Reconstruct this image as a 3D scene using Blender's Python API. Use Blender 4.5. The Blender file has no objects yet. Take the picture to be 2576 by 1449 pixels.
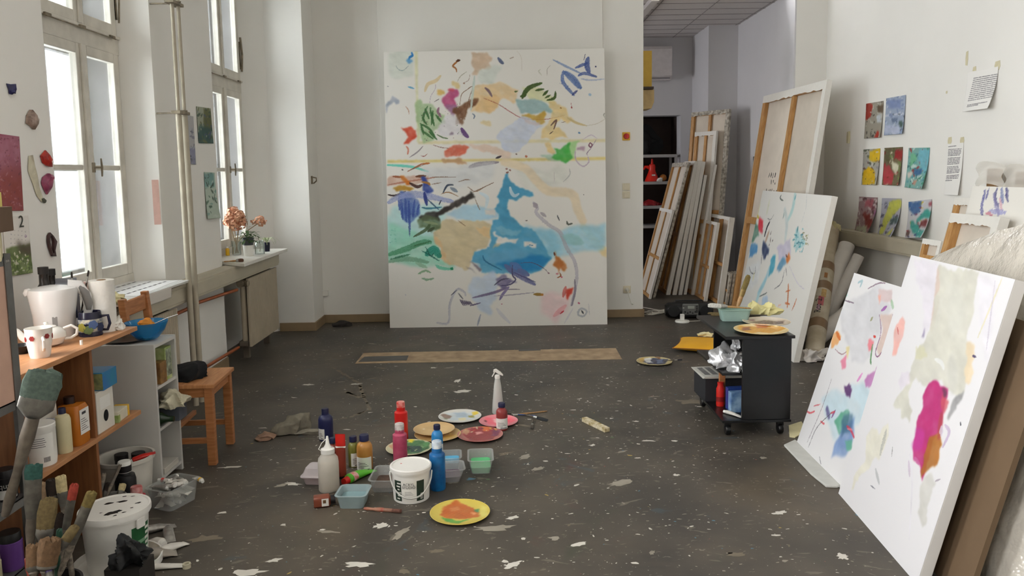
import bpy, bmesh, math, random
import numpy as np
from mathutils import Matrix, Vector
sc = bpy.context.scene
COL = sc.collection
PI = math.pi
# ------------------------------------------------------------------ camera, sky, daylight, exposure
FPX, CXP, CYP, EYE = 1950.0, 1288.0, 643.0, 1.55
CAMR = Matrix.Rotation(math.radians(-0.62), 3, 'Z') @ Matrix.Rotation(math.radians(90 - 6.02), 3, 'X') @ Matrix.Rotation(math.radians(-0.95), 3, 'Z')
cd = bpy.data.cameras.new('camera'); cam = bpy.data.objects.new('camera', cd); COL.objects.link(cam)
cam.matrix_world = Matrix.Translation((0, 0, EYE)) @ CAMR.to_4x4()
cd.sensor_fit = 'HORIZONTAL'; cd.sensor_width = 36.0; cd.lens = 36.0 * FPX / 2576; cd.shift_y = -(724.5 - CYP) / 2576
cd.clip_start = 0.05; cd.clip_end = 200
sc.camera = cam
world = bpy.data.worlds.new('overcast_sky'); sc.world = world; world.use_nodes = True
bg = world.node_tree.nodes['Background']; bg.inputs[0].default_value = (0.985, 0.985, 1.0, 1); bg.inputs[1].default_value = 20.5
sc.view_settings.view_transform = 'Standard'; sc.view_settings.look = 'None'; sc.view_settings.gamma = 1.0
sc.view_settings.exposure = 0.0
sc.cycles.use_denoising = True; sc.cycles.max_bounces = 9; sc.cycles.diffuse_bounces = 7; sc.cycles.transparent_max_bounces = 16
sc.cycles.sample_clamp_indirect = 8.0; sc.cycles.caustics_reflective = False; sc.cycles.caustics_refractive = False
# the tall windows of the left wall: (near corner, near frame, far frame, far corner) along Y; two are in view, three lie behind the camera
XL, XG, XO = -2.30, -2.50, -2.78         # wall face, inner sash plane, outer sash plane
WINS = [(4.03, 4.27, 5.22, 5.166 + .09), (6.32, 6.62, 7.62, 7.78), (1.75, 1.9, 2.85, 2.98), (-0.55, -.4, .55, .7), (-2.85, -2.7, -1.75, -1.6)]
ZS, ZT, ZTOP = 0.93, 2.43, 3.45
def portal(loc, sx, sy, rot):
    l = bpy.data.lights.new('window_daylight', 'AREA'); l.shape = 'RECTANGLE'; l.size = sx; l.size_y = sy; l.cycles.is_portal = True
    o = bpy.data.objects.new('window_daylight', l); COL.objects.link(o); o.location = loc; o.rotation_euler = rot
for a, b, c, d in WINS: portal((XO - .06, (b + c) / 2, (ZS + ZTOP) / 2), ZTOP - ZS, c - b + .1, (0, -PI / 2, 0))
portal((XO - .06, 9.7, 1.95), 1.5, .8, (0, -PI / 2, 0))  # unseen opening, added to light the store room

# ------------------------------------------------------------------ photograph geometry: pixel -> point in the room
def ray(px, py): return CAMR @ Vector(((px - CXP) / FPX, -(py - CYP) / FPX, -1.0))
def fl(px, py, z=0.0): d = ray(px, py); return Vector((0, 0, EYE)) + d * ((z - EYE) / d.z)
def atX(px, py, X): d = ray(px, py); return Vector((0, 0, EYE)) + d * (X / d.x)
def atY(px, py, Y): d = ray(px, py); return Vector((0, 0, EYE)) + d * (Y / d.y)
def mpp(p): return -(CAMR.transposed() @ (Vector(p) - Vector((0, 0, EYE)))).z / FPX     # metres per pixel at p
def proj(p):
    q = CAMR.transposed() @ (Vector(p) - Vector((0, 0, EYE))); return (CXP + FPX * q.x / -q.z, CYP - FPX * q.y / -q.z)

# ------------------------------------------------------------------ materials
def lin(c):
    c = np.asarray(c, float) / 255.0
    return np.where(c <= .04045, c / 12.92, ((c + .055) / 1.055) ** 2.4)
def rgba(c): return tuple(float(x) for x in lin(c)) + (1.0,)
MATS = {}
def mat(name, col, rough=.55, metal=0.0, var=.10, scale=14.0, bump=0.0, spec=.4, trans=0.0, col2=None, coord='Object', emit=0):
    if name in MATS: return MATS[name]
    m = bpy.data.materials.new(name); m.use_nodes = True; nt = m.node_tree; N = nt.nodes; L = nt.links
    b = N['Principled BSDF']; b.inputs['Roughness'].default_value = rough; b.inputs['Metallic'].default_value = metal
    b.inputs['Specular IOR Level'].default_value = spec
    tc = N.new('ShaderNodeTexCoord'); nz = N.new('ShaderNodeTexNoise'); nz.inputs['Scale'].default_value = scale; nz.inputs['Detail'].default_value = 5
    L.new(tc.outputs[coord], nz.inputs['Vector'])
    rp = N.new('ShaderNodeValToRGB'); rp.color_ramp.elements[0].position = .32; rp.color_ramp.elements[1].position = .68
    c1 = np.array(rgba(col)); c0 = np.array(rgba(col2)) if col2 is not None else np.append(c1[:3] * (1 - var), 1)
    rp.color_ramp.elements[0].color = tuple(c0); rp.color_ramp.elements[1].color = tuple(c1)
    L.new(nz.outputs['Fac'], rp.inputs[0]); L.new(rp.outputs[0], b.inputs['Base Color'])
    if bump:
        bp = N.new('ShaderNodeBump'); bp.inputs['Strength'].default_value = bump; bp.inputs['Distance'].default_value = .01
        L.new(nz.outputs['Fac'], bp.inputs['Height']); L.new(bp.outputs[0], b.inputs['Normal'])
    if trans:      # clear or milky plastic and glass: light passes straight through the thin wall
        tr = N.new('ShaderNodeBsdfTransparent'); tr.inputs[0].default_value = tuple(.5 + .5 * c1[:3]) + (1,)
        mx = N.new('ShaderNodeMixShader'); mx.inputs[0].default_value = trans
        L.new(b.outputs[0], mx.inputs[1]); L.new(tr.outputs[0], mx.inputs[2]); L.new(mx.outputs[0], N['Material Output'].inputs[0])
    MATS[name] = m; return m
def wood(name, ca, cb, scale=6.0, stretch=(1, 14, 14), rough=.45, coord='Object'):
    if name in MATS: return MATS[name]
    m = mat(name, ca, rough=rough, col2=cb, scale=scale, coord=coord); nt = m.node_tree
    mp = nt.nodes.new('ShaderNodeMapping'); mp.inputs['Scale'].default_value = stretch
    tc = next(n for n in nt.nodes if n.type == 'TEX_COORD'); nz = next(n for n in nt.nodes if n.type == 'TEX_NOISE')
    nt.links.new(tc.outputs[coord], mp.inputs[0]); nt.links.new(mp.outputs[0], nz.inputs['Vector']); return m
def paint_mat(name, rough=.6, spec=.3):
    if name in MATS: return MATS[name]
    m = bpy.data.materials.new(name); m.use_nodes = True; nt = m.node_tree; b = nt.nodes['Principled BSDF']
    b.inputs['Roughness'].default_value = rough; b.inputs['Specular IOR Level'].default_value = spec
    a = nt.nodes.new('ShaderNodeVertexColor'); a.layer_name = 'paint'; nt.links.new(a.outputs[0], b.inputs['Base Color'])
    tc = nt.nodes.new('ShaderNodeTexCoord'); nz = nt.nodes.new('ShaderNodeTexNoise'); nz.inputs['Scale'].default_value = 300
    nt.links.new(tc.outputs['Object'], nz.inputs['Vector']); bp = nt.nodes.new('ShaderNodeBump'); bp.inputs['Strength'].default_value = .15; bp.inputs['Distance'].default_value = .002
    nt.links.new(nz.outputs['Fac'], bp.inputs['Height']); nt.links.new(bp.outputs[0], b.inputs['Normal'])
    MATS[name] = m; return m
def glass_mat(name, tint=(255, 255, 255), k=.07):
    if name in MATS: return MATS[name]
    m = bpy.data.materials.new(name); m.use_nodes = True; nt = m.node_tree; N = nt.nodes; N.remove(N['Principled BSDF'])
    t = N.new('ShaderNodeBsdfTransparent'); t.inputs[0].default_value = rgba(tint)
    g = N.new('ShaderNodeBsdfGlossy'); g.inputs['Roughness'].default_value = .03
    f = N.new('ShaderNodeLayerWeight'); f.inputs[0].default_value = .25; mu = N.new('ShaderNodeMath'); mu.operation = 'MULTIPLY_ADD'
    mu.inputs[1].default_value = .5; mu.inputs[2].default_value = k
    mx = N.new('ShaderNodeMixShader'); nt.links.new(f.outputs['Fresnel'], mu.inputs[0]); nt.links.new(mu.outputs[0], mx.inputs[0])
    nt.links.new(t.outputs[0], mx.inputs[1]); nt.links.new(g.outputs[0], mx.inputs[2]); nt.links.new(mx.outputs[0], N['Material Output'].inputs[0])
    MATS[name] = m; return m

# ------------------------------------------------------------------ mesh builder
class MB:
    def __init__(s): s.v = []; s.f = []; s.m = []
    def add(s, vs, fs, mi=0, T=None):
        o = len(s.v)
        s.v += [tuple(T @ Vector(p)) for p in vs] if T is not None else [tuple(p) for p in vs]
        s.f += [tuple(i + o for i in f) for f in fs]; s.m += [mi] * len(fs); return s
    def box(s, x0, x1, y0, y1, z0, z1, mi=0, T=None):
        vs = [(x, y, z) for z in (z0, z1) for y in (y0, y1) for x in (x0, x1)]
        return s.add(vs, [(0, 2, 3, 1), (4, 5, 7, 6), (0, 1, 5, 4), (2, 6, 7, 3), (0, 4, 6, 2), (1, 3, 7, 5)], mi, T)
    def lathe(s, prof, n=32, mi=0, T=None, sx=1.0, sy=1.0, sq=0):     # prof: (r, z); sq > 0 squares the section
        vs, fs, rows = [], [], []
        for r, z in prof:
            if r < 1e-6: rows.append([len(vs)]); vs.append((0, 0, z)); continue
            row = []
            for k in range(n):
                a = 2 * PI * k / n; c, d = math.cos(a), math.sin(a)
                if sq: e = 2 / (2 + sq); c, d = math.copysign(abs(c) ** e, c), math.copysign(abs(d) ** e, d)
                row.append(len(vs)); vs.append((r * c * sx, r * d * sy, z))
            rows.append(row)
        for A, B in zip(rows, rows[1:]):
            if len(A) == 1 and len(B) == 1: continue
            for k in range(n):
                j = (k + 1) % n
                if len(A) == 1: fs.append((A[0], B[k], B[j]))
                elif len(B) == 1: fs.append((A[k], B[0], A[j]))
                else: fs.append((A[k], B[k], B[j], A[j]))
        return s.add(vs, fs, mi, T)
    def tube(s, path, r, n=10, mi=0, T=None, cap=True, flat=1.0):
        P = [Vector(p) for p in path]; R = list(r) if hasattr(r, '__len__') else [r] * len(P)
        vs, fs = [], []; t0 = (P[1] - P[0]).normalized(); u = t0.orthogonal().normalized()
        if abs(t0.z) < .9: u = t0.cross(Vector((0, 0, 1))).normalized()
        for i, p in enumerate(P):
            t = (P[min(i + 1, len(P) - 1)] - P[max(i - 1, 0)]).normalized()
            u = (u - t * u.dot(t)).normalized(); w = t.cross(u)
            vs += [p + (u * math.cos(2 * PI * k / n) + w * math.sin(2 * PI * k / n) * flat) * R[i] for k in range(n)]
        for i in range(len(P) - 1):
            for k in range(n): j = (k + 1) % n; fs.append((i * n + k, i * n + j, (i + 1) * n + j, (i + 1) * n + k))
        if cap: fs += [tuple(range(n))[::-1], tuple(range((len(P) - 1) * n, len(P) * n))]
        return s.add(vs, fs, mi, T)
    def prism(s, pts, z0, z1, mi=0, T=None):      # polygon in xy pulled along z
        n = len(pts); vs = [(x, y, z0) for x, y in pts] + [(x, y, z1) for x, y in pts]
        return s.add(vs, [tuple(range(n))[::-1], tuple(range(n, 2 * n))] + [(k, (k + 1) % n, n + (k + 1) % n, n + k) for k in range(n)], mi, T)
    def grid(s, fn, nu, nv, mi=0, T=None):
        vs = [fn(i / nu, j / nv) for j in range(nv + 1) for i in range(nu + 1)]
        return s.add(vs, [(j * (nu + 1) + i, j * (nu + 1) + i + 1, (j + 1) * (nu + 1) + i + 1, (j + 1) * (nu + 1) + i) for j in range(nv) for i in range(nu)], mi, T)
    def build(s, name, mats, parent=None, smooth=35, bevel=0, solid=0, sub=0, label=None, normals=True):
        me = bpy.data.meshes.new(name); me.from_pydata(s.v, [], s.f)
        for m in (mats if isinstance(mats, (list, tuple)) else [mats]): me.materials.append(m)
        me.polygons.foreach_set('material_index', s.m)
        if normals:
            b = bmesh.new(); b.from_mesh(me); bmesh.ops.recalc_face_normals(b, faces=b.faces); b.to_mesh(me); b.free()
        if smooth: me.shade_smooth(); me.set_sharp_from_angle(angle=math.radians(smooth))
        o = bpy.data.objects.new(name, me); COL.objects.link(o)
        if parent is not None: o.parent = parent
        if solid: q = o.modifiers.new('s', 'SOLIDIFY'); q.thickness = solid; q.offset = 0
        if bevel: q = o.modifiers.new('b', 'BEVEL'); q.width = bevel; q.segments = 2; q.limit_method = 'ANGLE'; q.angle_limit = math.radians(40)
        if sub: q = o.modifiers.new('d', 'SUBSURF'); q.levels = sub; q.render_levels = sub
        if label: o['label'] = label
        return o
def tag(o, label, cat, group=None, kind=None):
    if label: o['label'] = label
    if cat: o['category'] = cat
    if group: o['group'] = group
    if kind: o['kind'] = kind
    return o
def thing(name, label, cat, loc=(0, 0, 0), rz=0.0, group=None, M=None):
    o = bpy.data.objects.new(name, None); COL.objects.link(o); o.empty_display_size = .05
    o.matrix_world = M if M is not None else Matrix.Translation(loc) @ Matrix.Rotation(rz, 4, 'Z')
    return tag(o, label, cat, group)
def struct(o): o['kind'] = 'structure'; return o
def T(x=0, y=0, z=0, rx=0, ry=0, rz=0, s=1.0):
    return Matrix.Translation((x, y, z)) @ Matrix.Rotation(rz, 4, 'Z') @ Matrix.Rotation(ry, 4, 'Y') @ Matrix.Rotation(rx, 4, 'X') @ Matrix.Scale(s, 4)
def text_mb(txt, size, mi=0, Tm=None, ext=.0004):
    c = bpy.data.curves.new('t', 'FONT'); c.body = txt; c.size = size; c.extrude = ext
    o = bpy.data.objects.new('t', c); COL.objects.link(o); dg = bpy.context.evaluated_depsgraph_get()
    me = bpy.data.meshes.new_from_object(o.evaluated_get(dg)); b = MB()
    b.add([tuple(v.co) for v in me.vertices], [tuple(p.vertices) for p in me.polygons], mi, Tm)
    bpy.data.objects.remove(o); bpy.data.curves.remove(c); bpy.data.meshes.remove(me); return b
def merge(a, b): a.add(b.v, b.f, 0); a.m[-len(b.f):] = b.m; return a
rnd = random.Random(7)

# ------------------------------------------------------------------ the painter: colours laid down in metres on a flat sheet, kept as a colour attribute of a fine mesh
def lattice(seed): return np.random.RandomState(seed).rand(64, 64)
LAT = [lattice(k) for k in range(6)]
def noise(x, y, sc_, seed=0):
    out = 0; amp = 1; tot = 0
    for o in range(3):
        X = x * sc_ * 2 ** o + 7.3 * seed; Y = y * sc_ * 2 ** o + 3.1 * seed; xi = np.floor(X).astype(int); yi = np.floor(Y).astype(int); fx = X - xi; fy = Y - yi
        fx = fx * fx * (3 - 2 * fx); fy = fy * fy * (3 - 2 * fy); A = LAT[(seed + o) % 6]
        g = lambda a, b: A[a % 64, b % 64]
        out = out + amp * (g(xi, yi) * (1 - fx) * (1 - fy) + g(xi + 1, yi) * fx * (1 - fy) + g(xi, yi + 1) * (1 - fx) * fy + g(xi + 1, yi + 1) * fx * fy); tot += amp; amp *= .5
    return out / tot
def blur(a, r):
    r = int(round(r))
    if r < 1: return a
    for ax in (0, 1):
        for _ in range(2):
            p = np.pad(a, [(r + 1, r) if k == ax else (0, 0) for k in (0, 1)], mode='edge'); c = np.cumsum(p, axis=ax); n = a.shape[ax]
            a = (np.take(c, range(2 * r + 1, 2 * r + 1 + n), axis=ax) - np.take(c, range(0, n), axis=ax)) / (2 * r + 1)
    return a
class Sheet:
    def __init__(s, w, h, nx, bgc, mapf=None, k=1.0):      # mapf: photo pixel -> (x, z) on the sheet; k: metres per photo pixel
        s.w, s.h, s.nx = w, h, nx; s.ny = max(2, int(round(nx * h / w))); s.mapf = mapf or (lambda x, y: (x, y)); s.k = k
        s.x, s.y = np.meshgrid(np.linspace(0, w, s.nx + 1), np.linspace(0, h, s.ny + 1)); s.img = np.ones(s.x.shape + (3,)) * np.array(bgc, float); s.cell = w / nx; s.seed = 0; s.rs = 1
    def _box(s, P, pad):
        x0, y0 = P.min(0) - pad; x1, y1 = P.max(0) + pad; c = s.cell; ch = s.h / s.ny
        i0, i1 = max(0, int(x0 / c)), min(s.nx + 1, int(x1 / c) + 2); j0, j1 = max(0, int(y0 / ch)), min(s.ny + 1, int(y1 / ch) + 2)
        return (slice(j0, j1), slice(i0, i1)) if i1 > i0 and j1 > j0 else None
    def _lay(s, sl, m, col, mott):
        x, y = s.x[sl], s.y[sl]
        if mott: m = m * (1 - mott + mott * 1.6 * noise(x, y, .04 / s.k / s.rs, s.seed + 3)).clip(0, 1)
        m = m[..., None]; s.img[sl] = s.img[sl] * (1 - m) + np.array(col, float) * m * (.93 + .14 * noise(x * .6 + y * .4, y, .05 / s.k / s.rs, s.seed + 7))[..., None]
    def poly(s, pts, col, a=1.0, soft=0, rough=2.0, mott=.25):      # soft, rough in photo pixels
        P = np.array([s.mapf(*p) for p in pts]); k = s.k; s.seed += 1; sl = s._box(P, (rough * 3 * s.rs + soft * 2 + 1) * k)
        if sl is None: return s
        x, y = s.x[sl].copy(), s.y[sl].copy(); X, Y = x, y
        if rough: g = 7 * rough * k * s.rs; q = .05 / k / max(1, rough * s.rs / 2.5); x = X + (noise(X, Y, q, s.seed) - .5) * g; y = Y + (noise(X, Y, q, s.seed + 11) - .5) * g
        ins = np.zeros(x.shape, bool); n = len(P)
        for i in range(n):
            (ax, ay), (bx, by) = P[i], P[(i + 1) % n]
            if ay == by: continue
            ins ^= ((ay > y) != (by > y)) & (x < (bx - ax) * (y - ay) / (by - ay) + ax)
        m = ins.astype(float); m = blur(m, max(.6, soft * k / s.cell)) if soft or True else m
        s._lay(sl, m * a, col, mott); return s
    def line(s, pts, w, col, a=1.0, taper=.5, rough=.8, streak=0.0, soft=0, mott=.2):
        P = np.array([s.mapf(*p) for p in pts]); k = s.k; s.seed += 1
        if len(P) > 2:      # smooth the run of points
            Q = [P[0]]
            for i in range(len(P) - 1):
                p0, p1, p2, p3 = P[max(i - 1, 0)], P[i], P[i + 1], P[min(i + 2, len(P) - 1)]
                for t in (.2, .4, .6, .8, 1.0): Q.append(.5 * (2 * p1 + (p2 - p0) * t + (2 * p0 - 5 * p1 + 4 * p2 - p3) * t * t + (3 * p1 - p0 - 3 * p2 + p3) * t ** 3))
            P = np.array(Q)
        sl = s._box(P, (w + soft * 2 + rough * 2) * k)
        if sl is None: return s
        X, Y = s.x[sl], s.y[sl]; x = X + (noise(X, Y, .18 / k, s.seed) - .5) * 4 * rough * k; y = Y + (noise(X, Y, .18 / k, s.seed + 5) - .5) * 4 * rough * k
        best = np.full(x.shape, 1e9); sd = np.zeros(x.shape); n = len(P) - 1
        for i in range(n):
            d = P[i + 1] - P[i]; L = max(d @ d, 1e-12); t = (((x - P[i, 0]) * d[0] + (y - P[i, 1]) * d[1]) / L).clip(0, 1)
            ex, ey = x - P[i, 0] - t * d[0], y - P[i, 1] - t * d[1]; f = (i + t) / n; ww = w * k / 2 * (1 - taper * np.abs(2 * f - 1) ** 2)
            q = np.hypot(ex, ey) / np.maximum(ww, 1e-9); up = q < best; best = np.where(up, q, best); sd = np.where(up, (ex * d[1] - ey * d[0]) / math.sqrt(L), sd)
        m = blur(((1.15 - best) * 4).clip(0, 1), soft * k / s.cell)
        if streak: m = m * (1 - streak * (noise(sd, sd * 0, .5 / k, s.seed) > .5))
        s._lay(sl, m * a, col, mott); return s
    def dots(s, n, box, r, cols, a=.9, seed=1):
        R = random.Random(seed)
        for _ in range(n):
            x, y = R.uniform(box[0], box[2]), R.uniform(box[1], box[3]); q = R.uniform(r[0], r[1]); L = R.uniform(.6, 2.2)
            an = R.uniform(0, PI); s.line([(x - q * L * math.cos(an), y - q * L * math.sin(an)), (x + q * L * math.cos(an), y + q * L * math.sin(an))], q * 2, R.choice(cols), a, .6, .8 + q * .2)
        return s
    def build(s, name, material, parent, y=0.0, bend=None, label=None):
        ny, nx = s.x.shape; co = np.zeros((ny * nx, 3)); co[:, 0] = s.x.ravel(); co[:, 2] = s.y.ravel(); co[:, 1] = y
        if bend: co = bend(co)
        i = np.arange((ny - 1) * (nx - 1)); j = i // (nx - 1); a = j * nx + i % (nx - 1); q = np.stack([a, a + 1, a + nx + 1, a + nx], 1)
        me = bpy.data.meshes.new(name); me.vertices.add(len(co)); me.vertices.foreach_set('co', co.ravel())
        me.loops.add(q.size); me.loops.foreach_set('vertex_index', q.ravel()); me.polygons.add(len(q)); me.polygons.foreach_set('loop_start', np.arange(0, q.size, 4))
        me.update(); me.validate(); ca = me.color_attributes.new('paint', 'FLOAT_COLOR', 'POINT')
        ca.data.foreach_set('color', np.concatenate([lin(s.img.reshape(-1, 3).clip(0, 255)), np.ones((ny * nx, 1))], 1).ravel())
        me.materials.append(material); me.shade_smooth(); o = bpy.data.objects.new(name, me); COL.objects.link(o); o.parent = parent
        if label: o['label'] = label
        return o
PAINT = paint_mat('painted_surface'); WET = paint_mat('wet_paint_surface', .25, .6)

# ------------------------------------------------------------------ room shell
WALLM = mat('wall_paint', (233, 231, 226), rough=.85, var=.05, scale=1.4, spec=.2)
WALLB = mat('wall_paint_store', (206, 205, 208), rough=.85, var=.05, scale=1.4, spec=.2)  # wall paint dulled and cooled, standing for the store room's dimmer light
PAINTW = mat('window_paint', (214, 209, 198), rough=.5, var=.22, scale=7)
TRIMB = mat('ochre_skirting', (150, 128, 98), rough=.55, var=.2, scale=6)
XR, YB, XO1, XO2, XS, YF, CEIL = 3.40, 8.20, 1.486, 3.075, 3.06, 11.0, 3.95
w = MB()
segs = sorted(WINS)
yprev = -4.0
for a, b, c, d in segs:
    w.box(XL - .3, XL, yprev, a, 0, CEIL)                                   # pier between windows
    w.prism([(XL, a), (XG, b), (XL - .3, b), (XL - .3, a)], 0, CEIL)         # splayed near jamb
    w.prism([(XL, d), (XL - .3, d), (XL - .3, c), (XG, c)], 0, CEIL)         # far jamb
    w.box(XL - .5, XG - .02, b - .02, c + .02, 0, ZS - .06)                   # parapet under the window
    w.box(XL - .5, XL - .001, a, d, ZTOP + .02, CEIL)                           # lintel
    w.box(XL - .62, XL - .3, yprev, b, 0, CEIL); yprev = d
    w.box(XL - .62, XL - .3, c, d, 0, CEIL)
w.box(XL - .62, XL, yprev, YB + .25, 0, CEIL)
w.box(XL, -1.93, 7.78, YB, 0, CEIL)                                          # corner pier beyond the second window
struct(w.build('wall_left', WALLM, smooth=0))
w = MB(); w.box(-1.93, XO1, YB, YB + .25, 0, CEIL).box(XO2, XR + .3, YB, YB + .25, 0, CEIL).box(XO1, XO2, YB, YB + .25, 3.62, CEIL)
struct(w.build('wall_back', WALLM, smooth=0))
w = MB().box(XR, XR + .25, -4, YB + .25, 0, CEIL); struct(w.build('wall_right', WALLM, smooth=0))
w = MB().box(XL - .6, XR + .25, -4.25, -4, 0, CEIL); struct(w.build('wall_front', WALLM, smooth=0))
struct(MB().box(XL - .6, XR + .25, -4.25, YB + .25, CEIL, CEIL + .1).build('ceiling', mat('ceiling_paint', (228, 226, 220), rough=.9, var=.03, scale=1), smooth=0))
# store room behind the opening
w = MB().box(XS, XO2, YB + .003, YB + .25, 0, 3.6).box(XS, XS + .3, YB + .25, 10.15, 0, 3.6).box(2.68, XS + .3, 10.15, YF + .3, 0, 3.6); struct(w.build('wall_storeroom_right', WALLB, smooth=0))  # first box lays the shaded store room tone over the jamb
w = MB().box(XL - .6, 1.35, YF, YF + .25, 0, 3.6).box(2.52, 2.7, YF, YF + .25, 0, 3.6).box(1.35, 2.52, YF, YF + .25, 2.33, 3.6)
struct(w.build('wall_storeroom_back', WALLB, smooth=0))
w = MB().box(XL - .6, XL, YB + .25, 9.3, 0, 3.6).box(XL - .6, XL, 10.1, YF, 0, 3.6).box(XL - .6, XL, 9.3, 10.1, 0, 1.2).box(XL - .6, XL, 9.3, 10.1, 2.7, 3.6)  # holds the unseen opening added for store room daylight
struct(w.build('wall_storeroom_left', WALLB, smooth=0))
TILE = mat('ceiling_tile', (205, 200, 198), rough=.9, var=.06, scale=40); TG = mat('ceiling_grid', (150, 145, 143), rough=.8)
w = MB().box(XL, XS, YB + .25, YF, 3.40, 3.5); w.m = [0] * len(w.m)
for k in range(9): yy = 8.5 + k * .313; w.box(XL, XS, yy, yy + .012, 3.396, 3.41, 1)
for k in range(9): xx = 3.03 - .62 * k; w.box(xx - .01, xx, YB + .25, YF, 3.3965, 3.41, 1)
w.box(1.62, 1.70, YB + .25, 10.6, 3.35, 3.40, 0)
struct(w.build('ceiling_storeroom', [TILE, TG], smooth=0))
# dark closet behind the store room's doorway
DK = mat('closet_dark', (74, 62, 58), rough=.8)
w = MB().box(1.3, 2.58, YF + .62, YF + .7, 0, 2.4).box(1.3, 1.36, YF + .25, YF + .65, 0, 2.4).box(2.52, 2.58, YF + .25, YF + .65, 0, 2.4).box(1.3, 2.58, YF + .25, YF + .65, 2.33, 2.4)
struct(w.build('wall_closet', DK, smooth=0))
# raised panel on the back wall behind the large canvas
o = MB().box(-1.255, 1.06, YB - .022, YB, .12, CEIL).build('trim_1', WALLM, smooth=0, bevel=.003); struct(o)
# skirting
SK = lambda nm, b: struct(b.build(nm, TRIMB, smooth=0, bevel=.003))
SK('baseboard_back', MB().box(-1.93, XO1, YB - .018, YB, 0, .085).box(XO1 - .01, XO1 + .012, YB - .018, YB + .25, 0, .085))
SK('baseboard_pier', MB().box(XL + .02, -1.93, 7.762, 7.78, 0, .085).box(-1.93, -1.912, 7.762, YB, 0, .085))
SK('baseboard_left', MB().box(XL, XL + .016, 5.27, 6.31, 0, .085))
SK('baseboard_right', MB().box(XR - .016, XR, -4, YB, 0, .085))
# ------------------------------------------------------------------ floor with its paint spatter
FLM = mat('floor_paint', (85, 78, 69), rough=.5, scale=2.2, col2=(61, 57, 52), spec=.35)
nt = FLM.node_tree; N = nt.nodes; L = nt.links; pb = N['Principled BSDF']; tc = next(n for n in N if n.type == 'TEX_COORD'); base_ramp = next(n for n in N if n.type == 'VALTORGB')
def node(t, **k):
    n = N.new(t)
    for a, b in k.items(): n.inputs[a].default_value = b
    return n
def layer(prev, scale, lo, hi, col, dist=1.5, detail=6, stretch=(1, 1, 1), amt=1.0):
    mp = node('ShaderNodeMapping'); mp.inputs['Scale'].default_value = stretch; L.new(tc.outputs['Object'], mp.inputs[0])
    nz = node('ShaderNodeTexNoise', Scale=scale, Detail=detail, Distortion=dist); L.new(mp.outputs[0], nz.inputs['Vector'])
    mr = node('ShaderNodeMapRange'); mr.inputs[1].default_value = lo; mr.inputs[2].default_value = hi; mr.inputs[4].default_value = amt; L.new(nz.outputs['Fac'], mr.inputs[0])
    mx = N.new('ShaderNodeMix'); mx.data_type = 'RGBA'; L.new(mr.outputs[0], mx.inputs[0]); L.new(prev, mx.inputs[6]); mx.inputs[7].default_value = rgba(col); return mx.outputs[2]
c = base_ramp.outputs[0]
c = layer(c, .9, .52, .75, (104, 92, 76), 1, 4, amt=.6)
c = layer(c, 1.7, .60, .72, (60, 66, 52), 2, 5, amt=.5)
c = layer(c, 1.3, .64, .74, (92, 58, 52), 2, 5, amt=.45)
c = layer(c, 2.9, .66, .72, (62, 84, 96), 2, 5, amt=.4)
c = layer(c, 5, .63, .68, (128, 120, 108), 3, 8, (1, 2.2, 1), .5)
c = layer(c, 26, .68, .72, (150, 143, 130), 1, 4, (1, 1.6, 1), .55)
c = layer(c, 60, .70, .74, (186, 180, 168), .5, 3, amt=.6)
L.new(c, pb.inputs['Base Color'])
SPW = mat('spatter_white', (206, 202, 192), rough=.6, var=.12); SPG = mat('spatter_grey', (150, 143, 130), rough=.6, var=.2); SPB = mat('spatter_beige', (120, 110, 94), rough=.6, var=.2)
SPC = [mat('spatter_blue', (84, 122, 142), rough=.6), mat('spatter_green', (92, 116, 84), rough=.6), mat('spatter_red', (140, 84, 76), rough=.6), mat('spatter_yellow', (172, 148, 84), rough=.6)]
fb = MB().box(XL - .3, XR, -4, YF + .7, -.1, 0)
def splat(cx, cy, r, mi, el=1.0, an=0.0, n=11, jag=.45, z=.0006):
    vs = []
    for k in range(n):
        a = 2 * PI * k / n; q = r * (1 + rnd.uniform(-jag, jag)); x, y = q * math.cos(a) * el, q * math.sin(a)
        vs.append((cx + x * math.cos(an) - y * math.sin(an), cy + x * math.sin(an) + y * math.cos(an), z))
    fb.add([(cx, cy, z)] + vs, [(0, k + 1, (k + 1) % n + 1) for k in range(n)], mi)
R2 = random.Random(11)
for k in range(3000):
    x, y = R2.uniform(-2.0, 2.4), R2.uniform(2.4, 8.0)
    if R2.random() < .35: x, y = R2.gauss(.4, .8), R2.gauss(4.6, 1.3)
    if not (-2.2 < x < 3 and 2 < y < 8.1): continue
    u = R2.random(); r = .0016 + .0036 * R2.random() ** 2 if u < .96 else R2.uniform(.005, .011)
    v = R2.random(); mi = 1 if v < .55 else 2 if v < .78 else 3 if v < .88 else R2.choice([4, 4, 5, 6, 7])
    splat(x, y, r, mi, R2.uniform(1, 2.6), R2.choice([R2.uniform(-.5, .5), R2.uniform(0, PI)]), 7, .4)
for k in range(45):
    x, y = R2.uniform(-1.6, 1.8), R2.uniform(2.6, 7.4); splat(x, y, R2.uniform(.006, .016), R2.choice([2, 2, 3, 3, 1]), R2.uniform(1.2, 4), R2.uniform(-.6, .6), 13, .5)
def mark(pts, w, mi, z=.0007):      # a smear through photo pixels
    P = [fl(*p) for p in pts]
    for a, b in zip(P, P[1:]):
        n = max(2, int((b - a).length / .035))
        for i in range(n):
            p = a.lerp(b, (i + rnd.random()) / n); splat(p.x, p.y, w * rnd.uniform(.5, 1.1), mi, rnd.uniform(1.2, 2.4), math.atan2(b.y - a.y, b.x - a.x), 9, .45, z)
mark([(838, 925), (905, 965), (912, 990), (930, 1030), (880, 1050), (800, 1062)], .016, 3, .0004); mark([(890, 995), (870, 985), (905, 1000)], .02, 3, .0005)
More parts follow.
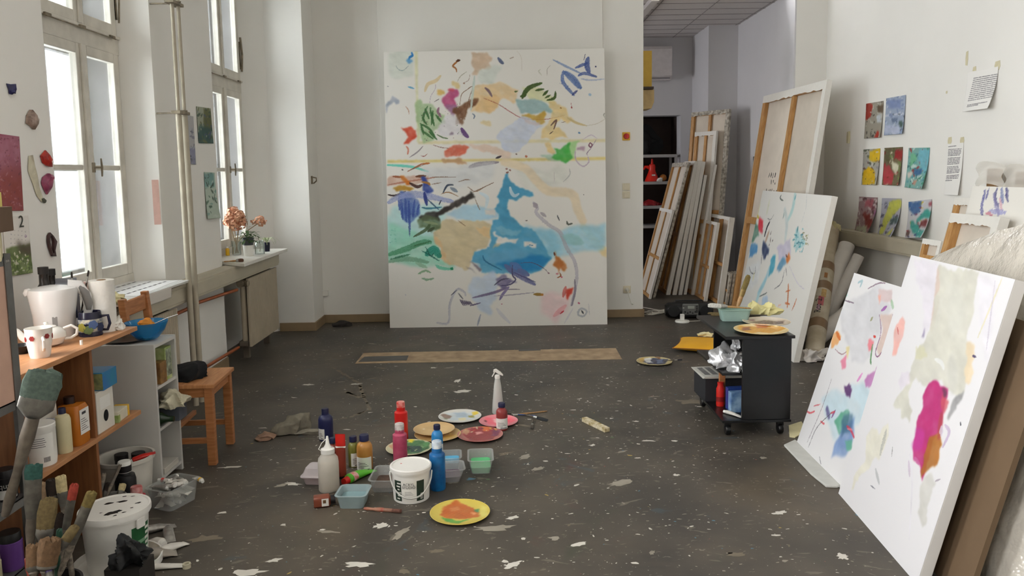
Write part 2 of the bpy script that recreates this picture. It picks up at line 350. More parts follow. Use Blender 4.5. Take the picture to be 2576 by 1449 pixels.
for px, py, r, mi, el, an in [(1152, 958, .02, 1, 2.2, 1.3), (1160, 985, .03, 1, 2.0, .2), (775, 968, .022, 1, 2.2, 0), (1090, 925, .018, 1, 1.5, 0), (1130, 925, .02, 2, 2, .5), (515, 1355, .03, 3, 2, .1), (625, 1440, .024, 1, 2.8, 0),
                              (958, 1322, .022, 1, 1.5, .5), (1245, 1328, .028, 2, 3, .1), (1560, 1215, .026, 2, 2.4, .5), (1700, 1195, .012, 1, 1.4, 0), (1490, 1120, .014, 1, 1.4, .5), (1320, 1150, .02, 2, 2, 1),
                              (1290, 1420, .02, 1, 2, .6), (905, 1420, .022, 1, 2.4, 0), (1850, 975, .02, 2, 3, .1), (1740, 1010, .06, 3, 1.6, 0), (1600, 1060, .012, 1, 1.6, 0), (1350, 1180, .018, 2, 2.4, .6),
                              (2120, 1400, .02, 1, 1.4, 1), (1960, 1290, .016, 1, 2, .4), (690, 1410, .014, 1, 2, .2), (560, 1290, .01, 1, 2, .2), (1640, 1390, .01, 2, 2, 1.2), (1010, 1340, .02, 2, 3, 1.2), (1185, 1205, .016, 4, 1.5, .2)]:
    p = fl(px, py); splat(p.x, p.y, r, mi, el, an, 17, .4)
struct(fb.build('floor', [FLM, SPW, SPG, SPB] + SPC, smooth=0, normals=False))
# bare plywood inlay with a flush steel cover at one end
PLY = mat('worn_plywood', (176, 152, 122), rough=.7, scale=9, col2=(140, 117, 92)); STL = mat('floor_steel', (92, 90, 88), rough=.5, metal=.3, var=.25, scale=9)
q = [fl(893, 915), fl(1565, 904), fl(1549, 876), fl(915, 888)]
o = MB().prism([(p.x, p.y) for p in q], .0003, .0016).build('floor_inlay', PLY, smooth=0); struct(o)
q = [fl(901, 911), fl(1023, 907), fl(1028, 895), fl(917, 898)]
MB().prism([(p.x, p.y) for p in q], .0016, .003).build('steel_cover', STL, o, smooth=0)
q = [fl(1305, 884), fl(1360, 882), fl(1360, 879), fl(1305, 880)]
MB().prism([(p.x, p.y) for p in q], .0016, .003).build('steel_strip', STL, o, smooth=0)

# ------------------------------------------------------------------ box windows of the left wall
GLS = glass_mat('window_glass', (250, 252, 252)); IRON = mat('old_iron', (150, 138, 118), rough=.5, metal=.3, var=.5, scale=20)
def sash(mb, X, y0, y1, z0, z1, wd=.055, dp=.045, bar=None):
    mb.box(X, X + dp, y0, y0 + wd, z0, z1).box(X, X + dp, y1 - wd, y1, z0, z1).box(X, X + dp, y0 + wd, y1 - wd, z0, z0 + wd * 1.25).box(X, X + dp, y0 + wd, y1 - wd, z1 - wd, z1)
    if bar: mb.box(X + .008, X + dp - .008, y0 + wd, y1 - wd, bar - .016, bar + .016)
OUTW = mat('weathered_grey_paint', (142, 140, 141), rough=.7, var=.25, scale=9)  # white outer frames, darkened in colour to offset the overbright sky
def window(n, y0, y1):
    root = thing('window_%d' % n, None, None, (0, 0, 0)); root['kind'] = 'structure'
    m = (y0 + y1) / 2; X = XG - .035
    f = MB().box(X - .02, X + .03, y0 - .03, y0 + .03, ZS - .05, ZTOP + .02).box(X - .02, X + .03, y1 - .03, y1 + .03, ZS - .05, ZTOP + .02)
    f.box(X - .02, X + .04, y0, y1, ZT - .07, ZT + .05).box(X - .02, X + .055, y0, y1, ZT + .03, ZT + .05).box(X - .02, X + .04, y0, y1, ZS - .06, ZS).box(X - .02, X + .03, y0, y1, ZTOP - .03, ZTOP + .02)
    f.build('window_frame', PAINTW, root, smooth=0, bevel=.004)
    bz = 1.63
    for k, (a, b) in enumerate([(y0 + .03, m), (m, y1 - .03)]):
        s = MB(); sash(s, X, a, b, ZS, ZT - .07, .06, .045, bz); s.build('window_sash', PAINTW, root, smooth=0, bevel=.005)
        s = MB(); sash(s, X, a, b, ZT + .05, ZTOP - .03, .055, .045); s.build('window_sash', PAINTW, root, smooth=0, bevel=.005)
        MB().box(X + .02, X + .024, a + .05, b - .05, ZS + .05, ZT - .12).build('window_pane', GLS, root, smooth=0)
        MB().box(X + .02, X + .024, a + .05, b - .05, ZT + .1, ZTOP - .08).build('window_pane', GLS, root, smooth=0)
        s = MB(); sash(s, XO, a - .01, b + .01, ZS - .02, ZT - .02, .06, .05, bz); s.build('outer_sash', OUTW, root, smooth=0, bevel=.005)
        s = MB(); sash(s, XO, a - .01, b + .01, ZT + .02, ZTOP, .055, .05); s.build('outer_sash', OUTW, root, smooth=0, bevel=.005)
        MB().box(XO + .02, XO + .024, a + .05, b - .05, ZS, ZTOP - .05).build('outer_pane', GLS, root, smooth=0)
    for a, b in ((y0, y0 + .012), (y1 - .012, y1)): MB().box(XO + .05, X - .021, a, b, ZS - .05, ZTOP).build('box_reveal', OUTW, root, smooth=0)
    MB().box(X + .044, X + .062, m - .026, m + .026, ZS, ZT - .07).build('cover_strip', PAINTW, root, smooth=0, bevel=.005)
    MB().box(X + .044, X + .058, m - .02, m + .02, ZT + .05, ZTOP - .03).build('cover_strip', PAINTW, root, smooth=0, bevel=.005)
    h = MB().tube([(X + .06, m + .01, bz), (X + .10, m + .03, bz)], .006, 10).tube([(X + .10, m + .03, bz - .055), (X + .103, m + .03, bz), (X + .10, m + .03, bz + .055)], [.005, .007, .005], 10).box(X + .06, X + .066, m - .008, m + .028, bz - .03, bz + .03)
    h.build('window_handle', IRON, root, bevel=.002)
    h = MB()
    for yy, zz in ((m, ZT + .03), (y0 + .12, ZT + .03), (y1 - .12, ZT + .03)): h.box(X + .055, X + .068, yy - .03, yy + .03, zz - .008, zz + .010)
    h.tube([(X + .065, y0 + .1, ZT + .022), (X + .065, y1 - .08, ZT + .022)], .004, 8); h.build('bolt_rod', IRON, root, bevel=.002)
    h = MB().box(X + .03, X + .045, y1 + .0, y1 + .02, ZT + .16, ZT + .42).tube([(X + .05, y1 + .01, ZT + .14), (X + .06, y1 + .012, ZT + .3), (X + .05, y1 + .01, ZT + .46)], .01, 8)
    h.build('hinge', IRON, root)
window(1, WINS[0][1], WINS[0][2]); window(2, WINS[1][1], WINS[1][2])
# ------------------------------------------------------------------ small-thing makers
def away(p): d = Vector((p.x, p.y, 0)).normalized(); return d
def topz(c, px, py): d = ray(px, py); return EYE + d.z * math.hypot(c.x, c.y) / math.hypot(d.x, d.y)
def spot(px, py, wpx, z0=0.0, squash=1.0):      # base centre and radius of a round thing whose near rim touches the pixel
    p = fl(px, py, z0); r = wpx * mpp(p) / 2; c = p + away(p) * r * squash; c.z = z0; return c, r
def yaw(c): return math.atan2(-c.x, c.y)        # turns local -Y towards the eye
def arc(r, z0, z1, a0, a1, mi=0, n=14, b=None, Tm=None):     # strip of a cylinder wall; angles measured from local -Y
    b = b or MB(); vs = []
    for k in range(n + 1):
        a = -PI / 2 + a0 + (a1 - a0) * k / n
        for z in (z0, z1): vs.append((r * math.cos(a), r * math.sin(a), z))
    return b.add(vs, [(2 * k, 2 * k + 2, 2 * k + 3, 2 * k + 1) for k in range(n)], mi, Tm)
PAPER = mat('label_paper', (226, 224, 218), rough=.6, var=.04); INK = mat('print_ink', (58, 58, 62), rough=.6, var=.2); NAVY = mat('cap_navy', (28, 32, 66), rough=.4)
CLEAR = mat('clear_plastic', (222, 224, 222), rough=.3, trans=.78, var=.02); MILKY = mat('milky_plastic', (222, 222, 216), rough=.35, trans=.30, var=.04)
def _view(s, f, M, ox, oy, q): s.mapf = lambda x, y: f(ox + x / q, oy + y / q); s.k = mpp(M.translation) / q; s.rs = 2.0; return s
WHITEP = mat('white_plastic', (228, 226, 220), rough=.35, var=.04); GLASSC = glass_mat('jar_glass', (246, 249, 248), .08)
def plast(name, col, rough=.3): return mat('plastic_' + name, col, rough=rough, var=.12, scale=9)
SHOULDER = [(0, 0), (.92, 0), (1, .03), (1, .62), (.97, .70), (.80, .77), (.52, .805), (.46, .82), (.46, .86)]
STEP = [(0, 0), (.92, 0), (1, .02), (1, .74), (.96, .76), (.74, .78), (.70, .80), (.70, .86)]
def bottle(label, px, py, wpx, tpy, body, cap, cat='bottle', name='paint_bottle', prof=SHOULDER, capr=.55, capz=.83, lab=None, z0=0.0, sy=1.0, sq=0, group=None, labmat=None, lines=True, splash=None, rz=None):
    c, r = spot(px, py, wpx, z0); h = topz(c, px, tpy) - z0
    t = thing(name, label, cat, c, yaw(c) if rz is None else rz, group)
    MB().lathe([(a * r, b * h) for a, b in prof], 36, sy=sy, sq=sq).build('body', body, t, bevel=0)
    MB().lathe([(0, capz * h), (capr * r, capz * h), (capr * r, .975 * h), (capr * r * .92, h), (0, h)], 28).build('cap', cap, t)
    if splash is not None: MB().lathe([(capr * r * 1.03, capz * h + .002), (capr * r * 1.05, .93 * h)], 28).build('paint_smear', splash, t)
    if lab:
        a0, a1, za, zb = lab; b = arc(r * 1.012 + .0004, za * h, zb * h, a0, a1)
        if lines:
            for k in range(4): arc(r * 1.012 + .0009, (za + (zb - za) * (.2 + .12 * k)) * h, (za + (zb - za) * (.235 + .12 * k)) * h, a0 + .2 * (a1 - a0), a0 + (a1 - a0) * (.55 + .08 * ((k * 7) % 4)), 1, 8, b)
            arc(r * 1.012 + .0009, (za + (zb - za) * .06) * h, (za + (zb - za) * .12) * h, a0 + .4 * (a1 - a0), a0 + .85 * (a1 - a0), 1, 8, b)
        b.build('paper_label', [labmat or PAPER, INK], t)
    return t
def carton(label, cx, cy, z0, sx, sy, sz, m, rz=0.0, name='carton', cat='box', extra=None, bevel=.002, group=None):
    t = thing(name, label, cat, (cx, cy, z0), rz, group)
    MB().box(-sx / 2, sx / 2, -sy / 2, sy / 2, 0, sz).build('body', m, t, smooth=0, bevel=bevel)
    if extra: extra(t, sx, sy, sz)
    return t
def crumple(name, label, cat, c, size, m, seed=1, flat=.6, folds=6, group=None, rz=0, amp=.2):      # creased cloth or paper lying in a heap
    t = thing(name, label, cat, c, rz, group); sx, sy, sz = size; bm = bmesh.new(); bmesh.ops.create_icosphere(bm, subdivisions=5, radius=1)
    R = random.Random(seed); dirs = [(Vector((R.gauss(0, 1), R.gauss(0, 1), R.gauss(0, .6))).normalized(), R.uniform(1.5, 4.2), R.uniform(0, 6), R.uniform(.5, 1)) for _ in range(folds)]
    for v in bm.verts:
        n = v.co.normalized(); q = .92; w = .5 + .5 * math.sin(3 * n.x + 2 * n.y + seed); mv = Vector((n.x + .25 * math.sin(3 * n.y + seed), n.y + .25 * math.sin(3 * n.x + 2 * seed), n.z))
        for d, f, ph, am in dirs: q += am * amp * ((1 - abs(math.sin(f * mv.dot(d) + ph))) ** 2 - .3)
        q += .10 * math.sin(2.5 * n.x + seed) * math.sin(2.1 * n.y + 2 * seed); z = n.z * q * (.7 + .5 * w)
        v.co = Vector((n.x * q * sx / 2, n.y * q * sy / 2, max(0, (max(z, -flat) + flat) / (1 + flat)) * sz))
    me = bpy.data.meshes.new(name); bm.to_mesh(me); bm.free(); me.materials.append(m); me.shade_smooth(); me.set_sharp_from_angle(angle=math.radians(50))
    o = bpy.data.objects.new('cloth' if cat in ('cloth', 'rag', 'glove', 'bag', 'hat') else 'body', me); COL.objects.link(o); o.parent = t; return t
def basin(b, L, W, H, taper=.86, rim=.008, th=.0018, mi=0, r=.18):      # open tray with rounded corners, along x
    def ring(l, w, z, n=6):
        out = []; q = min(l, w) * r
        for cx, cy, a0 in ((l / 2 - q, w / 2 - q, 0), (-l / 2 + q, w / 2 - q, PI / 2), (-l / 2 + q, -w / 2 + q, PI), (l / 2 - q, -w / 2 + q, 1.5 * PI)):
            for k in range(n + 1): a = a0 + PI / 2 * k / n; out.append((cx + q * math.cos(a), cy + q * math.sin(a), z))
        return out
    rings = [ring(L * taper, W * taper, 0.001), ring(L, W, H - .004), ring(L + 2 * rim, W + 2 * rim, H - .002), ring(L + 2 * rim, W + 2 * rim, H), ring(L - 2 * th, W - 2 * th, H), ring(L * taper - 2 * th, W * taper - 2 * th, th + .001)]
    n = len(rings[0]); vs = [p for q in rings for p in q]; fs = [(i * n + k, i * n + (k + 1) % n, (i + 1) * n + (k + 1) % n, (i + 1) * n + k) for i in range(5) for k in range(n)]
    fs += [tuple(range(n))[::-1], tuple(range(5 * n, 6 * n))]; b.add(vs, fs, mi); return b
def fill(L, W, H, taper, z0, z1, r=.18):      # liquid standing in a basin
    b = MB(); f = lambda z: taper + (1 - taper) * z / H
    def ring(l, w, z, n=6):
        out = []; q = min(l, w) * r
        for cx, cy, a0 in ((l / 2 - q, w / 2 - q, 0), (-l / 2 + q, w / 2 - q, PI / 2), (-l / 2 + q, -w / 2 + q, PI), (l / 2 - q, -w / 2 + q, 1.5 * PI)):
            for k in range(n + 1): a = a0 + PI / 2 * k / n; out.append((cx + q * math.cos(a), cy + q * math.sin(a), z))
        return out
    A = ring(L * f(z0) - .008, W * f(z0) - .008, z0); B = ring(L * f(z1) - .008, W * f(z1) - .008, z1); n = len(A)
    b.add(A + B, [tuple(range(n))[::-1], tuple(range(n, 2 * n))] + [(k, (k + 1) % n, n + (k + 1) % n, n + k) for k in range(n)]); return b
def tub(label, c, rz, L, W, H, plastic, liquid=None, lev=.5, taper=.84, name='plastic_tub', cat='tub', low=.003, group=None):
    t = thing(name, label, cat, c, rz, group); basin(MB(), L, W, H, taper).build('basin', plastic, t, smooth=50)
    if liquid is not None: fill(L, W, H, taper, low, lev * H).build('liquid', liquid, t, smooth=0)
    return t
HANDLE = wood('brush_handle_wood', (176, 138, 92), (150, 112, 70), 10); FERR = mat('brush_ferrule', (170, 168, 162), rough=.3, metal=.8, var=.3, scale=40)
def brush(label, p0, p1, width, bristle=None, handle=None, frac=(.62, .75), flat=.35, name='paint_brush', group=None, hr=.006, ferr=None):
    # from handle end p0 to bristle tip p1 (world points)
    p0, p1 = Vector(p0), Vector(p1); L = (p1 - p0).length; z = (p1 - p0).normalized(); y = z.cross(Vector((p0.x, p0.y, p0.z - EYE)).normalized()).normalized(); x = y; yy = z.cross(x)
    M = Matrix((x, yy, z)).transposed().to_4x4(); M.translation = p0
    t = thing(name, label, 'brush', M=M, group=group); a, b = frac[0] * L, frac[1] * L; w = width / 2
    MB().lathe([(0, 0), (hr * .7, .004), (hr, L * .1), (hr * .8, a * .45), (hr * 1.35, a * .8), (min(w, hr * 1.2), a)], 14).build('handle', handle or HANDLE, t)
    MB().lathe([(min(w, hr * 1.25), a - .004), (w, a + (b - a) * .45), (w, b)], 20, sy=flat if w > hr * 1.3 else 1).build('ferrule', ferr or FERR, t)
    br = MB(); n = 24; R = random.Random(int(L * 1e4)); prof = [(w * .96, b - .002), (w * 1.06, b + (L - b) * .5), (w * .98, L - (L - b) * .08), (w * .5, L), (0, L * .998)]
    br.lathe(prof, n, sy=flat if w > hr * 1.3 else 1)
    br.v = [(q[0] * (1 + R.uniform(-.1, .1)), q[1] * (1 + R.uniform(-.12, .12)), q[2] + (R.uniform(-.12, .05) * (L - b) if q[2] > b + .6 * (L - b) else 0)) for q in br.v]
    br.build('bristles', bristle, t); return t
def BR(name, col): return mat('bristle_' + name, col, rough=.9, var=.35, scale=90, bump=.3)
def paint_tube(label, p, rz, L, w, body, cap, name='paint_tube', band=None, rx=0.0, group=None, z=0.0, ry=0.0):     # lying on its side: cap at local -x, crimped end at +x
    t = thing(name, label, 'paint tube', M=Matrix.Translation((p.x, p.y, p.z + z)) @ Matrix.Rotation(rz, 4, 'Z') @ Matrix.Rotation(ry, 4, 'Y') @ Matrix.Rotation(rx, 4, 'X'), group=group)
    b = MB(); rows = [(-.36, .30, .30), (-.33, .5, .42), (-.28, .52, .45), (.05, .54, .36), (.35, .56, .16), (.46, .57, .03), (.50, .57, .03)]; n = 20; vs = []
    for X, ry_, rz_ in rows: vs += [(X * L, ry_ * w * math.cos(2 * PI * k / n), .42 * w + rz_ * w * math.sin(2 * PI * k / n) - (.42 - max(rz_, .06)) * w * .9 * (X > 0)) for k in range(n)]
    b.add(vs, [(i * n + k, i * n + (k + 1) % n, (i + 1) * n + (k + 1) % n, (i + 1) * n + k) for i in range(len(rows) - 1) for k in range(n)] + [tuple(range(n))[::-1], tuple(range((len(rows) - 1) * n, len(rows) * n))])
    b.build('body', body, t)
    if band is not None:
        bb = MB(); vs = []
        for X in (-.27, -.12): s = 1.015; vs += [(X * L, .525 * s * w * math.cos(2 * PI * k / n), .42 * w + (.45 if X < -.2 else .41) * s * w * math.sin(2 * PI * k / n)) for k in range(n)]
        bb.add(vs, [(k, (k + 1) % n, n + (k + 1) % n, n + k) for k in range(n)]); bb.build('colour_band', band, t)
    MB().lathe([(0, 0), (.32 * w, 0), (.36 * w, .125 * L), (0, .125 * L)], 18, 0, T(-.485 * L, 0, .38 * w, ry=PI / 2)).build('cap', cap, t)
    return t
# frames of flat hanging or leaning things: local x along the lower edge, z up the sheet, -y towards the viewer
def frame(o, u, v):
    u = Vector(u).normalized(); v = Vector(v); v = (v - u * v.dot(u)).normalized(); y = v.cross(u); M = Matrix((u, y, v)).transposed().to_4x4(); M.translation = Vector(o); return M
def mapper(M):
    inv = M.inverted(); n = M.col[1].to_3d(); E = Vector((0, 0, EYE)); p0 = M.translation
    def f(px, py): d = ray(px, py); q = inv @ (E + d * (n.dot(p0 - E) / n.dot(d))); return q.x, q.z
    return f
def wall_frame(side, px, py, off=.003):
    if side == 'L': p = atX(px, py, XL + off); return frame(p, (0, 1, 0), (0, 0, 1))
    if side == 'R': p = atX(px, py, XR - off); return frame(p, (0, -1, 0), (0, 0, 1))
    p = atY(px, py, YB - off); return frame(p, (1, 0, 0), (0, 0, 1))
def pinned(name, label, cat, side, quad, paint, nx=50, bgc=(220, 218, 210), curl=.0, group=None, off=.004, material=None):
    # a sheet on a wall; quad: photo pixels bottom-left, bottom-right, top-right, top-left
    M = wall_frame(side, *quad[0], off=off); f = mapper(M); P = [f(*q) for q in quad]; W = (math.hypot(P[1][0] - P[0][0], P[1][1] - P[0][1]) + math.hypot(P[2][0] - P[3][0], P[2][1] - P[3][1])) / 2
    H = (math.hypot(P[3][0] - P[0][0], P[3][1] - P[0][1]) + math.hypot(P[2][0] - P[1][0], P[2][1] - P[1][1])) / 2
    an = math.atan2(P[1][1] - P[0][1], P[1][0] - P[0][0]); M = M @ Matrix.Rotation(-max(-.14, min(.14, an)), 4, 'Y'); f = mapper(M)
    t = thing(name, label, cat, M=M, group=group); s = Sheet(W, H, nx, bgc, f, mpp(M.translation)); paint(s)
    def bend(co): q = 1 - co[:, 2] / H; co[:, 1] -= curl * q ** 2 * (.4 + .6 * co[:, 0] / W); return co
    o = s.build('painted_side' if cat != 'paper' else 'printed_side', material or PAINT, t, 0, bend)
    q = o.modifiers.new('s', 'SOLIDIFY'); q.thickness = .0012; q.offset = 1
    return t
# ------------------------------------------------------------------ window wall: trunking, sills, pipes, radiators
DUCT = mat('trunking_beige', (188, 180, 160), rough=.5, var=.12, scale=5); SILLM = mat('sill_white', (232, 229, 222), rough=.35, var=.1, scale=9); PIPEM = mat('pipe_paint', (178, 169, 150), rough=.5, var=.2, scale=8)
COPP = mat('copper', (196, 110, 66), rough=.38, metal=.55, var=.3, scale=12)
t = thing('cable_trunking', 'long beige cable trunking running along the window wall under both sills', 'cable trunking', (XL, 3.9, .715))
MB().box(0, .13, 0, 3.55, 0, .125).build('channel', DUCT, t, smooth=0, bevel=.004); MB().box(.03, .136, 0, 3.552, .018, .107).build('cover', DUCT, t, smooth=0, bevel=.003)
def sill(n, y0, y1, x1, nearskew, th=.03):
    t = thing('window_sill', ['white sill board under the nearer window with newspapers on it', 'white sill board under the far window carrying the plants'][n], 'window sill', (0, 0, .842))
    MB().prism([(XG - .0, y0 + nearskew), (XL - .002, y0 + nearskew * .5), (x1, y0), (x1, y1), (XL - .002, y1), (XG, y1)], .03 - th, .03).build('board', SILLM, t, smooth=0, bevel=.004); return t
sill(0, 4.08, 5.23, -2.13, .2, .016); sill(1, 6.20, 7.46, -2.08, .35)
def riser(label, p, rlow, top):
    t = thing('heating_pipe', label, 'pipe', (p.x, p.y, 0))
    MB().lathe([(0, 0), (rlow, 0), (rlow, 1.97), (rlow * .9, 1.985), (0, 1.985)], 20).build('insulation', PIPEM, t)
    MB().lathe([(0, 1.985), (.012, 1.985), (.012, top), (0, top)], 16).build('riser', PIPEM, t); return t
t = riser('painted riser pipe between the windows, the one nearer the camera, with rusty clamps', atX(459, 450, -2.135), .019, CEIL); riser('painted riser pipe between the windows, the one farther from the camera', atX(474, 450, -2.13), .0195, CEIL)
for z in (1.99, 2.70):
    k = MB().box(-.032, .03, -.045, .12, -.010, .010).tube([(-.16, .035, .0), (-.02, .035, 0)], .006, 8).tube([(-.03, .06, .014), (.036, .06, .014)], .006, 8); k.v = [(x, y, q + z) for x, y, q in k.v]; k.build('clamp', IRON, t, smooth=0, bevel=.003)
def rad(n, y0, y1, label):
    t = thing('radiator', label, 'radiator', (-2.22, y0, .12)); W = y1 - y0; H = .585; RM = mat('radiator_paint', (176, 164, 144), rough=.5, var=.12, scale=6)
    RD = mat('radiator_paint_grimy', (104, 94, 82), rough=.6, var=.3, scale=10)  # darker tone for alternate columns, header, footer and brackets
    p = MB(); k = int(W / .032)
    pts = [(.052, 0)]
    for i in range(k): a = W * i / k; b = W / k; pts += [(.06, a + .12 * b), (.062, a + .5 * b), (.06, a + .88 * b), (.054, a + b)]
    pts += [(.04, W), (.04, 0)]; p.prism(pts, .0, H); p.build('front_panel', RM, t, smooth=0, bevel=0)
    for i in range(5): MB().tube([(.0, .03 + .062 * i, .03), (.0, .03 + .062 * i, H - .03)], .024, 12).build('column', RD if i % 2 else RM, t)
    MB().box(-.05, .036, .0, W, H - .06, H - .01).build('header', RD, t, smooth=0, bevel=.01); MB().box(-.05, .036, .0, W, .0, .05).build('footer', RD, t, smooth=0, bevel=.01)
    MB().tube([(.01, -.01, H - .035), (.01, -.075, H - .035)], .03, 14).tube([(.01, -.03, H - .035), (.07, -.04, H - .035)], [.022, .026], 14).build('valve', IRON, t)
    MB().box(-.05, .0, .1, .14, -.12, .02).build('bracket', RD, t, smooth=0); MB().box(-.05, .0, W - .14, W - .1, -.12, .02).build('bracket', RD, t, smooth=0)
    return t
rad(0, 4.35, 5.08, 'dark column radiator under the nearer window, mostly hidden behind the chair'); rad(1, 6.52, 7.34, 'beige ribbed panel radiator under the far window')
# copper pipes
def pipe(label, pts, r=.013):
    t = thing('copper_pipe', label, 'pipe', pts[0]); MB().tube([Vector(p) - Vector(pts[0]) for p in pts], r, 12).build('pipe', COPP, t)
a = [atX(436, 793, -2.2), atX(470, 778, -2.22), atX(484, 766, -2.22), atX(596, 729, -2.22)]
pipe('bare copper pipe running behind the risers to the far radiator valve', a)
a = [atX(520, 922, -2.24), atX(560, 898, -2.24), atX(600, 874, -2.24)]; pipe('low bare copper pipe at floor level beside the far radiator', a)
t = thing('trunking_end_cap', 'round cable grommet at the near end of the trunking behind the chair back', 'grommet', atX(368, 775, -2.155), PI / 2); MB().lathe([(.0, 0), (.012, 0), (.012, .012), (.022, .012), (.024, 0)], 24, T=T(rx=PI / 2)).build('ring', DUCT, t)

# ------------------------------------------------------------------ things pinned to the window wall
SKIN = {}
def skin(label, pts, col, col2, group=None, th=.006, hole=None, cat='paint skin', name='paint_skin'):
    M = wall_frame('L', *pts[0], off=.004); f = mapper(M); P = [f(*p) for p in pts]; cx = sum(p[0] for p in P) / len(P); cz = sum(p[1] for p in P) / len(P)
    t = thing(name, label, cat, M=M @ Matrix.Translation((cx, 0, cz)), group=group); m = mat('skin_%02x%02x%02x' % col, col, rough=.35, col2=col2, scale=30, bump=.6)
    b = MB(); n = len(P); R = random.Random(n + col[0]); rings = []
    for s_, y in ((1, 0), (1.0, -th), (.62, -th * 2.2), (.25, -th * 1.4)): rings.append([((p[0] - cx) * s_, y * R.uniform(.6, 1.4) - .0, (p[1] - cz) * s_) for p in P])
    if hole:
        Hh = [f(*p) for p in hole]; ring2 = [(p[0] - cx, -th, p[1] - cz) for p in Hh]; rings = [rings[0], rings[1], ring2, [(x, 0, z) for x, y, z in ring2]]
    vs = [p for r in rings for p in r]; fs = [(i * n + k, i * n + (k + 1) % n, (i + 1) * n + (k + 1) % n, (i + 1) * n + k) for i in range(3) for k in range(n)]
    if not hole: fs.append(tuple(range(3 * n, 4 * n)))
    b.add(vs, fs).build('skin', m, t, smooth=60); return t
skin('dark blue dried paint scrap on the wall, highest of the scraps', [(15, 210), (25, 212), (36, 211), (38, 225), (37, 236), (31, 230), (29, 238), (22, 236), (21, 224)], (44, 44, 96), (28, 28, 66))
skin('mauve and grey crumpled paint skin taped below the blue scrap', [(66, 290), (74, 276), (82, 284), (93, 300), (91, 312), (82, 326), (74, 316), (64, 310)], (186, 164, 152), (116, 96, 84), th=.012)
skin('bright red paint scrap taped beside the window edge', [(101, 392), (112, 378), (120, 386), (128, 402), (124, 406), (126, 420), (118, 418), (106, 410)], (196, 52, 36), (140, 30, 26), th=.01)
skin('magenta and pink paint skin under the red scrap', [(106, 446), (118, 436), (130, 440), (128, 458), (125, 476), (116, 489), (108, 474), (103, 460)], (168, 84, 112), (122, 50, 82), th=.01)
skin('dark brown looped paint ring hanging on the wall beside the window', [(118, 592), (123, 585), (131, 594), (137, 608), (134, 630), (136, 645), (128, 644), (120, 622), (117, 606)], (74, 44, 42), (44, 26, 24), hole=[(121, 598), (124, 592), (129, 599), (131, 608), (130, 622), (131, 636), (128, 638), (123, 620), (121, 608)], th=.012, name='paint_ring')
skin('pale cream dried paint stain with a raised lump beside the pink skin', [(72, 392), (82, 390), (86, 412), (94, 440), (98, 470), (108, 500), (104, 508), (92, 492), (82, 462), (70, 430)], (206, 200, 178), (190, 184, 160), th=.002, cat='stain', name='wall_stain')
skin('small dark green paint crumb on the wall under the pink skin', [(103, 500), (108, 498), (113, 504), (110, 511), (105, 507)], (92, 96, 84), (70, 74, 66), th=.006, cat='paint crumb', name='paint_crumb')
def q_red(s):
    s.poly([(-12, 340), (50, 342), (58, 440), (66, 530), (-12, 530)], (150, 88, 106), 1, 0, 0, .0)
    s.poly([(-12, 430), (60, 430), (66, 532), (-12, 532)], (138, 66, 56), .8, 22, 6, .5); s.poly([(-12, 340), (50, 342), (55, 400), (-12, 420)], (176, 120, 138), .7, 16, 5, .8)
    s.dots(170, (-10, 344, 62, 526), (.6, 2.4), [(128, 70, 88), (186, 134, 148), (150, 84, 84), (106, 56, 68)], .6, 3)
pinned('art_print', 'crimson and rust art print on the wall above the calendar', 'print', 'L', [(-14, 531), (66, 530), (51, 342), (-14, 338)], q_red, 60, (140, 60, 80))
def q_cal(s):
    s.poly([(14, 625), (74, 612), (80, 690), (18, 695)], (96, 112, 66), 1, 2, 1, .4); s.poly([(40, 612), (76, 608), (78, 640), (50, 640)], (86, 76, 62), .9, 6, 3)
    s.dots(60, (22, 640, 78, 690), (1, 3), [(132, 156, 84), (74, 92, 50), (150, 168, 110), (206, 204, 190)], .8, 5)
    for x, y in ((34, 634), (41, 641), (47, 632), (53, 647), (61, 638), (67, 652), (38, 655)): s.line([(x, y), (x + 2, y + 7)], 5, (218, 212, 196), .9, .6, 1.5)
    for i in range(5):
        for j in range(4): s.line([(26 + i * 9, 578 + j * 11 + i), (28 + i * 9, 579 + j * 11 + i)], 2.4, (150, 146, 150), .8)
    s.line([(62, 590), (66, 594), (63, 597), (60, 593)], 1.5, (136, 84, 140), .9, 0)
t = pinned('wall_calendar', 'wall calendar showing a number two above white bell flowers on green', 'calendar', 'L', [(16, 697), (80, 686), (70, 540), (6, 548)], q_cal, 64, (222, 218, 212), .006)
nx_, nz_ = mapper(t.matrix_world.copy())(45, 572); b = text_mb('2', .08, 0, T(nx_, -.006, nz_, rx=PI / 2)); b.build('numeral', mat('numeral_dark', (62, 62, 54), rough=.6, var=.3, scale=60), t, smooth=0, label='large dark number two on the calendar')
def q_card(cols, box, n=34, seed=1, big=()):
    def f(s):
        for pts, c in big: s.poly(pts, c, .95, 1.2, 1.5, .3)
        s.dots(n, box, (1, 4), cols, .85, seed)
    return f
pinned('postcard', 'blue green and ochre watercolour card, the upper one by the far window', 'card', 'L', [(500, 360), (537, 361), (527, 272), (492, 268)], q_card([(58, 78, 66), (150, 158, 140), (70, 84, 116), (96, 98, 58)], (494, 272, 536, 358), 46, 2, [([(512, 272), (530, 276), (536, 330), (512, 330)], (86, 90, 52)), ([(498, 318), (537, 320), (538, 362), (500, 362)], (44, 78, 74))]), 40, (150, 156, 138), .004, 'cards on the pier')
pinned('postcard', 'grey lilac card half hidden behind the riser pipes', 'card', 'L', [(470, 412), (489, 414), (489, 293), (464, 289)], q_card([(120, 122, 136), (170, 172, 178), (76, 76, 88)], (466, 292, 489, 412), 26, 3, [([(470, 370), (490, 372), (490, 414), (470, 412)], (132, 134, 158))]), 36, (172, 172, 174), .004, 'cards on the pier')
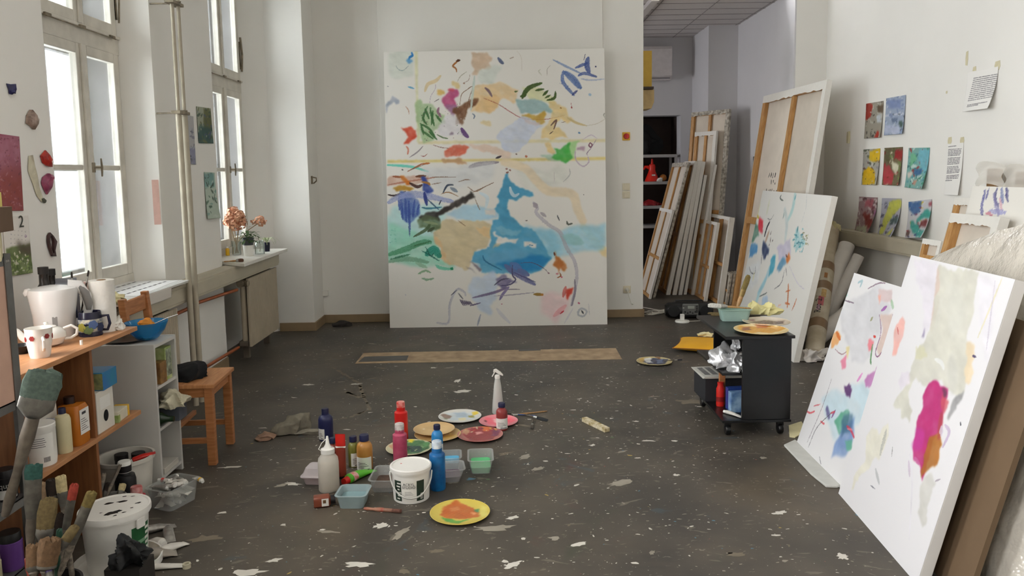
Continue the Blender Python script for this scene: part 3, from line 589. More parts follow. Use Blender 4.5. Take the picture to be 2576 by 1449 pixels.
pinned('postcard', 'pale green marbled card curling off the wall beside the far window', 'card', 'L', [(519, 551), (541, 549), (538, 434), (506, 434)], q_card([(116, 150, 142), (74, 100, 84), (188, 200, 188), (60, 76, 66)], (508, 436, 540, 548), 46, 4, [([(508, 436), (537, 436), (538, 470), (512, 470)], (112, 152, 150))]), 40, (176, 190, 176), .03, 'cards on the pier')
# pink strip on the far jamb of the nearer window
M = frame(Vector((-2.345, 5.235, 1.25)), Vector((.84, .54, 0)), (0, 0, 1)); t = thing('paper_strip', 'narrow pale pink paper strip stuck on the jamb of the nearer window', 'paper strip', M=M @ T(0, -.006, 0)); MB().box(0, .042, -.001, .0, 0, .30).build('strip', mat('pink_strip', (228, 190, 180), rough=.7, var=.12, scale=20), t, smooth=0)
# small fittings on the back wall and pier
def plate_on_back(name, label, cat, px, py, w, h, m, extra=None):
    p = atY(px, py, YB); t = thing(name, label, cat, p); MB().box(-w / 2, w / 2, -.012, 0, -h / 2, h / 2).build('plate', m, t, smooth=0, bevel=.003)
    if extra: extra(t)
    return t
IVORY = mat('switch_ivory', (214, 206, 184), rough=.4, var=.05); RED = plast('red', (196, 36, 28)); YEL = plast('yellow', (226, 178, 40)); BLACKP = mat('black_plastic', (18, 18, 19), rough=.35, var=.2)
plate_on_back('emergency_switch', 'yellow switch box with a round red rotary knob on the back wall', 'switch', 1575, 343, .08, .085, YEL, lambda t: (MB().lathe([(0, 0), (.03, 0), (.03, .02), (.024, .03), (0, .03)], 24, T=T(0, -.012, 0, rx=PI / 2)).build('knob', RED, t), MB().box(-.005, .005, -.052, -.03, -.026, .026).build('grip', RED, t, smooth=0)))
plate_on_back('light_switch', 'ivory light switch, upper of the pair on the back wall', 'light switch', 1575, 470, .08, .075, IVORY, lambda t: MB().box(-.028, .028, -.02, -.01, -.028, .028).build('rocker', IVORY, t, smooth=0, bevel=.003))
plate_on_back('light_switch', 'ivory light switch, lower of the pair on the back wall', 'light switch', 1575, 490, .08, .075, IVORY, lambda t: MB().box(-.028, .028, -.02, -.01, -.028, .028).build('rocker', IVORY, t, smooth=0, bevel=.003))
plate_on_back('wall_socket', 'ivory wall socket low on the back wall with a plug in it', 'socket', 1577, 728, .08, .08, IVORY, lambda t: MB().lathe([(0, 0), (.026, 0), (.026, .004), (0, .004)], 24, T=T(0, -.012, 0, rx=PI / 2)).build('socket_face', IVORY, t))
p = atY(1577, 728, YB); CORD = mat('white_cord', (206, 202, 192), rough=.5)
t = thing('mains_plug', 'white plug and its cord running from the wall socket to the radio', 'plug', p + Vector((0, -.016, 0)))
MB().lathe([(0, 0), (.02, 0), (.018, .03), (.008, .045), (0, .045)], 18, T=T(rx=PI / 2)).build('plug_body', CORD, t)
a = [p + Vector(q) for q in ((0, -.055, 0), (.005, -.08, -.06), (.03, -.1, -.14))] + [fl(1612, 772, .02), fl(1660, 781, .006), fl(1690, 776, .006)]
MB().tube([q - t.location for q in a], .0045, 8).build('cord', CORD, t)
t = thing('wall_hook', 'small iron hook on the edge of the corner pier', 'hook', Vector((-1.93, 7.9, atX(778, 453, -1.93).z)), 0); MB().box(0, .012, -.02, .02, -.04, .04).tube([(.005, 0, .03), (.05, 0, .02), (.05, 0, -.01), (.02, 0, -.035)], .007, 8).build('hook', IRON, t)
p = atY(815, 738, YB); t = thing('cable_outlet', 'small white surface box low on the back wall left of the canvas', 'outlet box', p); MB().box(-.02, .05, -.035, 0, -.025, .035).build('box', WHITEP, t, smooth=0, bevel=.004); MB().tube([(-.01, -.02, -.02), (-.03, -.03, -.03)], .006, 8).build('nozzle', BLACKP, t)

# ------------------------------------------------------------------ plants and jars on the far sill (top at .872)
ZSIL = .8725; GREEN = mat('leaf_green', (72, 100, 52), rough=.5, var=.35, scale=40); STEMM = mat('dry_stem', (150, 124, 84), rough=.8, var=.25, scale=30); DRY = mat('dried_petal', (230, 184, 152), rough=.8, col2=(196, 134, 104), scale=60); STRIPE = mat('leaf_striped', (212, 218, 186), rough=.5, col2=(120, 148, 84), scale=50)
def onsill(px, py): p = fl(px, py, ZSIL); return p
def leaf(b, p, d, L, w, droop=.3, mi=0):
    d = Vector(d).normalized(); s_ = d.cross(Vector((0, 0, 1))); s_ = s_.normalized() if s_.length > .05 else Vector((1, 0, 0)); n = 5; vs = []
    for i in range(n + 1): f = i / n; c = Vector(p) + d * L * f - Vector((0, 0, droop * L * f * f)); q = w * math.sin(PI * min(.97, f * .85 + .12)) / 2; vs += [c - s_ * q, c + Vector((0, 0, -.15 * q)), c + s_ * q]
    b.add(vs, [(3 * i + k, 3 * i + k + 1, 3 * i + k + 4, 3 * i + k + 3) for i in range(n) for k in (0, 1)], mi)
c = onsill(593, 642) ; c = Vector((c.x, c.y + .03, ZSIL))
t = thing('flower_vase', 'clear glass vase of dried pink hydrangea heads on the far sill', 'vase', c); g = MB().lathe([(0, .0), (.036, 0), (.04, .01), (.037, .06), (.043, .125), (.041, .125), (.035, .06), (.036, .012), (0, .008)], 28); g.build('glass', GLASSC, t)
st = MB(); heads = [((-.02, .02, .37), .062), ((.035, -.0, .34), .058), ((-.045, -.02, .30), .056), ((.03, .03, .28), .06), ((-.0, -.03, .27), .055)]
for (x, y, z), r in heads: st.tube([(x * -.3, y * -.3, .015), (x * .35, y * .3, .15), (x, y, z)], .0032, 6)
st.build('stems', STEMM, t)
def bloom(p, r, parent, n=60, seed=1, m=DRY):
    R = random.Random(seed); b = MB()
    for k in range(n):
        d = Vector((R.gauss(0, 1), R.gauss(0, 1), R.gauss(0, .8))).normalized(); q = Vector(p) + d * r * R.uniform(.6, 1); u = d.orthogonal().normalized(); v = d.cross(u); s_ = r * .34
        b.add([q + u * s_, q + v * s_ + d * s_ * .4, q - u * s_, q - v * s_ + d * s_ * .3, q + d * s_ * .15], [(0, 1, 4), (1, 2, 4), (2, 3, 4), (3, 0, 4)])
    return b.build('flower_head', m, parent, smooth=0, normals=False)
for k, (p, r) in enumerate(heads): bloom(p, r, t, 60, k + 3)
a = c + Vector((.015, -.01, .1)); e = atY(655, 556, c.y + .0)
t2 = thing('dried_flower', 'single dried hydrangea stem slanting out of the vase towards the plants', 'dried flower', c + Vector((.0, 0, .012)))
MB().tube([Vector((-.0, 0, .005)), a - c, (a - c).lerp(e - c, .5) + Vector((0, 0, .012)), e - c - Vector((0, 0, .02))], .003, 6).build('stem', STEMM, t2); bloom(e - c - Vector((0, 0, .01)), .05, t2, 46, 12); bloom(e - c + Vector((-.06, 0, -.02)), .03, t2, 26, 13)
b = MB()
for k in range(7): f = .35 + .07 * k; p_ = (a - c).lerp(e - c, f) + Vector((0, 0, .012)); leaf(b, p_, (rnd.uniform(-1, 1), rnd.uniform(-1, .3), rnd.uniform(-.2, .8)), .03, .014)
b.build('dry_leaf', mat('dry_leaf', (120, 96, 66), rough=.8), t2, smooth=0, normals=False)
c, r = spot(626, 645, 27, ZSIL); t = thing('potted_plant', 'bushy green plant in a white pot with a grey inner pot on the far sill', 'potted plant', c); h = topz(c, 626, 598) - ZSIL
MB().lathe([(0, 0), (r * .85, 0), (r, .6 * h), (r * .97, .6 * h), (0, .58 * h)], 28).build('saucer_pot', WHITEP, t)
MB().lathe([(0, .1 * h), (r * .8, .1 * h), (r * 1.0, .92 * h), (r * 1.08, .93 * h), (r * 1.08, h), (r * .98, h), (r * .9, .9 * h), (0, .9 * h)], 28).build('inner_pot', mat('pot_grey', (70, 72, 76), rough=.5), t)
MB().lathe([(0, .91 * h), (r * .92, .9 * h)], 20).build('soil', mat('soil', (44, 36, 30), rough=.95), t)
R = random.Random(4); b = MB()
for k in range(64):
    an = R.uniform(0, 2 * PI); q = R.uniform(.0, .075); z = h + R.uniform(-.03, .075 - q * .4); leaf(b, (q * math.cos(an), q * math.sin(an), z), (math.cos(an), math.sin(an), R.uniform(-.2, .6)), R.uniform(.03, .05), R.uniform(.02, .034), .5)
b.build('foliage', GREEN, t, smooth=0, normals=False)
b = MB(); 
for k in range(6): an = k * 1.05; b.tube([(0, 0, .9 * h), (.03 * math.cos(an), .03 * math.sin(an), h + .03), (.05 * math.cos(an), .05 * math.sin(an), h + .05)], .0022, 5)
b.build('stems', GREEN, t)
c, r = spot(654, 640, 25, ZSIL); t = thing('jar_cutting', 'small glass jar with a rooting plant cutting between the two potted plants', 'jar', c); h = topz(c, 654, 605) - ZSIL
MB().lathe([(0, 0), (r, 0), (r, .8 * h), (.8 * r, .9 * h), (.82 * r, h), (.78 * r, h), (.74 * r, .9 * h), (.94 * r, .78 * h), (.94 * r, .05 * h), (0, .05 * h)], 28).build('glass', GLASSC, t)
b = MB().tube([(0, 0, .02), (.01, 0, h * .6), (-.01, 0, h * 1.3)], .003, 6)
for k in range(6): an = k * 1.1; leaf(b, (0, 0, h * (.5 + .15 * k)), (math.cos(an), math.sin(an), .4), .04, .02)
b.build('cutting', mat('cutting_brown', (104, 66, 58), rough=.6, col2=(74, 96, 56), scale=60), t, smooth=0, normals=False)
c, r = spot(672, 633, 15, ZSIL); t = thing('spider_plant', 'spider plant with arching striped leaves in a small dark blue pot', 'potted plant', c); h = topz(c, 672, 610) - ZSIL
MB().lathe([(0, 0), (r * .9, 0), (r * 1.05, .8 * h), (r * 1.05, h), (r * .95, h), (r * .9, .8 * h), (0, .8 * h)], 28).build('pot', mat('pot_navy', (24, 24, 44), rough=.25), t)
b = MB()
for k in range(13):
    an = k * 2 * PI / 13 + .2; L_ = R.uniform(.09, .14); vs = []
    for i in range(8): f = i / 7; q = L_ * f; z = h + .06 * math.sin(PI * min(1, f * .8)) * R.uniform(.95, 1.05) - .05 * f * f; w_ = .006 * (1 - f * .8); vs += [(q * math.cos(an) - w_ * math.sin(an), q * math.sin(an) + w_ * math.cos(an), z), (q * math.cos(an) + w_ * math.sin(an), q * math.sin(an) - w_ * math.cos(an), z)]
    b.add(vs, [(2 * i, 2 * i + 1, 2 * i + 3, 2 * i + 2) for i in range(7)])
b.build('leaves', STRIPE, t, smooth=0, normals=False)
bottle('small yellow bottle behind the dried flowers on the far sill', 573, 643, 10, 620, YEL, WHITEP, name='small_bottle', z0=ZSIL)
c = onsill(585, 659); brush('old flat brush lying at the near end of the far sill', c + Vector((-.06, -.04, .008)), c + Vector((.09, .0, .012)), .03, BR('brown', (96, 66, 50)))
# window panes, sill 1: papers
NEWS = mat('newsprint', (222, 221, 220), rough=.8, var=.06, scale=30)
t = thing('newspaper', 'stack of printed papers lying on the nearer window sill', 'newspaper', (-2.32, 4.78, .873)); b = MB()
for k in range(4): b.box(-.19 + .006 * k, .2 - .01 * k, -.36 + .02 * k, .42 - .014 * k, .002 * k, .002 * k + .0015, 0, T(rz=.02 * k))
for i in range(3):
    for j in range(9): b.box(-.12 + .1 * i, -.12 + .1 * i + .012, -.28 + .07 * j, -.28 + .07 * j + .045, .0082, .0086, 1)
b.build('sheets', [NEWS, INK], t, smooth=0)
def drape(s):
    s.dots(40, (0, 0, .5, .06), (.004, .012), [(168, 60, 64), (60, 50, 56), (214, 190, 180), (120, 120, 90)], .9, 8)
t = thing('patterned_paper', 'floral wrapping paper hanging over the edge of the nearer sill', 'paper', M=frame((-2.126, 4.3, .80), (0, 1, 0), (.1, 0, 1))); s = Sheet(.62, .072, 90, (214, 208, 200)); s.k = .002; drape(s); o = s.build('sheet', PAINT, t); q = o.modifiers.new('s', 'SOLIDIFY'); q.thickness = .001
# ------------------------------------------------------------------ pine chair
PINE = wood('chair_pine', (178, 120, 76), (150, 95, 55), 5, (2, 2, 18)); PINEH = wood('chair_pine_seat', (190, 136, 90), (165, 110, 68), 5, (16, 2, 2))
ch = thing('wooden_chair', 'small pine chair with a ladder back beside the white shelf', 'chair', (-1.615, 4.275, 0), 0.06)
SH = .452
for y in (-.165, .165): MB().box(-.022, .022, y - .02, y + .02, 0, SH - .02).build('leg', PINE, ch, smooth=0, bevel=.003)
for y in (-.15, .15):
    b = MB(); T0 = [(-.41, 0), (-.37, 0), (-.37, SH), (-.41, .92), (-.445, .92), (-.41, SH)]; b.prism([(x, z) for x, z in T0], y - .019, y + .019, 0, Matrix(((1, 0, 0, 0), (0, 0, 1, 0), (0, 1, 0, 0), (0, 0, 0, 1)))).build('leg', PINE, ch, smooth=0, bevel=.003)
MB().prism([(.035, -.195), (.035, .195), (-.385, .18), (-.385, -.18)], SH - .022, SH).build('seat', PINEH, ch, smooth=0, bevel=.004)
b = MB().box(-.012, .012, -.145, .145, SH - .075, SH - .022).box(-.36, -.02, -.172, -.154, SH - .075, SH - .022).box(-.36, -.02, .154, .172, SH - .075, SH - .022); b.build('apron', PINE, ch, smooth=0, bevel=.002)
for y in (-.162, .162): MB().box(-.37, -.02, y - .01, y + .01, .12, .15).build('stretcher', PINE, ch, smooth=0, bevel=.002)
MB().box(-.2, -.18, -.152, .152, .19, .215).build('stretcher', PINE, ch, smooth=0, bevel=.002)
for z0, z1, x in ((.82, .905, -.425), (.60, .66, -.405)): MB().box(x - .009, x + .009, -.135, .135, z0, z1).build('back_slat', PINE, ch, smooth=0, bevel=.006)
crumple('black_cloth', 'black woollen hat or scarf lying on the chair seat', 'cloth', (-1.80, 4.25, SH + .001), (.30, .28, .085), mat('black_wool', (18, 18, 20), rough=.95, var=.3, scale=60), 5, .2)
# ------------------------------------------------------------------ white shelf unit, open towards the room
WHL = mat('white_laminate', (194, 192, 187), rough=.4, var=.04, scale=3)
ws = thing('white_shelf', 'white laminate shelf unit standing between the wooden rack and the chair', 'shelf', (0, 0, 0)); X0, X1, Y0, Y1, ZT_ = -2.15, -1.745, 3.80, 4.06, .735
MB().box(X0, X1, Y0, Y0 + .016, 0, ZT_).build('side_panel', WHL, ws, smooth=0, bevel=.0015); MB().box(X0, X1, Y1 - .016, Y1, 0, ZT_).build('side_panel', WHL, ws, smooth=0, bevel=.0015)
for z in (.05, .30, .515): MB().box(X0 + .02, X1 - .004, Y0 + .016, Y1 - .016, z - .015, z).build('shelf_board', WHL, ws, smooth=0)
MB().box(X0, X1, Y0 + .016, Y1 - .016, ZT_ - .02, ZT_ - .004).build('top', WHL, ws, smooth=0); MB().box(X0, X0 + .012, Y0 + .016, Y1 - .016, .05, ZT_ - .02).build('back_panel', WHL, ws, smooth=0)
GRB = mat('pack_green', (120, 146, 66), rough=.4, col2=(196, 202, 150), scale=16); LBL = mat('pack_label', (186, 196, 170), rough=.4, col2=(60, 64, 54), scale=34)
carton('tall green drink carton with a black and lime label on the white shelf', -1.80, 3.985, .5155, .085, .075, .17, GRB, extra=lambda t, a, b, c: MB().box(.043, .0436, -.03, .03, .02, .16).build('paper_label', LBL, t, smooth=0))
carton('brown and yellow food packet in front of the green carton', -1.775, 3.905, .5155, .05, .075, .11, mat('pack_brown', (150, 112, 60), rough=.4, col2=(88, 60, 38), scale=22))
carton('turquoise box lying under the packets on the white shelf', -1.78, 3.96, .5156, .03, .13, .03, mat('pack_teal', (70, 140, 146), rough=.4)) if False else None
def jar(label, c, r, h, body, lid, name='jar', cat='jar', rim=.2, group=None, lab=None):
    t = thing(name, label, cat, c, yaw(Vector(c)), group); MB().lathe([(0, 0), (.95 * r, 0), (r, .04 * h), (r, (1 - rim) * h), (.86 * r, (1 - rim * .9) * h)], 28).build('body', body, t)
    MB().lathe([(0, (1 - rim) * h), (.92 * r, (1 - rim) * h), (.92 * r, .98 * h), (.88 * r, h), (0, h)], 28).build('lid', lid, t)
    if lab: arc(r * 1.01 + .0004, lab[0] * h, lab[1] * h, -1.1, 1.1).build('paper_label', lab[2], t)
    return t
jar('small red jar with a pale lid at the near side of the white shelf', (-1.81, 3.86, .5155), .026, .12, RED, mat('lid_tin', (200, 196, 188), rough=.35, metal=.5))
crumple('food_bag', 'crinkled gold snack bag slumped below the red jar', 'bag', (-1.765, 3.865, .5155), (.05, .06, .06), mat('bag_gold', (150, 128, 84), rough=.3, metal=.4, var=.4, scale=40), 9) if False else None
crumple('work_glove', 'stiff cream leather glove hanging over the middle board of the white shelf', 'glove', (-1.745, 3.97, .3755), (.16, .18, .085), mat('glove_leather', (196, 190, 166), rough=.75, var=.25, scale=20), 14, .4)
carton('grey box holding rags under the cream glove', -1.775, 3.99, .3005, .15, .10, .074, mat('box_slate', (72, 76, 84), rough=.6))
t = thing('glass_bottle', 'dark green wine bottle lying on the middle board of the white shelf', 'bottle', M=T(-1.86, 3.862, .3375, ry=PI / 2)); GB = mat('bottle_green', (24, 44, 24), rough=.15)
MB().lathe([(0, 0), (.035, 0), (.037, .01), (.037, .1), (.016, .135), (.014, .165), (0, .166)], 24).build('body', GB, t); MB().lathe([(.0375, .03), (.0375, .09)], 24).build('paper_label', mat('label_lime', (150, 160, 80), rough=.5), t)
carton('flat pale box lying on the lowest board of the white shelf', -1.81, 3.93, .0505, .12, .17, .03, mat('box_pale', (196, 192, 182), rough=.6))
# on top of it
PL = mat('ceramic_dark', (54, 56, 56), rough=.3, var=.3, scale=20)
def dish(name, label, cat, c, r, h, m, prof=None, group=None):
    t = thing(name, label, cat, c, 0, group); MB().lathe([(a * r, b * h) for a, b in (prof or [(0, 0), (.55, 0), (.62, .2), (.95, .85), (1, 1), (.96, 1), (.6, .35), (0, .25)])], 40).build('bowl', m, t); return t
ZWS = .7315
dish('plate', 'dark plate lying on the white shelf under the blue bowl', 'plate', (-1.93, 3.93, ZWS), .11, .014, PL)
BLU = glass_mat('blue_glass', (64, 160, 216), .10)
t = thing('glass_bowl', 'transparent blue glass bowl with a spoon and something orange, on the white shelf', 'bowl', (-1.84, 3.945, ZWS + .0045)); r = .105
MB().lathe([(0, 0), (.04, 0), (.055, .008), (.085, .045), (.104, .092), (.101, .092), (.08, .046), (.05, .013), (0, .010)], 44).build('bowl', mat('blue_bowl', (50, 150, 205), rough=.12, trans=.55, var=.06), t)
crumple('orange_peel', 'dried orange peel lying in the blue glass bowl', 'peel', (-1.835, 3.93, ZWS + .07), (.085, .035, .045), mat('orange_peel', (222, 140, 36), rough=.5, var=.25, scale=40), 21, .5, rz=.5)
t = thing('spoon', 'steel spoon leaning in the blue glass bowl', 'spoon', (-1.85, 3.95, ZWS + .06)); MB().tube([(0, 0, 0), (.1, .03, .045), (.15, .05, .06)], [.003, .0025, .0035], 8).lathe([(0, -.004), (.012, -.002), (.016, .003), (0, .0)], 16, T=T(-.01, 0, 0)).build('spoon', mat('steel', (200, 200, 198), rough=.2, metal=.9), t)
# ------------------------------------------------------------------ beech rack along the wall
BEECH = wood('beech_board', (186, 136, 96), (166, 116, 76), 4, (14, 1.5, 14)); BEED = wood('beech_panel', (142, 94, 58), (120, 76, 46), 4, (14, 14, 1.5))  # panels are the same beech, their shade put into the colour
br_ = thing('wooden_rack', 'beech shelf rack along the window wall carrying the kettle and teapot', 'shelf', (0, 0, 0)); Z1, Z2 = .85, .44
MB().box(-2.28, -1.77, 2.79, 3.70, Z1 - .02, Z1).build('top', BEECH, br_, smooth=0, bevel=.0015); MB().box(-2.26, -1.775, 2.80, 3.69, Z2 - .02, Z2).build('shelf_board', BEECH, br_, smooth=0, bevel=.0015)
MB().box(-2.26, -1.785, 3.285, 3.305, 0, Z2 - .02).build('upright', BEED, br_, smooth=0); MB().box(-2.26, -1.785, 3.285, 3.305, Z2, Z1 - .02).build('upright', BEED, br_, smooth=0); MB().box(-2.26, -1.785, 2.80, 2.82, 0, Z1 - .02).build('upright', BEED, br_, smooth=0)
MB().box(-2.27, -2.26, 2.82, 3.285, 0.05, Z1 - .02).build('back_panel', BEED, br_, smooth=0)
# on the rack's top
KET = mat('kettle_white', (222, 220, 218), rough=.25, var=.03); KGR = mat('kettle_grey', (126, 124, 122), rough=.4)
c, r = spot(142, 856, 90, Z1); k = thing('electric_kettle', 'white electric kettle with a grey handle grip on the beech rack', 'kettle', c, yaw(c)); h = topz(c, 130, 716) - Z1
MB().lathe([(0, 0), (.98 * r, 0), (1.0 * r, .02), (1.02 * r, .1 * h), (1.08 * r, .45 * h), (1.26 * r, .86 * h), (1.2 * r, .93 * h), (.7 * r, .97 * h), (0, h)], 40).build('body', KET, k)
MB().lathe([(0, .0), (.022, 0), (.016, .016), (0, .024)], 16, T=T(-1.15 * r, 0, .87 * h, ry=-.7), sy=.8).build('spout', KET, k)
MB().tube([(.75 * r, 0, .97 * h), (1.3 * r, 0, .95 * h), (1.68 * r, 0, .74 * h), (1.72 * r, 0, .48 * h), (1.45 * r, 0, .26 * h), (1.0 * r, 0, .22 * h)], [.02, .019, .016, .015, .018, .022], 14, flat=1.3).build('handle', KET, k)
MB().tube([(1.28 * r, -.006, .965 * h), (1.62 * r, -.006, .79 * h), (1.74 * r, -.006, .60 * h), (1.72 * r, -.006, .47 * h)], [.012, .018, .018, .012], 12).build('grip', KGR, k)
b = MB(); arc(1.075 * r, .25 * h, .66 * h, -.12, .12, b=b); b.build('water_gauge', mat('gauge_grey', (140, 136, 134), rough=.3), k)
CER = mat('white_ceramic', (230, 227, 220), rough=.18, var=.02); CRED = plast('snow_red', (158, 44, 42))
c, r = spot(112, 880, 132, Z1); c = c + Vector((.02, -.01, 0)); t = thing('teapot', 'round white ceramic teapot behind the snowflake mug', 'teapot', c, yaw(c)); h = topz(c, 110, 812) - Z1; h *= .9; r *= .68
MB().lathe([(0, 0), (.55 * r, 0), (.8 * r, .1 * h), (1.0 * r, .42 * h), (.96 * r, .62 * h), (.75 * r, .82 * h), (.5 * r, .88 * h)], 40).build('body', CER, t)
MB().lathe([(.55 * r, .85 * h), (.5 * r, .93 * h), (.2 * r, 1.0 * h), (.08 * r, 1.02 * h), (.13 * r, 1.08 * h), (.1 * r, 1.14 * h), (0, 1.15 * h)], 30).build('lid', CER, t)
MB().tube([(-.85 * r, 0, .35 * h), (-1.2 * r, 0, .55 * h), (-1.4 * r, 0, .85 * h), (-1.65 * r, 0, .98 * h)], [.3 * r, .2 * r, .13 * r, .11 * r], 14).build('spout', CER, t)
MB().tube([(.85 * r, 0, .75 * h), (1.25 * r, 0, .86 * h), (1.55 * r, 0, .68 * h), (1.5 * r, 0, .4 * h), (1.2 * r, 0, .25 * h), (.88 * r, 0, .25 * h)], .085 * r, 12).build('handle', CER, t)
c, r = spot(102, 902, 46, Z1); r *= 1.0; t = thing('mug', 'white mug with red snowflakes in front of the teapot', 'mug', c, yaw(c)); h = topz(c, 100, 824) - Z1
MB().lathe([(0, 0), (.95 * r, 0), (1.05 * r, .1 * h), (1.28 * r, .6 * h), (1.36 * r, h), (1.3 * r, h), (1.2 * r, .6 * h), (.9 * r, .1 * h), (0, .08 * h)], 40).build('cup', CER, t)
MB().tube([(.35 * r, -1.2 * r, .72 * h), (.42 * r, -1.75 * r, .62 * h), (.42 * r, -1.75 * r, .4 * h), (.38 * r, -1.02 * r, .26 * h)], .0055, 10).build('handle', CER, t)
for an, z in ((-.55, .70), (.62, .74), (-1.3, .66), (1.4, .7)):
    b = MB(); rr = 1.315 * r * (1 - .02)
    for q in range(3): b.box(-.0105, .0105, -.0016, .0, -.0017, .0017, 0, T(rr * math.sin(an), -rr * math.cos(an) - .0005, z * h, rz=an) @ Matrix.Rotation(q * PI / 3, 4, 'Y'))
    for q in range(6): b.box(.005, .009, -.0016, .0, -.004, .004, 0, T(rr * math.sin(an), -rr * math.cos(an) - .0005, z * h, rz=an) @ Matrix.Rotation(q * PI / 3, 4, 'Y'))
    b.build('snowflake', CRED, t, smooth=0)
c, r = spot(230, 848, 54, Z1); t = thing('mug', 'dark blue painted mug with yellow and blue flowers on the beech rack', 'mug', c, yaw(c)); h = topz(c, 228, 783) - Z1
MB().lathe([(0, 0), (1.0 * r, 0), (1.02 * r, .06 * h), (.98 * r, .12 * h), (1.08 * r, .45 * h), (1.0 * r, .8 * h), (.96 * r, h), (.9 * r, h), (.95 * r, .8 * h), (.95 * r, .1 * h), (0, .08 * h)], 36).build('cup', mat('mug_navy', (26, 26, 48), rough=.2), t)
b = arc(1.06 * r, .2 * h, .72 * h, -1.3, 1.3); b.build('painted_band', mat('mug_flowers', (206, 200, 176), rough=.3, col2=(50, 72, 112), scale=55), t)
for an, z, cc in ((-.75, .4, (150, 142, 60)), (.2, .5, (74, 96, 140)), (.85, .36, (44, 52, 84)), (-.2, .3, (92, 110, 70))):
    b = MB(); [b.lathe([(0, .0018), (.011, .001), (.012, 0)], 10, T=T(1.08 * r * math.sin(an) + .009 * math.cos(q) * math.cos(an), -1.08 * r * math.cos(an) + .009 * math.cos(q) * math.sin(an), z * h + .009 * math.sin(q), rz=an) @ Matrix.Rotation(PI / 2, 4, 'X')) for q in (0, 1.26, 2.5, 3.77, 5.0)]; b.build('flower', mat('glaze_%d' % cc[0], cc, rough=.3), t)
MB().tube([(.95 * r, -.2 * r, .78 * h), (1.5 * r, -.3 * r, .8 * h), (1.62 * r, -.3 * r, .45 * h), (1.4 * r, -.3 * r, .2 * h), (.95 * r, -.2 * r, .22 * h)], .0065, 10).build('handle', MATS['mug_navy'], t)
c = Vector((-1.875, 3.60, Z1)); t = thing('kitchen_roll', 'white kitchen paper roll standing at the end of the beech rack', 'paper roll', c, 0); h = topz(c, 258, 704) - Z1; r = 29 * mpp(c)
MB().lathe([(.02, 0), (r, 0), (r, h), (.02, h), (.02, 0)], 44).build('paper', mat('tissue', (224, 221, 214), rough=.95, var=.04, scale=60, bump=.3), t); MB().lathe([(.0202, .001), (.0202, h + .001), (.018, h + .001), (.018, .001)], 24).build('core', mat('cardboard_core', (150, 120, 90), rough=.9), t)
crumple('paper_ball', 'crumpled white tissue beside the kitchen roll', 'paper', (-1.83, 3.62, Z1 + .0005), (.085, .07, .06), MATS['tissue'], 31, .5, 9)
DKB = mat('bottle_dark', (34, 28, 24), rough=.25, var=.3)
for px, lab, y in ((104, 'dark brown glass bottle against the wall, the nearer of two', 3.52), (121, 'dark brown glass bottle against the wall, the farther of two', 3.60)):
    X = (px - 1263) / 1950 * y; c = Vector((X, y, Z1)); h = topz(c, px, 672 if px < 110 else 677) - Z1; r = .038
    t = thing('glass_bottle', lab, 'bottle', c, 0, 'dark bottles on the rack'); MB().lathe([(0, 0), (r, 0), (r, .60 * h), (.8 * r, .70 * h), (.52 * r, .76 * h), (.50 * r, .9 * h), (.55 * r, .91 * h), (.55 * r, .985 * h), (0, .985 * h)], 28).build('body', DKB, t); MB().lathe([(.56 * r, .90 * h), (.58 * r, .90 * h), (.58 * r, h), (0, h)], 24).build('cap', mat('cap_black', (24, 20, 18), rough=.5), t)
c = Vector((-2.05, 3.62, Z1)); h = topz(c, 180, 708) - Z1
NVC = mat('carton_navy', (30, 38, 82), rough=.4, var=.15)
t = thing('milk_carton', 'dark blue gable-top drink carton with brushes in it behind the kettle', 'carton', c, .35); MB().box(-.045, .045, -.045, .045, 0, h - .04).build('body', NVC, t, smooth=0)
MB().add([(-.045, -.045, h - .04), (.045, -.045, h - .04), (.045, .045, h - .04), (-.045, .045, h - .04), (-.045, 0, h), (.045, 0, h)], [(0, 1, 5, 4), (1, 2, 5), (2, 3, 4, 5), (3, 0, 4)]).box(-.045, .045, -.003, .003, h - .004, h + .018).build('gable', mat('carton_grey', (140, 142, 150), rough=.4), t, smooth=0)
for k, (dx, px, py) in enumerate(((-.01, 183, 684), (.02, 198, 680))): e = Vector((c.x + .04 + dx, c.y - .0, 0)); e.z = topz(e, px, py); brush(['thin brush handle sticking up beside the blue carton', 'second thin brush handle sticking up beside the blue carton'][k], (c.x + .055 + .012 * k, c.y - .055, Z1 + .001), e + Vector((.05 * k, 0, 0)), .008, BR('dark', (52, 44, 40)), mat('handle_dark', (58, 40, 34), rough=.4), (.80, .9), hr=.004)
dish('bowl', 'small black bowl at the near end of the beech rack', 'bowl', fl(44, 893, Z1) + Vector((0, .03, 0)), .045, .035, mat('bowl_black', (20, 20, 22), rough=.25))
c, r = spot(205, 868, 7, Z1); t = thing('bottle_cap', 'small pale cap lying on the beech rack in front of the dark mug', 'cap', c); MB().lathe([(0, 0), (r, 0), (r, .02), (0, .02)], 16).build('cap', WHITEP, t)
bottle('white paint bottle lying low behind the teapot at the wall', 46, 870, 40, 838, WHITEP, WHITEP, z0=Z1, capr=.6) if False else None
crumple('paper_scrap', 'pale yellow crumpled paper on the sill behind the kettle', 'paper', (-2.17, 4.25, .873), (.14, .12, .075), mat('paper_yellow', (222, 214, 170), rough=.8, var=.12), 33)
carton('small colourful packet leaning at the window frame behind the blue carton', -2.36, 4.42, .873, .04, .12, .11, mat('packet_red', (190, 120, 110), rough=.5, col2=(226, 214, 206), scale=30))
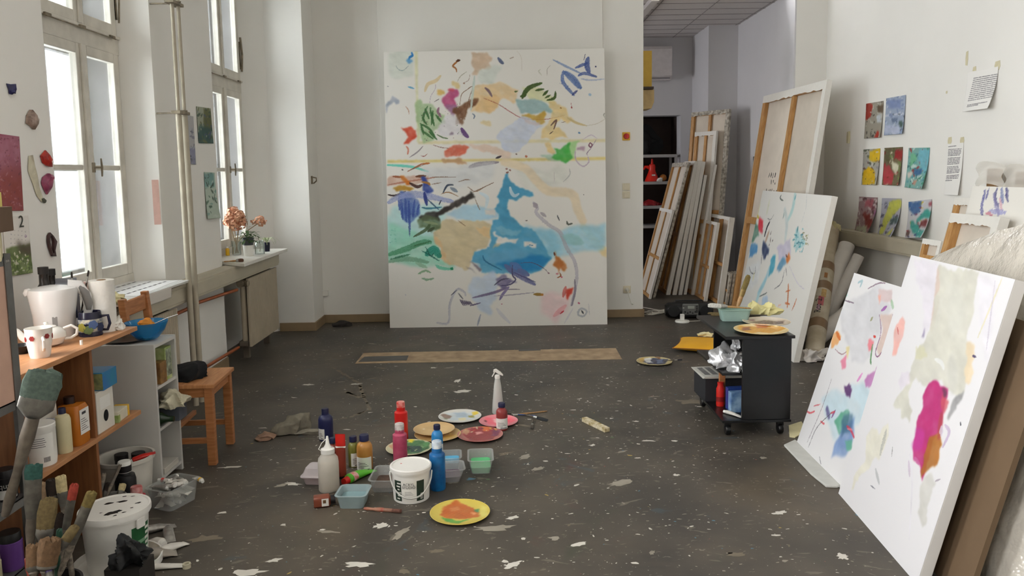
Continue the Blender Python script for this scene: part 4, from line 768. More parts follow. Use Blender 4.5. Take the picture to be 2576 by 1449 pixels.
# on its middle board
BOXW = mat('file_white', (216, 211, 200), rough=.6, var=.05, scale=5); HOLE = mat('hole_dark', (14, 13, 12), rough=.9)
def mfile(label, c, w, d, h, tilt=0.0, rz=0.0, hz=.3):
    t = thing('magazine_file', label, 'magazine file', c, rz, 'magazine files'); b = MB().box(-d / 2, d / 2, -w / 2, w / 2, 0, h); b.build('case', BOXW, t, smooth=0, bevel=.002)
    MB().lathe([(0, .0006), (.02, .0006), (.021, 0)], 24, T=T(d / 2 + .0004, 0, h * hz, ry=PI / 2) @ Matrix.Diagonal((1.25, 1, 1, 1))).build('finger_hole', HOLE, t); MB().box(d / 2, d / 2 + .0006, -w * .3, w * .3, h * .55, h * .85).build('paper_label', PAPER, t, smooth=0); return t
mfile('white magazine file on the rack behind the giant brush', (-1.99, 3.075, Z2 + .0005), .16, .25, .36, hz=.78); 
t = mfile('white magazine file with a round hole beyond the upright under the blue box', (-1.915, 3.395, Z2 + .0005), .145, .25, .185, hz=.36)
BBX = mat('box_blue', (44, 104, 170), rough=.4, col2=(40, 124, 150), scale=10)
carton('blue and green box lying on the magazine file', -1.845, 3.43, Z2 + .1865, .13, .135, .08, BBX, .05, extra=lambda t, a, b, c: MB().box(-a / 2 + .004, a / 2 - .002, -b / 2 - .0008, -b / 2 + .001, .004, c - .004).build('printed_side', mat('box_print', (150, 150, 96), rough=.5, col2=(84, 88, 66), scale=30), t, smooth=0))
carton('small yellow and white box at the far end of the middle board', -1.82, 3.55, Z2 + .0005, .06, .13, .05, mat('box_cream', (210, 204, 184), rough=.5), .1, extra=lambda t, a, b, c: (MB().box(-a / 2, a / 2 + .001, b / 2 - .02, b / 2 + .001, 0, c + .001).build('yellow_end', YEL, t, smooth=0), MB().box(-a / 2, a / 2 + .0006, -b / 2 - .0008, -b / 2 + .02, 0, c * .7).build('green_end', MATS['pack_green'], t, smooth=0)))
AMB = mat('amber_fluid', (190, 112, 36), rough=.25, trans=.12, var=.08)
c = Vector((-1.84, 3.222, Z2 + .0005)); h = .185
t = thing('solvent_canister', 'square amber canister of orange fluid with a white label', 'canister', c, 0); MB().lathe([(0, 0), (1.3 * .0366, 0), (1.36 * .0366, .01), (1.36 * .0366, .82 * h), (1.15 * .0366, .92 * h), (.4 * .0366, .95 * h)], 32, sq=3).build('body', AMB, t); MB().lathe([(0, .94 * h), (.021, .94 * h), (.021, 1.1 * h), (0, 1.1 * h)], 20, T=T(-.01, 0.0, 0)).build('cap', mat('cap_brown', (40, 22, 18), rough=.4), t)
b = MB().box(.0495, .0505, -.036, .034, .25 * h, .82 * h).box(.0505, .051, -.02, .01, .70 * h, .76 * h, 1)
for k in range(6): b.box(.0505, .051, -.03, .022 - .01 * (k % 3), (.34 + .05 * k) * h, (.352 + .05 * k) * h, 1)
b.build('paper_label', [PAPER, INK], t, smooth=0)
CREAMB = mat('bottle_cream', (206, 196, 158), rough=.35)
bottle('cream plastic bottle with a dark blue cap on the middle board', 164, 1142, 37, 1025, CREAMB, NAVY, name='plastic_bottle', z0=Z2 + .0005, prof=[(0, 0), (.95, 0), (1, .03), (1, .74), (.85, .82), (.5, .86), (.45, .9)], capr=.48, capz=.86)
p = fl(141, 1150, Z2); carton('grey canister box between the white jar and the cream bottle', p.x - .055, p.y + .0, Z2 + .0005, .10, .05, .155, mat('box_bluegrey', (136, 138, 146), rough=.6), 0)
p = Vector((p.x - .03, p.y + .095, 0)); bottle('white bottle with a red cap behind the grey box', 127, 1128, 30, 1028, WHITEP, RED, name='plastic_bottle', z0=Z2 + .0005, capr=.7, capz=.86)
c, r = spot(104, 1178, 76, Z2 + .0005); t = thing('paint_pot', 'white plastic paint pot with a printed label on the middle board', 'pot', c, yaw(c)); h = topz(c, 104, 1064) - Z2
MB().lathe([(0, 0), (.96 * r, 0), (r, .02), (r, .86 * h), (1.03 * r, .88 * h), (1.03 * r, .98 * h), (.98 * r, h), (0, h)], 40).build('body', WHITEP, t); b = arc(1.008 * r, .3 * h, .8 * h, -.9, .9)
for k in range(5): arc(1.013 * r, (.70 - .05 * k) * h, (.712 - .05 * k) * h, -.6, .3 + .05 * (k % 3), 1, 8, b)
for k in range(6): arc(1.013 * r, .12 * h, .24 * h, .2 + .07 * k, .235 + .07 * k, 1, 2, b)
b.build('paper_label', [PAPER, INK], t)
# ------------------------------------------------------------------ steel rack at the left edge
ZINC = mat('zinc_steel', (128, 128, 126), rough=.45, metal=.6, var=.3, scale=12)
rk = thing('steel_rack', 'grey steel shelf rack with an upright at the left edge of the picture', 'shelf', (0, 0, 0))
for x, y in ((-1.745, 2.75), (-1.745, 2.30), (-2.25, 2.75), (-2.25, 2.30)):
    sx, sy = (-1 if x > -2 else 1), (-1 if y > 2.5 else 1)
    MB().prism([(x, y), (x + sx * .036, y), (x + sx * .036, y + sy * .003), (x + sx * .003, y + sy * .003), (x + sx * .003, y + sy * .036), (x, y + sy * .036)], 0, 1.30).build('upright', ZINC, rk, smooth=0)
for z in (.165, .42, .775, 1.29):
    b = MB().box(-2.247, -1.748, 2.303, 2.747, z - .003, z).box(-1.752, -1.748, 2.303, 2.747, z - .032, z).box(-2.247, -2.243, 2.303, 2.747, z - .032, z).box(-2.247, -1.748, 2.743, 2.747, z - .032, z).box(-2.247, -1.748, 2.303, 2.307, z - .032, z)
    s = b.build('shelf_board', ZINC, rk, smooth=0)
    b = MB()
    for yy in (2.735, 2.725): b.lathe([(0, .003), (.004, .002), (.005, 0)], 10, T=T(-1.7449, yy, z - .016, ry=PI / 2))
    b.build('bolts', FERR, s)
carton('pale pink cardboard box on the upper shelf of the steel rack', -1.90, 2.60, .7755, .30, .24, .49, mat('box_pink', (206, 168, 148), rough=.7, var=.1), name='cardboard_box')
carton('cream box lying crooked on top of the steel rack', -1.82, 2.60, 1.2905, .24, .26, .09, mat('board_cream', (206, 196, 158), rough=.7), .55, name='cardboard_box')
carton('brown cardboard box on top of the cream box', -1.80, 2.59, 1.381, .22, .26, .085, mat('box_brown', (104, 82, 64), rough=.75), .2, name='cardboard_box')
carton('yellow note block on the brown cardboard box', -1.80, 2.60, 1.4665, .18, .16, .05, mat('note_yellow', (222, 204, 120), rough=.7), .1, name='note_block')
def rj(label, x, y, z, r, h, m, lid, lab=None, txt=None):
    t = jar(label, (x, y, z), r, h, m, lid, 'paint_jar', 'paint jar', .25, None, lab)
    if txt:
        b = text_mb(txt, .026); b.v = [(r * 1.02 * math.sin(q[0] / r - .9) , -r * 1.02 * math.cos(q[0] / r - .9), h * .45 + q[1]) for q in b.v]; b.build('lettering', PAPER, t, smooth=0)
    return t
PURP = plast('purple', (104, 66, 138)); BLK = mat('jar_black', (24, 22, 24), rough=.4)
rj('purple paint jar with a black lid on the lowest shelf of the steel rack', -1.795, 2.69, .1655, .039, .135, PURP, BLACKP)
rj('cream paint jar beside the purple one on the steel rack', -1.80, 2.58, .1655, .036, .10, CREAMB, WHITEP)
rj('black paint jar with white script lettering and a white label on the steel rack', -1.80, 2.70, .4205, .036, .11, BLK, BLK, (.08, .38, PAPER), 'aqua')
rj('red paint jar with a dark lid behind the lettered jar on the steel rack', -1.885, 2.70, .4205, .038, .14, plast('wine', (130, 34, 40)), BLK)
rj('dark paint jar with a magenta label at the rear of the steel rack', -1.80, 2.60, .4205, .036, .30, BLK, BLK, (.45, .75, plast('magenta', (190, 60, 96))))
rj('whitish pink bottle at the left edge of the steel rack', -1.79, 2.50, .4205, .035, .22, mat('bottle_pink', (206, 170, 172), rough=.4), WHITEP)
# ------------------------------------------------------------------ bucket of brushes in the near left corner
bc = Vector((-1.53, 2.46, 0)); t = thing('brush_bucket', 'dark bucket crammed with paint brushes at the lower left', 'bucket', bc)
MB().lathe([(0, 0), (.085, 0), (.10, .22), (.104, .22), (.104, .226), (.096, .226), (.08, .01), (0, .01)], 36).build('bucket', mat('bucket_dark', (44, 42, 44), rough=.5, var=.3), t)
KHAKI = BR('khaki', (116, 100, 66)); TEAL = BR('teal', (52, 92, 84)); BROWN = BR('mop', (112, 86, 60)); DARK = BR('darkbrown', (50, 40, 34)); CREAMR = BR('cream', (196, 180, 136)); REDT = BR('red', (168, 66, 52)); GREYG = BR('greygreen', (96, 112, 102)); OLIVE = BR('olive', (122, 106, 60))
HSP = mat('handle_spattered', (150, 140, 124), rough=.6, col2=(86, 78, 70), scale=60); HGREY = mat('handle_grey', (112, 102, 90), rough=.6, var=.4, scale=30); HRED = mat('handle_red', (142, 62, 48), rough=.5, var=.3, scale=20); DULL = mat('ferrule_dull', (116, 112, 104), rough=.45, metal=.5, var=.4, scale=40)
def inb(label, tip, foot, Y, w, bm, hm=HSP, frac=(.62, .75), flat=.35, hr=.007, ferr=DULL, zb=None, group=None):
    a = atY(tip[0], tip[1], Y); b = atY(foot[0], foot[1], Y - .03); d = (b - a).normalized(); e = b
    return brush(label, e, a, w * mpp(a), bm, hm, frac, flat, group=group, hr=hr, ferr=ferr)
inb('giant flat brush with grey green bristles and a wide steel ferrule', (116, 930), (12, 1300), 2.50, 82, GREYG, HGREY, (.68, .81), .3, .017, FERR)
inb('brush with a square teal tip standing upright at the left', (86, 1166), (72, 1440), 2.48, 38, TEAL, HGREY, (.5, .86), .5, .012)
inb('broad khaki brush with a bright spattered steel ferrule', (124, 1252), (98, 1446), 2.42, 40, KHAKI, HGREY, (.46, .60), .4, .012, FERR)
inb('brush with a dried red tip leaning right', (188, 1216), (138, 1470), 2.50, 20, REDT, HSP, (.55, .84), .6, .009)
inb('long spattered brush with an olive tip leaning in front of the white bucket', (233, 1236), (148, 1449), 2.44, 25, OLIVE, HSP, (.38, .82), .5, .010)
inb('round fuzzy brown mop brush low in the bunch', (128, 1352), (112, 1460), 2.36, 46, BROWN, HGREY, (.25, .36), .9, .012)
inb('second fuzzy brown brush half hidden by the rack upright', (86, 1367), (86, 1460), 2.36, 36, BROWN, HGREY, (.25, .40), .8, .012)
inb('flat khaki brush pointing right below the red tipped one', (192, 1322), (120, 1420), 2.40, 24, KHAKI, HSP, (.4, .62), .5, .010)
inb('brush with a cream tip leaning left at the back of the bunch', (152, 1196), (184, 1470), 2.56, 24, CREAMR, HSP, (.72, .85), .5, .009)
inb('dark bristled brush between the teal and cream tipped ones', (128, 1204), (146, 1470), 2.55, 24, DARK, HGREY, (.76, .84), .5, .009)
inb('pale tipped brush just right of the teal one', (104, 1214), (128, 1470), 2.54, 24, BR('pale', (168, 140, 110)), HSP, (.76, .84), .5, .009)
inb('thin steel palette handle in the middle of the brush bunch', (98, 1238), (90, 1480), 2.50, 12, FERR, FERR, (.4, .7), .5, .008)
inb('wide brush with a red brown head at the bottom of the bunch', (84, 1392), (116, 1570), 2.36, 40, HRED, CREAMR, (.55, .66), .4, .012)
inb('violet brush handle sticking up at the bottom of the bunch', (118, 1420), (130, 1470), 2.34, 16, plast('violet', (70, 50, 110)), PURP, (.3, .6), 1, .008)
inb('dark blunt brush behind the khaki one', (150, 1290), (138, 1480), 2.50, 26, DARK, HGREY, (.5, .66), .5, .009)
inb('slim green handled brush beside the fuzzy mop', (150, 1330), (138, 1490), 2.44, 14, plast('green_dark', (50, 86, 70)), plast('green_dark', (50, 86, 70)), (.6, .8), .7, .007)
p = atY(222, 1445, 2.50); crumple('rubber_glove', 'black rubber glove slumped against the front of the white bucket', 'glove', (p.x, 2.775, .135), (.16, .10, .085), mat('rubber_black', (16, 18, 20), rough=.6, var=.3), 8, .6, 8, amp=.4)
carton('dark scrap box supporting the black glove', p.x, 2.775, 0, .13, .12, .134, mat('box_dark', (40, 36, 32), rough=.8))
# ------------------------------------------------------------------ white bucket and what stands around it
wc = Vector((-1.575, 3.0, 0)); wr = .126; wh = .252
t = thing('bucket_lid', 'round white lid lying under the large white bucket', 'lid', wc); MB().lathe([(0, 0), (.158, 0), (.163, .004), (.165, .034), (.158, .034), (.156, .008), (0, .006)], 48).build('lid', WHITEP, t)
t = thing('paint_bucket', 'large white paint bucket with a black spattered lid and a green label', 'bucket', wc + Vector((0, 0, .0065)), yaw(wc)); h = wh - .0065
MB().lathe([(0, 0), (wr * .84, 0), (wr * .86, .004), (wr * .97, .86 * h), (wr * 1.02, .87 * h), (wr * 1.02, .91 * h), (0, .91 * h)], 48).build('body', WHITEP, t)
ld = MB().lathe([(wr * 1.0, .90 * h), (wr * 1.06, .905 * h), (wr * 1.065, .955 * h), (wr * 1.05, 1.0 * h), (wr * .99, 1.0 * h), (wr * .97, .985 * h), (0, .985 * h)], 48).build('lid', WHITEP, t)
b = MB(); R = random.Random(6)
for cx, cy, q in ((-.02, .055, .012), (.028, .05, .013), (-.01, -.055, .022), (.01, -.045, .012), (-.03, -.06, .008), (.085, .0, .009), (.06, -.04, .005), (.04, .1, .006), (.07, .085, .006), (-.05, -.03, .005), (.03, -.07, .006), (.0, -.085, .006)):
    n = 11; b.add([(cx, cy, .9868 * h)] + [(cx + q * R.uniform(.6, 1.3) * 1.4 * math.cos(2 * PI * k / n), cy + q * R.uniform(.5, 1.1) * math.sin(2 * PI * k / n), .9866 * h) for k in range(n)], [(0, k + 1, (k + 1) % n + 1) for k in range(n)])
b.build('stain', BLK, ld, smooth=0, normals=False)
def onr(z): return wr * (.86 + .11 * z / (.86 * h)) + .0006
b = MB(); LG = mat('label_green', (36, 96, 54), rough=.45, var=.25, scale=8)
def cyl_patch(b, a0, a1, z0, z1, mi=0, off=0.0):
    n = 10; vs = []
    for k in range(n + 1):
        a = a0 + (a1 - a0) * k / n - PI / 2
        for z in (z0, z1): vs.append(((onr(z) + off) * math.cos(a), (onr(z) + off) * math.sin(a), z))
    b.add(vs, [(2 * k, 2 * k + 2, 2 * k + 3, 2 * k + 1) for k in range(n)], mi)
cyl_patch(b, .45, 1.25, .04 * h, .74 * h); cyl_patch(b, .47, 1.22, .44 * h, .50 * h, 2, .0005); cyl_patch(b, .52, .8, .30 * h, .38 * h, 1, .0005); cyl_patch(b, .5, .78, .06 * h, .17 * h, 1, .0005)
for k in range(7): cyl_patch(b, 1.0 + .03 * (k % 2), 1.2, (.12 + .085 * k) * h, (.165 + .085 * k) * h, 1, .0006)
b.build('green_label', [LG, PAPER, mat('label_mint', (120, 160, 128), rough=.5)], t, smooth=0, normals=False)
b = MB().box(-.02, .02, -.004, .006, -.02, .02, 0, T(wr * 1.02 * math.sin(.75), -wr * 1.02 * math.cos(.75), .80 * h, rz=.75)); b.build('handle_lug', WHITEP, t, smooth=0, bevel=.003)
c = Vector((atY(318, 1240, 3.64).x, 3.655, 0)); r = .128; h = .225
t = thing('open_bucket', 'open white bucket holding paint bottles in front of the white shelf', 'bucket', c); MB().lathe([(0, 0), (.8 * r, 0), (.95 * r, h * .9), (1.02 * r, h * .92), (1.03 * r, h), (.94 * r, h), (.78 * r, .01), (0, .01)], 44).build('bucket', mat('bucket_grey', (206, 202, 192), rough=.4, var=.12), t)
MB().box(.5 * r, .62 * r, -.92 * r, -.84 * r, h * .72, h * .8).build('handle_lug', WHITEP, t, smooth=0, bevel=.003)
for dx, dy, lab, m, q in ((-.03, .02, 'black bottle cap showing inside the open bucket, nearer the rack', BLK, .03), (.045, .035, 'round black pot standing in the open bucket behind the black bottle', BLK, .03)):
    tt = thing('paint_pot', lab, 'pot', c + Vector((dx, dy, .0105))); MB().lathe([(0, 0), (q, 0), (q, .19), (0, .19)], 24).build('body', m, tt); MB().lathe([(0, .19), (q * 1.05, .19), (q * 1.05, .215), (0, .215)], 24).build('lid', m, tt)
paint_tube('red paint tube sticking out of the open bucket', c + Vector((.085, -.0, .205)), .5, .12, .035, RED, WHITEP, ry=-.35)
bottle('black paint bottle with a paint smeared white cap beside the open bucket', 322, 1300, 50, 1158, mat('bottle_black', (22, 22, 24), rough=.4), WHITEP, prof=[(0, 0), (.96, 0), (1, .02), (1, .66), (.9, .74), (.6, .76), (.55, .8), (.55, .86)], capr=.62, capz=.80, lines=False, splash=BLK)
bottle('red paint bottle with a stained pink cap and pale label beside the white bucket', 350, 1330, 44, 1222, plast('carmine', (168, 26, 44)), mat('cap_stained', (206, 160, 156), rough=.5, col2=(170, 70, 72), scale=40), prof=[(0, 0), (.96, 0), (1, .02), (1, .70), (.9, .77), (.62, .8), (.6, .86)], capr=.64, capz=.80, lab=(-1.3, 1.3, .04, .55))
c, r = spot(357, 1402, 27); h = topz(c, 357, 1300); t = thing('glass_jar', 'small glass jar with yellow paint in it beside the white bucket', 'jar', c)
MB().lathe([(0, 0), (r, 0), (r, .72 * h), (.86 * r, .8 * h), (.86 * r, .86 * h)], 28).build('glass', CLEAR, t); MB().lathe([(0, .004), (.93 * r, .004), (.93 * r, .42 * h), (0, .42 * h)], 24).build('paint', YEL, t); MB().lathe([(0, .84 * h), (.94 * r, .84 * h), (.94 * r, .98 * h), (0, h)], 28).build('lid', mat('lid_brass', (140, 112, 70), rough=.4, metal=.4, var=.3), t)
p = fl(205, 1268); tub('cloudy grey plastic tray standing on the floor under the beech rack', Vector((p.x - .06, p.y + .02, 0)), .1, .24, .17, .135, mat('tray_cloudy', (176, 174, 168), rough=.35, trans=.35), name='plastic_tray', cat='tray')
for k, (tip, foot, w_, bm) in enumerate((((303, 1168), (262, 1262), 8, HGREY), ((276, 1214), (252, 1290), 18, DARK), ((310, 1216), (290, 1280), 16, CREAMR), ((262, 1190), (246, 1280), 10, HSP))):
    a = atY(tip[0], tip[1], 3.36); b_ = atY(foot[0], foot[1], 3.30); brush(['bare grey brush handle rising behind the white bucket', 'dark tipped brush rising behind the white bucket', 'cream tipped flat brush leaning on the black bottle', 'spattered thin brush at the rack end behind the white bucket'][k], b_ + (b_ - a).normalized() * .0, a, w_ * mpp(a), bm, HSP, (.5, .72), .5, hr=.006, ferr=DULL)
t = thing('brush_jar', 'low jar holding brushes behind the white bucket', 'jar', (atY(258, 1280, 3.32).x + .02, 3.37, 0)); MB().lathe([(0, 0), (.055, 0), (.06, .14), (.055, .14), (.05, .01), (0, .01)], 28).build('glass', MATS['tray_cloudy'], t)
# clear tray of used tubes
A, B, C = fl(374, 1283), fl(434, 1286), fl(500, 1251); L_, W_ = (C - B).length * 1.02, (B - A).length * 1.05; rz = math.atan2(C.y - B.y, C.x - B.x); cen = (A + C) / 2; H_ = .105
tub('clear plastic tray full of used paint tubes in front of the white shelf', cen, rz, L_ * 1.16, W_ * 1.16, H_, CLEAR, None, name='plastic_tray', cat='tray')
R = random.Random(3); TW = mat('tube_white', (214, 210, 202), rough=.4, var=.15, scale=30); TS = mat('tube_silver', (168, 164, 158), rough=.35, metal=.6, var=.35, scale=50)
for k in range(42):
    lv = k // 14; x, y = R.uniform(-.36, .36) * L_, R.uniform(-.32, .32) * W_; q = cen + Vector((x * math.cos(rz) - y * math.sin(rz), x * math.sin(rz) + y * math.cos(rz), 0)); bd = None; lab = 'small used paint tube lying in the clear tray'
    grp = 'used tubes in the clear tray'; m = R.choice([TW, TW, TS])
    if k == 41: bd = RED; q = cen + Vector((-.0, .03, 0)); lab = 'red banded white tube on top of the tray heap'
    if k == 40: bd = YEL; q = cen + Vector((.10, .06, .01)); lab = 'yellow banded tube sticking out of the far corner of the tray'
    if k == 39: bd = RED; q = cen + Vector((-.05, .05, 0)); lab = 'red banded tube at the rear of the tray heap'
    paint_tube(lab, Vector((q.x, q.y, .008 + .036 * lv)), R.uniform(0, 2 * PI), R.uniform(.07, .10), R.uniform(.022, .03), m, WHITEP, band=bd, group=grp if bd is None else None, ry=R.uniform(-.25, .25) if lv else 0, z=.008 if lv else 0)
# loose used tubes on the floor
for px, py, a, L_, w_, m, cp, lab in ((400, 1335, .6, .14, .04, TS, RED, 'used tube with a red cap, farthest of the loose tubes by the jar'), (425, 1352, -1.1, .13, .042, TS, BLACKP, 'silver tube with a black cap among the loose tubes'), (392, 1372, 2.6, .12, .045, TW, WHITEP, 'round ended white tube in the middle of the loose tubes'),
                                    (432, 1385, 1.0, .14, .042, TW, WHITEP, 'white tube with a wide white cap, nearest the open floor'), (392, 1405, .5, .16, .06, mat('tube_flat', (150, 142, 132), rough=.45, var=.2), WHITEP, 'flattened grey brown tube lying over the others')):
    p = fl(px, py); paint_tube(lab, Vector((p.x, p.y, .0005)), a, L_, w_, m, cp)
p = fl(412, 1432); paint_tube('long white tube with a rolled silver end lying at the bottom edge', Vector((p.x - .02, p.y, .0005)), .18, .24, .03, TW, WHITEP, band=None)
p = fl(470, 1428); t = thing('tape_ring', 'small pale ring lying on the floor beside the long tube', 'ring', p); MB().lathe([(.010, 0), (.016, 0), (.016, .018), (.010, .018), (.010, 0)], 24, T=T(0, 0, .0)).build('ring', mat('ring_pale', (190, 184, 160), rough=.5), t)
# ------------------------------------------------------------------ paint things in the middle of the floor
def dishplate(label, px, py, w, bgc, paint, z0=0.0, group=None, name='plate', tilt=0.0):
    c = fl(px, py, z0 + .014); r = w * mpp(c) / 2; c.z = z0; t = thing(name, label, 'plate', c, 0, group); k = mpp(c)
    def f(x, y): p = fl(x, y, z0 + .012); return p.x - c.x + r, p.y - c.y + r
    s = Sheet(2 * r, 2 * r, 96, bgc, f, k); paint(s); na, nr = 96, 30; vs, cols, fs = [], [], []
    prof = lambda q: .005 + (.016 - .005) * max(0, (q - .62) / .38) ** 1.3
    for i in range(nr + 1):
        q = i / nr
        for a in range(na):
            x, y = q * math.cos(2 * PI * a / na), q * math.sin(2 * PI * a / na); u, v = (x + 1) / 2 * s.nx, (y + 1) / 2 * s.ny; col = s.img[int(round(v)), int(round(u))]
            lum = .0012 * math.sin(40 * x + 7 * y) * math.sin(31 * y) if np.abs(col - np.array(bgc)).sum() > 60 else 0
            vs.append((r * x, r * y, prof(q) + max(0, lum))); cols.append(col)
    fs = [(i * na + a, i * na + (a + 1) % na, (i + 1) * na + (a + 1) % na, (i + 1) * na + a) for i in range(nr) for a in range(na)]
    me = bpy.data.meshes.new('paint'); me.from_pydata(vs, [], fs); ca = me.color_attributes.new('paint', 'FLOAT_COLOR', 'POINT')
    ca.data.foreach_set('color', np.concatenate([lin(np.array(cols).clip(0, 255)), np.ones((len(cols), 1))], 1).ravel()); me.materials.append(WET); me.shade_smooth(); o = bpy.data.objects.new('paint', me); COL.objects.link(o); o.parent = t
    m = mat('plate_%02x%02x%02x' % tuple(bgc), bgc, rough=.3, var=.05); MB().lathe([(0, 0), (.6 * r, 0), (.66 * r, .003), (1.0 * r, .0135), (1.012 * r, .0155), (1.0 * r, .0165), (.985 * r, .0155)], 72).build('dish', m, t); return t
def p_white(s):
    s.poly([(1125, 1038), (1190, 1036), (1195, 1052), (1130, 1056)], (190, 204, 212), .8, 3, 2, .5).poly([(1140, 1036), (1170, 1035), (1176, 1046), (1150, 1048)], (170, 188, 206), .8, 2, 2).poly([(1108, 1044), (1122, 1040), (1136, 1044), (1132, 1050), (1116, 1050)], (134, 106, 92), .9, 1, 2)
    s.poly([(1185, 1036), (1200, 1035), (1203, 1041), (1189, 1043)], (226, 196, 60), .95, 1, 1).poly([(1178, 1043), (1192, 1042), (1194, 1048), (1180, 1047)], (150, 140, 60), .8, 1, 1).poly([(1150, 1050), (1172, 1048), (1174, 1055), (1155, 1055)], (226, 216, 170), .9, 1, 1).poly([(1112, 1050), (1128, 1050), (1124, 1054)], (110, 134, 104), .7, 1, 1)
dishplate('white plate with pale blue and yellow paint, farthest of the floor plates', 1157, 1046, 107, (214, 212, 204), p_white)
def p_pink(s):
    s.poly([(1222, 1050), (1285, 1048), (1298, 1058), (1262, 1068), (1225, 1064)], (236, 100, 116), .9, 2, 2, .3).poly([(1240, 1052), (1262, 1050), (1268, 1058), (1246, 1062)], (244, 190, 190), .9, 2, 2).poly([(1218, 1055), (1224, 1055), (1223, 1059), (1217, 1058)], (96, 40, 40), .9, .5, 1).poly([(1270, 1050), (1284, 1052), (1280, 1060), (1270, 1058)], (238, 84, 100), .9, 1, 1)
dishplate('plate of bright pink paint beside the spray bottle', 1254, 1058, 97, (226, 138, 146), p_pink)
def p_tan(s): s.poly([(1090, 1096), (1140, 1090), (1150, 1096), (1110, 1102)], (214, 178, 90), .7, 3, 2).poly([(1128, 1086), (1136, 1086), (1134, 1092)], (236, 214, 120), .9, 1, 1)
dishplate('tan paint plate underneath the other tan plate', 1101, 1091, 116, (206, 174, 118), p_tan)
def p_tan2(s): s.poly([(1055, 1072), (1125, 1068), (1130, 1080), (1070, 1086)], (216, 182, 130), .6, 5, 2).poly([(1062, 1076), (1068, 1074), (1067, 1079)], (240, 226, 190), .8, .8, 1)
dishplate('plain tan paint plate lying on top of another tan plate', 1092, 1078, 103, (208, 174, 122), p_tan2, .0175)
def p_crim(s):
    s.poly([(1165, 1086), (1195, 1076), (1240, 1076), (1258, 1088), (1240, 1102), (1190, 1106), (1168, 1098)], (138, 46, 52), .95, 1.5, 3, .3).poly([(1158, 1090), (1172, 1080), (1185, 1080), (1170, 1092)], (196, 160, 120), .8, 1, 3, .6).poly([(1235, 1080), (1260, 1082), (1256, 1096), (1240, 1094)], (110, 48, 84), .8, 2, 2).poly([(1210, 1072), (1228, 1072), (1226, 1082), (1214, 1083)], (206, 110, 60), .9, 1, 2).poly([(1196, 1085), (1212, 1083), (1216, 1088), (1200, 1091)], (222, 150, 146), .9, 1, 1.5)
    s.dots(30, (1160, 1074, 1256, 1084), (.8, 2), [(212, 196, 160), (180, 70, 60), (90, 60, 80), (200, 150, 80)], .8, 4)
dishplate('plate of crimson paint in front of the white plate', 1208, 1092, 114, (176, 104, 96), p_crim)
def p_green(s):
    s.poly([(1000, 1120), (1020, 1108), (1060, 1108), (1082, 1114), (1078, 1128), (1050, 1138), (1012, 1136)], (48, 98, 56), .95, 1.5, 3, .4).poly([(1024, 1122), (1050, 1118), (1056, 1132), (1030, 1136)], (30, 56, 62), .9, 2, 3).poly([(1024, 1104), (1040, 1105), (1038, 1112), (1026, 1111)], (226, 210, 60), .95, 1, 1.5).poly([(1062, 1112), (1078, 1112), (1074, 1122), (1062, 1122)], (86, 140, 86), .9, 1, 2)
    s.poly([(978, 1122), (990, 1116), (988, 1128)], (206, 140, 110), .7, 1, 1).dots(20, (990, 1110, 1080, 1136), (.8, 2), [(150, 180, 130), (30, 80, 60), (200, 200, 150)], .8, 5)
dishplate('cream plate with a pool of dark green paint behind the magenta bottle', 1029, 1125, 115, (202, 198, 164), p_green)
def p_orange(s):
    s.poly([(1110, 1298), (1118, 1300), (1160, 1306), (1186, 1300), (1150, 1316), (1118, 1308)], (84, 156, 66), .95, 2, 2, .3).poly([(1104, 1292), (1122, 1270), (1138, 1266), (1152, 1258), (1162, 1264), (1178, 1268), (1206, 1286), (1204, 1296), (1150, 1302), (1112, 1300)], (188, 100, 44), 1, .8, 3, .2)
    s.poly([(1130, 1276), (1150, 1272), (1160, 1280), (1140, 1284)], (206, 128, 70), .8, 2, 2).poly([(1180, 1284), (1200, 1288), (1188, 1294)], (224, 156, 104), .8, 1.5, 2).poly([(1194, 1278), (1206, 1276), (1208, 1284), (1198, 1284)], (60, 130, 90), .9, 1, 1.5).poly([(1206, 1270), (1226, 1276), (1228, 1296), (1212, 1304), (1208, 1290)], (212, 204, 110), .9, 3, 2)
dishplate('yellow plate with an orange paint mound, nearest to the camera', 1157, 1287, 150, (204, 184, 84), p_orange)
def p_blue(s):
    s.poly([(1612, 906), (1640, 900), (1680, 904), (1672, 914), (1630, 914)], (52, 62, 96), .9, 1, 2, .5).poly([(1618, 902), (1636, 900), (1640, 910), (1622, 911)], (216, 216, 214), .95, 1, 2).poly([(1606, 904), (1618, 899), (1620, 906), (1610, 910)], (206, 170, 96), .9, 1, 1).poly([(1640, 897), (1662, 898), (1660, 903)], (110, 70, 50), .8, 1, 1).poly([(1650, 904), (1668, 903), (1668, 911), (1654, 912)], (120, 134, 160), .8, 1, 1.5)
dishplate('plate smeared with dark blue and white paint near the cart', 1646, 908, 88, (196, 180, 134), p_blue)
a, b_ = fl(1668, 907, .022), fl(1716, 905, .022); brush('thin brush resting on the dark blue paint plate', a, b_, .008, BR('darkblue', (40, 44, 60)), HGREY, (.6, .75), hr=.004)
